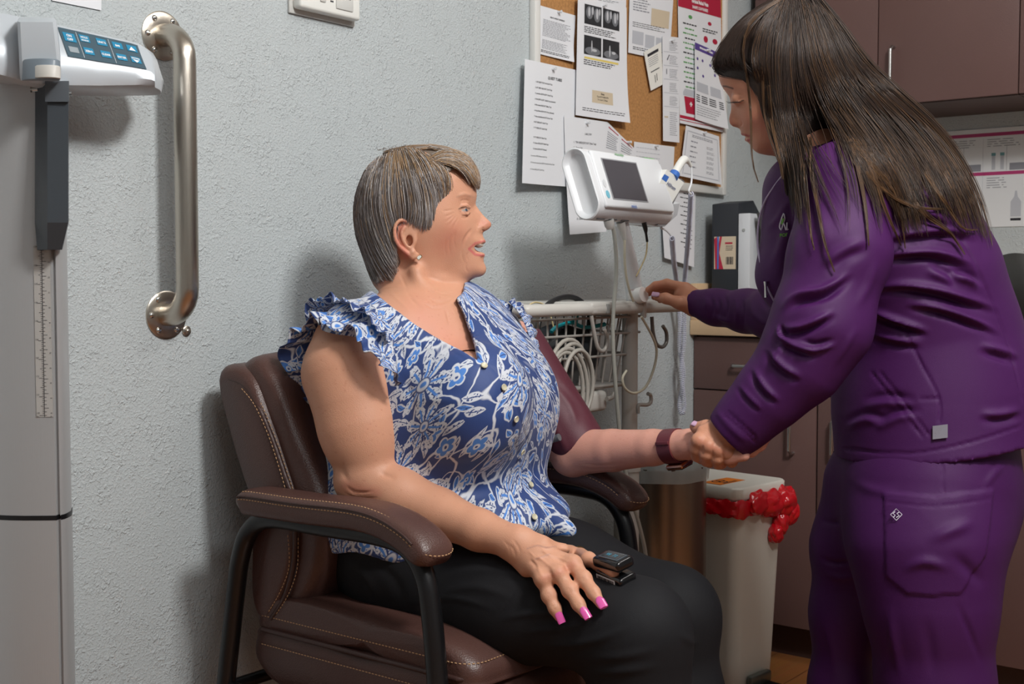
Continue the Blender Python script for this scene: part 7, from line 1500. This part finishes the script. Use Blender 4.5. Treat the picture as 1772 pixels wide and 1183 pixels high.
for a, w_, am in ((((1365, 350), (1366, 420), (1358, 500)), 5, -0.004), (((1400, 330), (1420, 380), (1430, 440)), 12, 0.003), (((1390, 470), (1430, 440), (1500, 400)), 14, -0.003), (((1330, 640), (1345, 620), (1360, 570)), 6, 0.004), (((1480, 540), (1500, 500), (1520, 440)), 8, 0.004), (((1440, 640), (1470, 590), (1490, 560)), 6, 0.003)): ja.fold(a, w_, am, taper=0.9, dr=(1.7, 2.15))
for a, w_, am in ((((1350, 545), (1380, 518), (1430, 505), (1480, 470)), 8, 0.010), (((1346, 560), (1365, 572), (1400, 565), (1450, 540)), 7, 0.010), (((1340, 575), (1370, 600), (1420, 615)), 7, 0.009), (((1325, 600), (1350, 635), (1390, 660)), 7, 0.008), (((1300, 635), (1320, 672), (1350, 700)), 6, 0.007), (((1380, 590), (1410, 600), (1450, 590)), 6, -0.006), (((1275, 665), (1295, 690), (1320, 715)), 5, 0.004), (((1420, 470), (1460, 440), (1510, 420)), 12, 0.005), (((1350, 560), (1352, 575), (1362, 590)), 4, -0.007)): ja.fold(a, w_, am, 's', taper=0.8, dr=(1.7, 2.15))
for k in range(9): x0, y0 = 1262+5.6*k, 716+5.0*k-0.4*k*k*0; ja.fold([(x0-3, y0-8), (x0+3, y0+8)], 1.5, -0.0018, taper=0.5)
ja.fold([(1250, 716), (1285, 745), (1312, 770)], 1.6, -0.0016, taper=0.2); ja.fold([(1236, 705), (1262, 738), (1296, 768)], 5, 0.002, taper=0.5)
jk.noise(0.0016, 22, 9); ja.noise(0.0014, 26, 10)
# seams
for a in (((1520, 640), (1560, 690), (1610, 755)), ((1505, 640), (1545, 690), (1600, 760)), ((1560, 560), (1600, 640), (1625, 690), (1625, 735)), ((1660, 400), (1700, 480), (1745, 600), (1770, 700)), ((1590, 690), (1625, 690)), ((1366, 352), (1368, 420), (1360, 490))): jk.fold(a, 2.2, -0.0024, taper=0.1)
jk.fold([(1450, 775), (1530, 783), (1600, 782), (1690, 762), (1772, 735)], 2.2, -0.0024, taper=0.1)
jk.redo(); ja.redo()
jacket = skins_object('jacket', [jk, ja], PUR, nurse, color=False)
surf = np.concatenate([np.stack([k.X, k.Y, k.D], 1)[k.face > 0] for k in (jk, ja)])
def jsurf(px, py, r=6):
    m = (surf[:, 0]-px)**2+(surf[:, 1]-py)**2 < r*r; return float(surf[m, 2].min()) if m.any() else None
def onj(pts, lift=0.002, dflt=2.1):
    o = []; last = dflt
    for x, y in pts: d = jsurf(x, y, 5); last = d if d is not None else last; o.append(P(x, y, last-lift))
    return o
# zip edge and pull, logos, woven tag
zp = [(1353, 305), (1338, 325), (1322, 352), (1313, 385), (1311, 420), (1315, 450), (1324, 485), (1334, 510), (1348, 535)]
edge = []
for x, y in zp:
    i = np.argmin((jk.X-x)**2*0.8+(jk.Y-y)**2+((jk.D-2.05)*300)**2*0.02); edge.append(jk.V[i])
edge = [np.array([np.mean([edge[max(0, min(len(edge)-1, i+k))][c] for k in (-1, 0, 1)]) for c in range(3)]) for i in range(len(edge))]
edge = [P(x, y, projN(e)[2]-0.004) for (x, y), e in zip(zp, edge)]
zz = MB().tube(edge, 0.0018, 8, sub=5).build('zip_edge', mat('lilac_tape', rgb(176, 164, 190), 0.5), jacket)
pl = MB(); c_ = P(1325, 487, projN(edge[6])[2]-0.008); pl.tube([c_, c_-UP*0.008, c_-UP*0.026+RT*0.001], [0.0035, 0.0022, 0.003], 10); pl.build('zip_pull', CHROME, zz)
def stitchline(pts, r, m, nm, lift=0.0014): return MB().tube(onj(pts, lift), r, 6, sub=4).build(nm, m, jacket)
lw = mat('white_thread', rgb(222, 218, 232), 0.6); lg = mat('green_thread', rgb(120, 190, 84), 0.6)
for pts in ([(1356, 369), (1352, 380), (1349, 392), (1352, 398)], [(1357, 370), (1358, 380), (1354, 388)], [(1353, 396), (1356, 386), (1360, 398)], [(1362, 385), (1362, 397), (1364, 396)]): stitchline(pts, 0.0011, lw, 'logo_embroidery')
stitchline([(1356, 378), (1353, 388)], 0.0018, lg, 'logo_embroidery')
c0_ = onj([(1349, 410)], 0.0028)[0]; mb = MB(); text(mb, "POINT", frame(c0_, nrm(RT*0.97+UP*0.1), nrm(UP), nrm(-FW)), 0.0075, bold=0.0004); mb.build('logo_text', lg, jacket, angle=0)
tg = onj([(1614, 737), (1640, 734), (1640, 757), (1614, 760)], 0.004); mb = MB(); mb.rings([[p for p in tg], [p+FW*0.002 for p in tg]]); tgo = mb.build('woven_tag', mat('tag_grey', rgb(128, 126, 136), 0.6), jacket)
for pts in ([(1618, 750), (1622, 746), (1626, 747), (1630, 740), (1634, 741)], [(1618, 755), (1626, 753), (1635, 754)]):
    MB().tube([P(x, y, projN(tg[0])[2]-0.0006) for x, y in pts], 0.0006, 6).build('tag_print', mat('tag_ink', rgb(60, 40, 80), 0.6), tgo)
# trousers
S_ = Sdf.around([P(1440, 760, 2.2), P(1800, 760, 2.0), P(1420, 1183, 2.25), P(1730, 1183, 1.95)], 0.16, 0.005); S_ = Sdf((S_.lo[0], S_.lo[1], 0.02), S_.lo+S_.n*S_.h, 0.0040)
S_.ecap(P(1608, 740, DN), P(1606, 860, DN), (0.150, 0.140), (0.152, 0.150), FW, k=0.03)
nl = [(1608, 850, 2.05, 0.128), (1603, 940, 2.03, 0.118), (1611, 1040, 2.02, 0.098), (1618, 1183, 2.02, 0.088)]; fl_ = [(1520, 850, 2.17, 0.095), (1484, 950, 2.18, 0.074), (1464, 1060, 2.18, 0.058), (1454, 1183, 2.18, 0.050)]
for leg in (nl, fl_):
    S_.chain([P(a, b, d) for a, b, d, r in leg], [r for *_, r in leg], k=0.04); e = P(*leg[-1][:3]); S_.cap(e, (e[0], e[1], 0.05), leg[-1][3], leg[-1][3]*0.95, k=0.03)
V, F = S_.mesh(); nt_ = Skin(relax(V, F, 2, 0.5), F, (0, 0, 0))
for a, w_, am in ((((1410, 895), (1440, 905), (1475, 900)), 4, -0.004), (((1410, 960), (1440, 975), (1480, 972)), 4, -0.005), (((1420, 985), (1450, 1000), (1490, 995)), 6, 0.004), (((1560, 990), (1600, 970), (1650, 985)), 8, 0.006), (((1600, 940), (1640, 920), (1690, 900)), 10, 0.006), (((1640, 950), (1680, 990), (1705, 1020)), 10, -0.006), (((1650, 1030), (1680, 1100), (1700, 1160)), 5, -0.004), (((1540, 1040), (1545, 1100), (1560, 1183)), 8, 0.004), (((1600, 1060), (1610, 1120), (1615, 1183)), 10, -0.003), (((1420, 1060), (1440, 1120), (1445, 1183)), 7, 0.003), (((1470, 830), (1520, 850), (1560, 845)), 8, 0.003), (((1700, 850), (1720, 820), (1745, 800)), 6, 0.003)): nt_.fold(a, w_, am, taper=0.9)
pk = [(1528, 850), (1620, 858), (1720, 845), (1714, 900), (1705, 960), (1663, 1026), (1610, 1031), (1570, 1028), (1532, 998)]
ins_ = inpoly(nt_.X, nt_.Y, pk) & (nt_.face > 0.05); d_, _, _ = seg_dist(nt_.X, nt_.Y, pk+[pk[0]]); nt_.V[ins_] += nt_.N[ins_]*(0.0035*np.clip(d_[ins_]/2.5, 0, 1))[:, None]
nt_.fold([(1530, 868), (1620, 876), (1716, 862)], 1.6, -0.0016, taper=0.1); nt_.fold([(1631, 800), (1632, 852)], 1.8, -0.0018, taper=0.1); nt_.noise(0.0014, 24, 12); nt_.redo()
ntr = skins_object('trousers', [nt_], PUR, nurse, color=False)
def tsurf(x, y, r=6): m = ((nt_.X-x)**2+(nt_.Y-y)**2 < r*r) & (nt_.face > 0); return float(nt_.D[m].min())
dl = tsurf(1551, 890)-0.0022; dia = [(1551, 880), (1561, 890), (1551, 900), (1541, 890)]
MB().tube([P(x, y, dl) for x, y in dia], 0.0007, 6, closed=True).build('diamond_logo', lw, ntr)
MB().tube([P(x, y, dl) for x, y in ((1549, 885), (1545, 888), (1549, 891), (1546, 895))], 0.0008, 6).build('diamond_logo', lw, ntr); MB().tube([P(x, y, dl) for x, y in ((1556, 886), (1552, 888), (1556, 892), (1551, 895))], 0.0008, 6).build('diamond_logo', lw, ntr)
for leg in (nl, fl_):
    e = P(*leg[-1][:3]); fd = nrm(np.array([-RT[0], -RT[1], 0])); sx = np.array([_fw[0], _fw[1], 0]); t_ = Sdf((e[0]-0.22, e[1]-0.22, -0.002), (e[0]+0.22, e[1]+0.22, 0.12), 0.004)
    t_.ecap((*(e-fd*0.05)[:2], 0.042), (*(e+fd*0.14)[:2], 0.032), (0.038, 0.040), (0.042, 0.028), sx, k=0.02); t_.cap((*(e-fd*0.02)[:2], 0.05), (*(e-fd*0.02)[:2], 0.10), 0.04, 0.04, k=0.02); V, F = t_.mesh(); V[:, 2] = np.maximum(V[:, 2], 0.0015)
    skins_object('shoe', [Skin(V, F, (0, 0, 0))], mat('black_shoe', rgb(26, 26, 28), 0.4), nurse, color=False)
# head
NO = [(1244, 110), (1242, 124), (1244, 138), (1248, 149), (1255, 159), (1261, 168), (1264, 180), (1263.5, 192), (1261, 202), (1260.5, 210), (1263.5, 217), (1270, 220.5), (1278, 223), (1281, 228), (1282, 233), (1288, 236.5), (1292, 238), (1291.5, 243), (1294, 248), (1298, 252), (1302, 259), (1311, 266), (1326, 269.5), (1345, 272), (1370, 282), (1410, 275), (1440, 230), (1462, 170), (1464, 110), (1446, 58), (1410, 24), (1360, 12), (1310, 28), (1275, 60), (1254, 88)]
NP_ = [(1256, 150, 18), (1266, 152, 30), (1273, 172, 27), (1284, 170, 40), (1269, 182, 13), (1267, 166, 14), (1268, 205, 8.5), (1265, 212, 8.5), (1272, 215, 13), (1278, 208, 15), (1275, 190, 17), (1286, 192, 34), (1296, 205, 44), (1312, 200, 55), (1330, 190, 62), (1360, 180, 67), (1290, 222, 26), (1300, 228, 32), (1294, 237, 16), (1300, 240, 24), (1310, 248, 34), (1312, 258, 26), (1326, 262, 28), (1335, 242, 48), (1360, 245, 52), (1385, 200, 66), (1300, 150, 55), (1280, 130, 44), (1260, 120, 32), (1330, 120, 66), (1370, 100, 71), (1320, 60, 54), (1410, 100, 69), (1440, 130, 52), (1360, 40, 42), (1300, 90, 52), (1400, 235, 52), (1292, 165, 47), (1425, 200, 52), (1430, 70, 45)]
HN = HeadField(NO, NP_, DN, (1350, 150))
S_ = Sdf(HN.C0-np.array([0.16, 0.16, 0.24]), HN.C0+np.array([0.16, 0.16, 0.15]), 0.0018); HN.apply(S_)
S_.ecap(P(1385, 225, DN), P(1432, 300, DN), (0.052, 0.048), (0.058, 0.056), FW, k=0.014); S_.ecap(P(1440, 300, DN), P(1470, 350, DN), (0.10, 0.06), (0.14, 0.09), FW, k=0.03)
ear(S_, HN, (1368, 190), 62, 36, 0.5, -1, 7); ear(S_, HN, (1368, 190), 62, 36, 0.5, 1, 7)
for sd in (-1, 1):
    S_.ell(HN.at(1276, 171, sd*25), (0.0098, 0.011, 0.0098), (RT, FW, UP), k=0.006)
    S_.chain([HN.at(1289, 172, sd*42), HN.at(1280, 177, sd*37), HN.at(1270, 177, sd*28)], [0.0016, 0.0022, 0.0016], k=0.002)
S_.chain([HN.at(1299, 236, -19), HN.at(1291, 233.5, -13), HN.at(1285, 232, 0), HN.at(1291, 233.5, 13), HN.at(1299, 236, 19)], [0.001, 0.0026, 0.003, 0.0026, 0.001], k=0.002)
S_.chain([HN.at(1300, 239, -18), HN.at(1295, 242, -12), HN.at(1292, 242, 0), HN.at(1295, 242, 12), HN.at(1300, 239, 18)], [0.001, 0.003, 0.0036, 0.003, 0.001], k=0.002)
V, F = S_.mesh(); V = relax(V, F, 1, 0.4); nh = Skin(V, F, NS)
nh.fold([(1302, 237.5), (1294, 238), (1286, 236)], 1.2, -0.0012, taper=0.2); nh.fold([(1281, 219), (1284, 214), (1281, 208)], 1.4, -0.0012, taper=0.5); nh.fold([(1266, 217), (1271, 218.5), (1275, 218.5)], 1.4, -0.0014, taper=0.3); nh.fold([(1285, 166), (1277, 163), (1268, 164)], 1.4, -0.0008, taper=0.5); nh.fold([(1308, 262), (1330, 262), (1350, 266)], 4, -0.001)
nh.redo()
nh.paint([(1262, 205), (1266, 216)], 9, NSR, 0.5, 1.0); nh.paint([(1300, 205), (1315, 215)], 26, np.array(rgb(196, 122, 98)), 0.5, 1.0)
nh.paint([(1300, 236), (1292, 234), (1284, 232)], 2.4, np.array(rgb(160, 66, 72)), 0.85, 0.6); nh.paint([(1300, 239.5), (1295, 243), (1291, 243)], 2.8, np.array(rgb(172, 78, 84)), 0.85, 0.6)
nh.paint([(1249, 149), (1257, 149.5), (1268, 153)], 2.2, np.array(rgb(52, 36, 30)), 0.85, 0.8); nh.paint([(1286, 174), (1277, 177), (1268, 177.5)], 1.2, np.array(rgb(36, 24, 22)), 0.95, 0.5)
# near hand closing round the held wrist
S_ = Sdf.around([P(1330, 690, 1.93), P(1195, 730, 1.97), P(1275, 812, 1.97), P(1200, 800, 2.03)], 0.05, 0.0016)
S_.chain([P(1330, 692, 1.95), P(1285, 732, 1.965), P(1262, 746, 1.972)], [0.034, 0.027, 0.024], k=0.01)
S_.ecap(P(1262, 745, 1.972), P(1236, 768, 1.972), (0.028, 0.019), (0.037, 0.0165), P(1264, 784, 1.97)-P(1208, 760, 1.975), k=0.012)
KK = [((1209, 762, 1.968), (1205, 776, 1.975), (1207, 788, 1.992), (1214, 793, 2.01)), ((1226, 771, 1.962), (1222, 785, 1.966), (1223, 796, 1.984), (1228, 799, 2.005)), ((1243, 778, 1.960), (1241, 792, 1.964), (1243, 801, 1.982), (1248, 802, 2.0)), ((1259, 784, 1.962), (1262, 793, 1.966), (1266, 799, 1.98), (1268, 799, 1.996))]
for q, r0 in zip(KK, (0.0112, 0.0112, 0.0108, 0.0098)): S_.cap(P(1252, 756, 1.974), P(*q[0]), 0.013, r0, k=0.008); S_.chain([P(*p) for p in q], [r0, r0*0.97, r0*0.92, r0*0.85], k=0.0025); S_.ell(P(q[0][0], q[0][1], q[0][2]-0.003), (r0*1.02,)*3, k=0.004)
S_.chain([P(1238, 745, 1.985), P(1222, 741, 1.995), P(1210, 742, 2.005), P(1202, 738, 2.01)], [0.015, 0.0125, 0.0102, 0.0078], k=0.008)
V, F = S_.mesh(); V = relax(V, F, 1, 0.4); n1 = Skin(V, F, NS); n1.paint([(1209, 762), (1226, 771), (1243, 778), (1259, 784)], 9, NSR, 0.35, 1.0); n1.fold([(1217, 768), (1215, 780), (1216, 790)], 1.6, -0.0012); n1.fold([(1234, 776), (1233, 788), (1236, 798)], 1.6, -0.0012); n1.fold([(1251, 782), (1252, 793), (1256, 800)], 1.6, -0.0012); n1.redo()
# far hand with the pill bottle
S_ = Sdf.around([P(1240, 530, 2.57), P(1118, 495, 2.66), P(1190, 550, 2.6), P(1150, 480, 2.66)], 0.035, 0.0016)
S_.chain([P(1250, 532, 2.57), P(1212, 526, 2.605), P(1200, 522, 2.615)], [0.027, 0.0235, 0.023], k=0.01)
S_.ecap(P(1203, 522, 2.615), P(1182, 508, 2.63), (0.024, 0.022), (0.026, 0.0185), UP, k=0.01)
for q, r0 in ((((1183, 497, 2.625), (1154, 490, 2.635), (1134, 494, 2.642), (1122, 501, 2.648)), 0.0098), (((1182, 501, 2.645), (1152, 494, 2.655), (1134, 500, 2.662), (1123, 507, 2.668)), 0.0098), (((1180, 508, 2.66), (1158, 503, 2.672), (1142, 508, 2.680), (1132, 514, 2.684)), 0.0092), (((1182, 515, 2.67), (1164, 513, 2.682), (1150, 517, 2.69), (1142, 520, 2.69)), 0.008)):
    S_.chain([P(*p) for p in q], [r0*1.08, r0*0.97, r0*0.88, r0*0.70], k=0.004)
S_.chain([P(1198, 534, 2.612), P(1176, 524, 2.60), P(1152, 516, 2.605), P(1137, 514, 2.618)], [0.016, 0.0128, 0.0105, 0.0082], k=0.008)
V, F = S_.mesh(); V = relax(V, F, 1, 0.4); n2 = Skin(V, F, NS); n2.paint([(1128, 500), (1140, 492)], 8, NSR, 0.4, 1.0); n2.redo()
def n3_arms(S):
    S.chain([P(a, b, d) for a, b, d, r in NA[:-1]]+[P(1272, 742, 1.968)], [max(r-0.022, 0.022) for *_, r in NA], k=0.02); S.chain([P(a, b, d) for a, b, d, r in FA[:-1]]+[P(1225, 528, 2.59)], [max(r-0.014, 0.021) for *_, r in FA], k=0.02); return S
S_ = Sdf.around(TP+[P(1262, 745, 1.97), P(1210, 526, 2.6), P(1450, 330, 1.9)], 0.12, 0.006)
for i in range(1, len(TC)-3): S_.ecap(TP[i], TP[i+1], (TC[i][3]-0.02, TC[i][2]-0.02), (TC[i+1][3]-0.02, TC[i+1][2]-0.02), FW, k=0.03)
S_ = n3_arms(S_); V, F = S_.mesh(); n3 = Skin(V, F, NS)
skins_object('body', [nh, n1, n2, n3], SKINM, nurse)
LN = mat('lilac_nail_polish', rgb(196, 160, 188), 0.15, coat=0.6)
def nail(tip, base, r, o, nm='fingernail'):
    A, B = P(*base), P(*tip); d = nrm(B-A); o = nrm(np.array(o)-d*(np.array(o)@d)); s_ = np.cross(d, o); R = []
    for t in np.linspace(0, 1, 8): c = A+(B-A)*t+o*(r*0.72); w_ = r*0.72*(0.6+0.4*min(1, t*4)); R.append([c+s_*w_*math.cos(g)+o*r*0.34*math.sin(g) for g in np.linspace(0, 2*math.pi, 14, endpoint=False)])
    MB().rings(R).build(nm, LN, nurse, angle=60)
nail((1129, 513, 2.617), (1142, 514.5, 2.611), 0.0098, -FW*0.75+UP*0.75); nail((1199, 737, 2.008), (1207, 740, 2.003), 0.0088, -FW*0.6+UP*0.8)
# eyelashes
for k in range(7):
    x0, y0, w0 = 1268+2.4*k, 177.0-0.2*k, -(27+2.0*k); a = HN.at(x0, y0, w0-1.0); b_ = HN.at(x0-7+0.6*k, y0+1.0, w0-5); c_ = HN.at(x0-11+0.8*k, y0-2.0, w0-8)
    MB().tube([a, b_, c_], [0.0006, 0.0005, 0.0002], 5).build('eyelash', mat('lash_black', rgb(20, 14, 12), 0.5), nurse, angle=0)
# ring on the held hand
# ------------------------------------------------------------------ her hair
HHO = [(1234, 104), (1240, 84), (1256, 58), (1280, 34), (1312, 14), (1350, 0), (1395, -2), (1432, 18), (1462, 56), (1485, 105), (1490, 160), (1480, 210), (1450, 250), (1400, 262), (1350, 250), (1315, 200), (1306, 150), (1292, 135), (1262, 131), (1240, 124)]
HHW = [(1262, 90, 40), (1258, 118, 36), (1280, 118, 48), (1300, 90, 60), (1300, 130, 60), (1330, 60, 66), (1340, 30, 52), (1310, 35, 44), (1330, 120, 76), (1370, 100, 82), (1360, 40, 52), (1410, 100, 80), (1445, 130, 62), (1385, 200, 78), (1330, 180, 72), (1430, 70, 56), (1425, 200, 66), (1400, 245, 60), (1300, 55, 56), (1460, 170, 50), (1340, 230, 64), (1400, 20, 46), (1370, 20, 48)]
HM = HeadField(HHO, HHW, DN, (1350, 150))
S_ = Sdf(HM.C0-np.array([0.16, 0.16, 0.15]), HM.C0+np.array([0.16, 0.16, 0.17]), 0.003); HM.apply(S_); q_ = (slice(None),)*3
NREG = [(1225, 100), (1240, 60), (1300, 0), (1400, -30), (1500, 40), (1520, 200), (1470, 262), (1400, 272), (1366, 262), (1340, 222), (1324, 180), (1312, 140), (1292, 134), (1262, 130), (1238, 124)]
def nreg(x, y, z):
    u, v, _ = HM.uvw(np.stack(np.broadcast_arrays(x, y, z), -1).reshape(-1, 3)); d, _, _ = seg_dist(u, v, NREG+[NREG[0]]); return (np.where(inpoly(u, v, NREG), d, -d)*HM.sc+0.002).reshape(np.broadcast(x, y, z).shape)
x, y, z = S_.pts(q_); S_.V = np.maximum(S_.V+0.0065, -nreg(x, y, z).astype(f32)); V, F = S_.mesh(); cap_ = Skin(relax(V, F, 3, 0.5), F, rgb(46, 36, 32)); HR = [cap_]
GN = [[(1345, 0), (1296, 30), (1260, 68), (1240, 104), (1240, 121), (1262, 129), (1294, 133)], [(1348, 0), (1300, 32), (1268, 74), (1256, 106), (1266, 120), (1294, 128), (1325, 140)], [(1350, 0), (1306, 38), (1280, 84), (1284, 112), (1304, 130), (1322, 160), (1330, 215)],
      [(1352, 0), (1318, 50), (1305, 100), (1316, 150), (1328, 200), (1344, 240), (1358, 290), (1364, 335)], [(1356, 0), (1332, 55), (1326, 110), (1334, 170), (1346, 225), (1358, 275), (1368, 330), (1374, 372)], [(1362, 0), (1350, 60), (1346, 120), (1350, 180), (1360, 235), (1371, 290), (1380, 345), (1388, 395)],
      [(1370, -2), (1368, 60), (1366, 125), (1372, 190), (1380, 245), (1389, 300), (1396, 355), (1404, 430)], [(1380, -4), (1390, 60), (1402, 120), (1426, 180), (1464, 235), (1498, 290), (1524, 345), (1540, 400)], [(1390, -4), (1410, 60), (1426, 118), (1458, 174), (1500, 232), (1538, 290), (1562, 345), (1578, 405)],
      [(1400, -3), (1425, 55), (1448, 116), (1488, 172), (1538, 234), (1576, 292), (1600, 350), (1616, 410)], [(1408, 0), (1440, 52), (1472, 115), (1520, 172), (1574, 232), (1615, 290), (1642, 345), (1660, 400)], [(1414, 3), (1450, 52), (1490, 110), (1545, 165), (1606, 224), (1650, 282), (1682, 345), (1702, 405)], [(1420, 6), (1458, 50), (1502, 108), (1558, 160), (1618, 214), (1666, 276), (1700, 345), (1720, 425)]]
GNr = [resample([np.array(p, float) for p in catm([np.array(q, float) for q in G], 6)], 24) for G in GN]
def hairP(u, v, lay, mid):
    """place of a hair over the head, easing onto the jacket below it"""
    hd = float(HM.half(np.array([u]), np.array([v]))[0]); t = min(max((v-185)/90, 0), 1); t = t*t*(3-2*t)
    t2 = min(max((u-1400)/100, 0), 1); t = max(t, t2*t2*(3-2*t2)*(0.75 if v < 150 else 1))
    hn_ = float(HN.half(np.array([u]), np.array([v]))[0]); top = HM.at(u, v, -max(hd*lay, hn_+3.5 if hn_ > 3 else 0, 18))
    low = 1.985+0.00018*max(0, u-1450)+(1-lay)*0.10
    return top*(1-t)+P(u, v, low)*t+FW*mid
g_ = np.random.default_rng(33); ST = []; RD = []; TI = []
jcache = {}
def js(u, v):
    k = (int(u//5), int(v//5))
    if k not in jcache: jcache[k] = jsurf(k[0]*5+2.5, k[1]*5+2.5, 7)
    return jcache[k]
def strand(G, lay, mid, rad, tint, lift=0.004):
    pts = np.array([hairP(G[k, 0], G[k, 1], lay, mid) for k in range(len(G))]); X_, Y_, D_s = projN(pts); off = np.zeros(len(G))
    for k in range(len(G)):
        s_ = js(G[k, 0], G[k, 1]) if G[k, 1] > 225 else None
        if s_ is not None and D_s[k] > s_-lift: off[k] = s_-lift-D_s[k]
    for _ in range(4): off[1:-1] = np.minimum(off[1:-1], (off[:-2]+off[2:])/2+0.001)
    rr_ = (pts-CAM)/D_s[:, None]; ST.append(pts+rr_*off[:, None]); RD.append(rad); TI.append(tint)
def ntint(v, u, gg):
    a = np.array(rgb(48, 37, 32)); b_ = np.array(rgb(108, 78, 50)); t = min(max((v-200)/260+gg.normal(0, 0.25), 0), 1); return (a*(1-t)+b_*t)*gg.uniform(0.7, 1.35)
NGd = len(GN)
clumps = [(g_.uniform(0, NGd-1.001), min(1.0, g_.uniform(0.62, 1.12))) for _ in range(110)]
for s_i in range(8500):
    if s_i % 3: c, ln = clumps[g_.integers(len(clumps))]; gi = min(max(c+g_.normal(0, 0.30), 0), NGd-1.001); ln = ln*g_.uniform(0.88, 1.0); conv = c
    else: gi = g_.uniform(0, NGd-1.001); ln = g_.uniform(0.45, 0.72); conv = None
    if gi > 10.2 and g_.random() < 0.5: ln = max(ln, g_.uniform(0.85, 1.05))
    i = int(gi); f_ = gi-i; G = GNr[i]*(1-f_)+GNr[i+1]*f_
    if conv is not None and gi > 3.2 and conv > 3.2:
        j = int(conv); fj = conv-j; Gc = GNr[j]*(1-fj)+GNr[j+1]*fj; wq = (np.linspace(0, 1, 24)**1.6)[:, None]; G = G*(1-wq)+Gc*wq
    if 6.1 < gi < 6.9: ln = min(ln, g_.uniform(0.36, 0.50)); conv = None
    if gi < 2.99: ln = 1.0 if g_.random() < 0.5 else g_.uniform(0.7, 1)
    if 2.0 < gi < 3.0: f_ = round(f_); G = GNr[2+int(f_)]
    t0 = g_.uniform(0, 0.18) if s_i % 3 else g_.uniform(0.1, 0.4); n = 18; ts = np.clip(np.linspace(t0, min(ln, 1.0), n)*23, 0, 23); G = np.stack([np.interp(ts, np.arange(24), G[:, k]) for k in (0, 1)], 1)
    if s_i % 2: cs_ = clumps[0]; 
    sp = g_.normal(0, 2.0, 2); G = G+sp*(np.linspace(1, 1.3, n)[:, None]); G[:, 0] += g_.normal(0, 1.4)*np.sin(np.linspace(0, 4, n)+g_.uniform(0, 6))
    lay = g_.uniform(0.88, 1.03); mid = 0.0
    if gi > 8.5 and g_.random() < 0.45: mid = g_.uniform(0.0, 0.14); 
    strand(G, lay, mid, g_.uniform(0.0004, 0.0008), ntint(G[:, 1].mean()+30, G[:, 0].mean(), g_))
    if mid > 0: ST[-1] = ST[-1]
# single locks hanging free
for G in ([(1350, 2), (1300, 40), (1286, 90), (1294, 140), (1299, 200), (1299, 250), (1303, 290), (1311, 315)], [(1400, 240), (1404, 300), (1415, 360), (1426, 420), (1443, 470)], [(1380, 250), (1390, 300), (1396, 350), (1402, 405), (1408, 432)], [(1500, 300), (1530, 330), (1580, 358), (1640, 362)], [(1600, 300), (1640, 360), (1665, 395), (1690, 398)], [(1560, 320), (1600, 370), (1640, 400), (1668, 440)], [(1470, 240), (1485, 300), (1496, 360), (1502, 425)], [(1480, 240), (1510, 300), (1530, 360), (1558, 425)], [(1470, 240), (1545, 330), (1560, 390), (1565, 430)],
          [(1330, 150), (1335, 210), (1346, 265), (1354, 310)], [(1320, 130), (1322, 190), (1332, 240), (1350, 290)]):
    Gr = resample([np.array(p, float) for p in catm([np.array(q, float) for q in G], 5)], 16)
    for k in range(26 if G[0][1] < 10 else 38): sp = g_.normal(0, 1.3, 2); strand(Gr+sp*np.linspace(2.2 if G[0][1] > 200 else 1.0, 0.5, 16)[:, None], g_.uniform(0.98, 1.05), -0.004, 0.0004, ntint(330, 0, g_))
# far side of the head
for s_i in range(1500):
    gi = g_.uniform(2, NGd-1.001); i = int(gi); f_ = gi-i; G = (GNr[i]*(1-f_)+GNr[i+1]*f_)[:16]+g_.normal(0, 3, 2); hd = HM.half(G[:, 0], G[:, 1])*HM.sc
    ST.append(np.array([P(G[k, 0], G[k, 1], DN+max(hd[k], 0.03)*0.98) for k in range(16)])); RD.append(0.0008); TI.append(ntint(150, 0, g_))
V, F, C = hair_strands('hair', ST, RD, HAIRM, nurse, TI); k_ = Skin(V, F, (0, 0, 0)); k_.C = C; HR.append(k_); skins_object('hair', HR, HAIRM, nurse)
# ------------------------------------------------------------------ pill bottle in her fingers
a, b = P(1094, 514, 2.672), P(1124, 507, 2.640); d = nrm(b-a); u_ = nrm(UP-d*(UP@d)); v_ = np.cross(d, u_); M = frame(a, u_, v_, d); L = np.linalg.norm(b-a)
pb = thing('pill_bottle', 'small white pill bottle held in fingertips above the rail of the stand', 'bottle', a-UP*0.017)
MB().lathe([(0, 0), (0.0155, 0), (0.0165, 0.0015), (0.0165, 0.016), (0.0150, 0.018)], n=36, M=M).build('body', mat('bottle_white', rgb(226, 224, 222), 0.35), pb)
MB().lathe([(0.0150, 0.017), (0.0172, 0.017), (0.0172, 0.030), (0.0162, 0.032), (0, 0.032)], n=36, M=M).build('cap', mat('cap_white', rgb(238, 238, 236), 0.35), pb)
mb = MB(); g_ = np.random.default_rng(2)
for k in range(6):
    z_ = 0.003+0.0021*k; a0 = g_.uniform(-0.3, 0); 
    for j in range(9):
        t0 = a0+0.22*j-1.0; 
        if g_.random() < 0.75:
            V_ = [M @ Vector(((0.0167)*math.cos(t0+q)*-1 if False else 0.0167*math.cos(t0+q), 0.0167*math.sin(t0+q), z_+dz)) for dz in (0, 0.001) for q in (0, 0.15)]; mb.raw(V_, [(0, 1, 3, 2)])
mb.build('label_print', mat('label_red', rgb(150, 60, 80), 0.6), pb, angle=0)
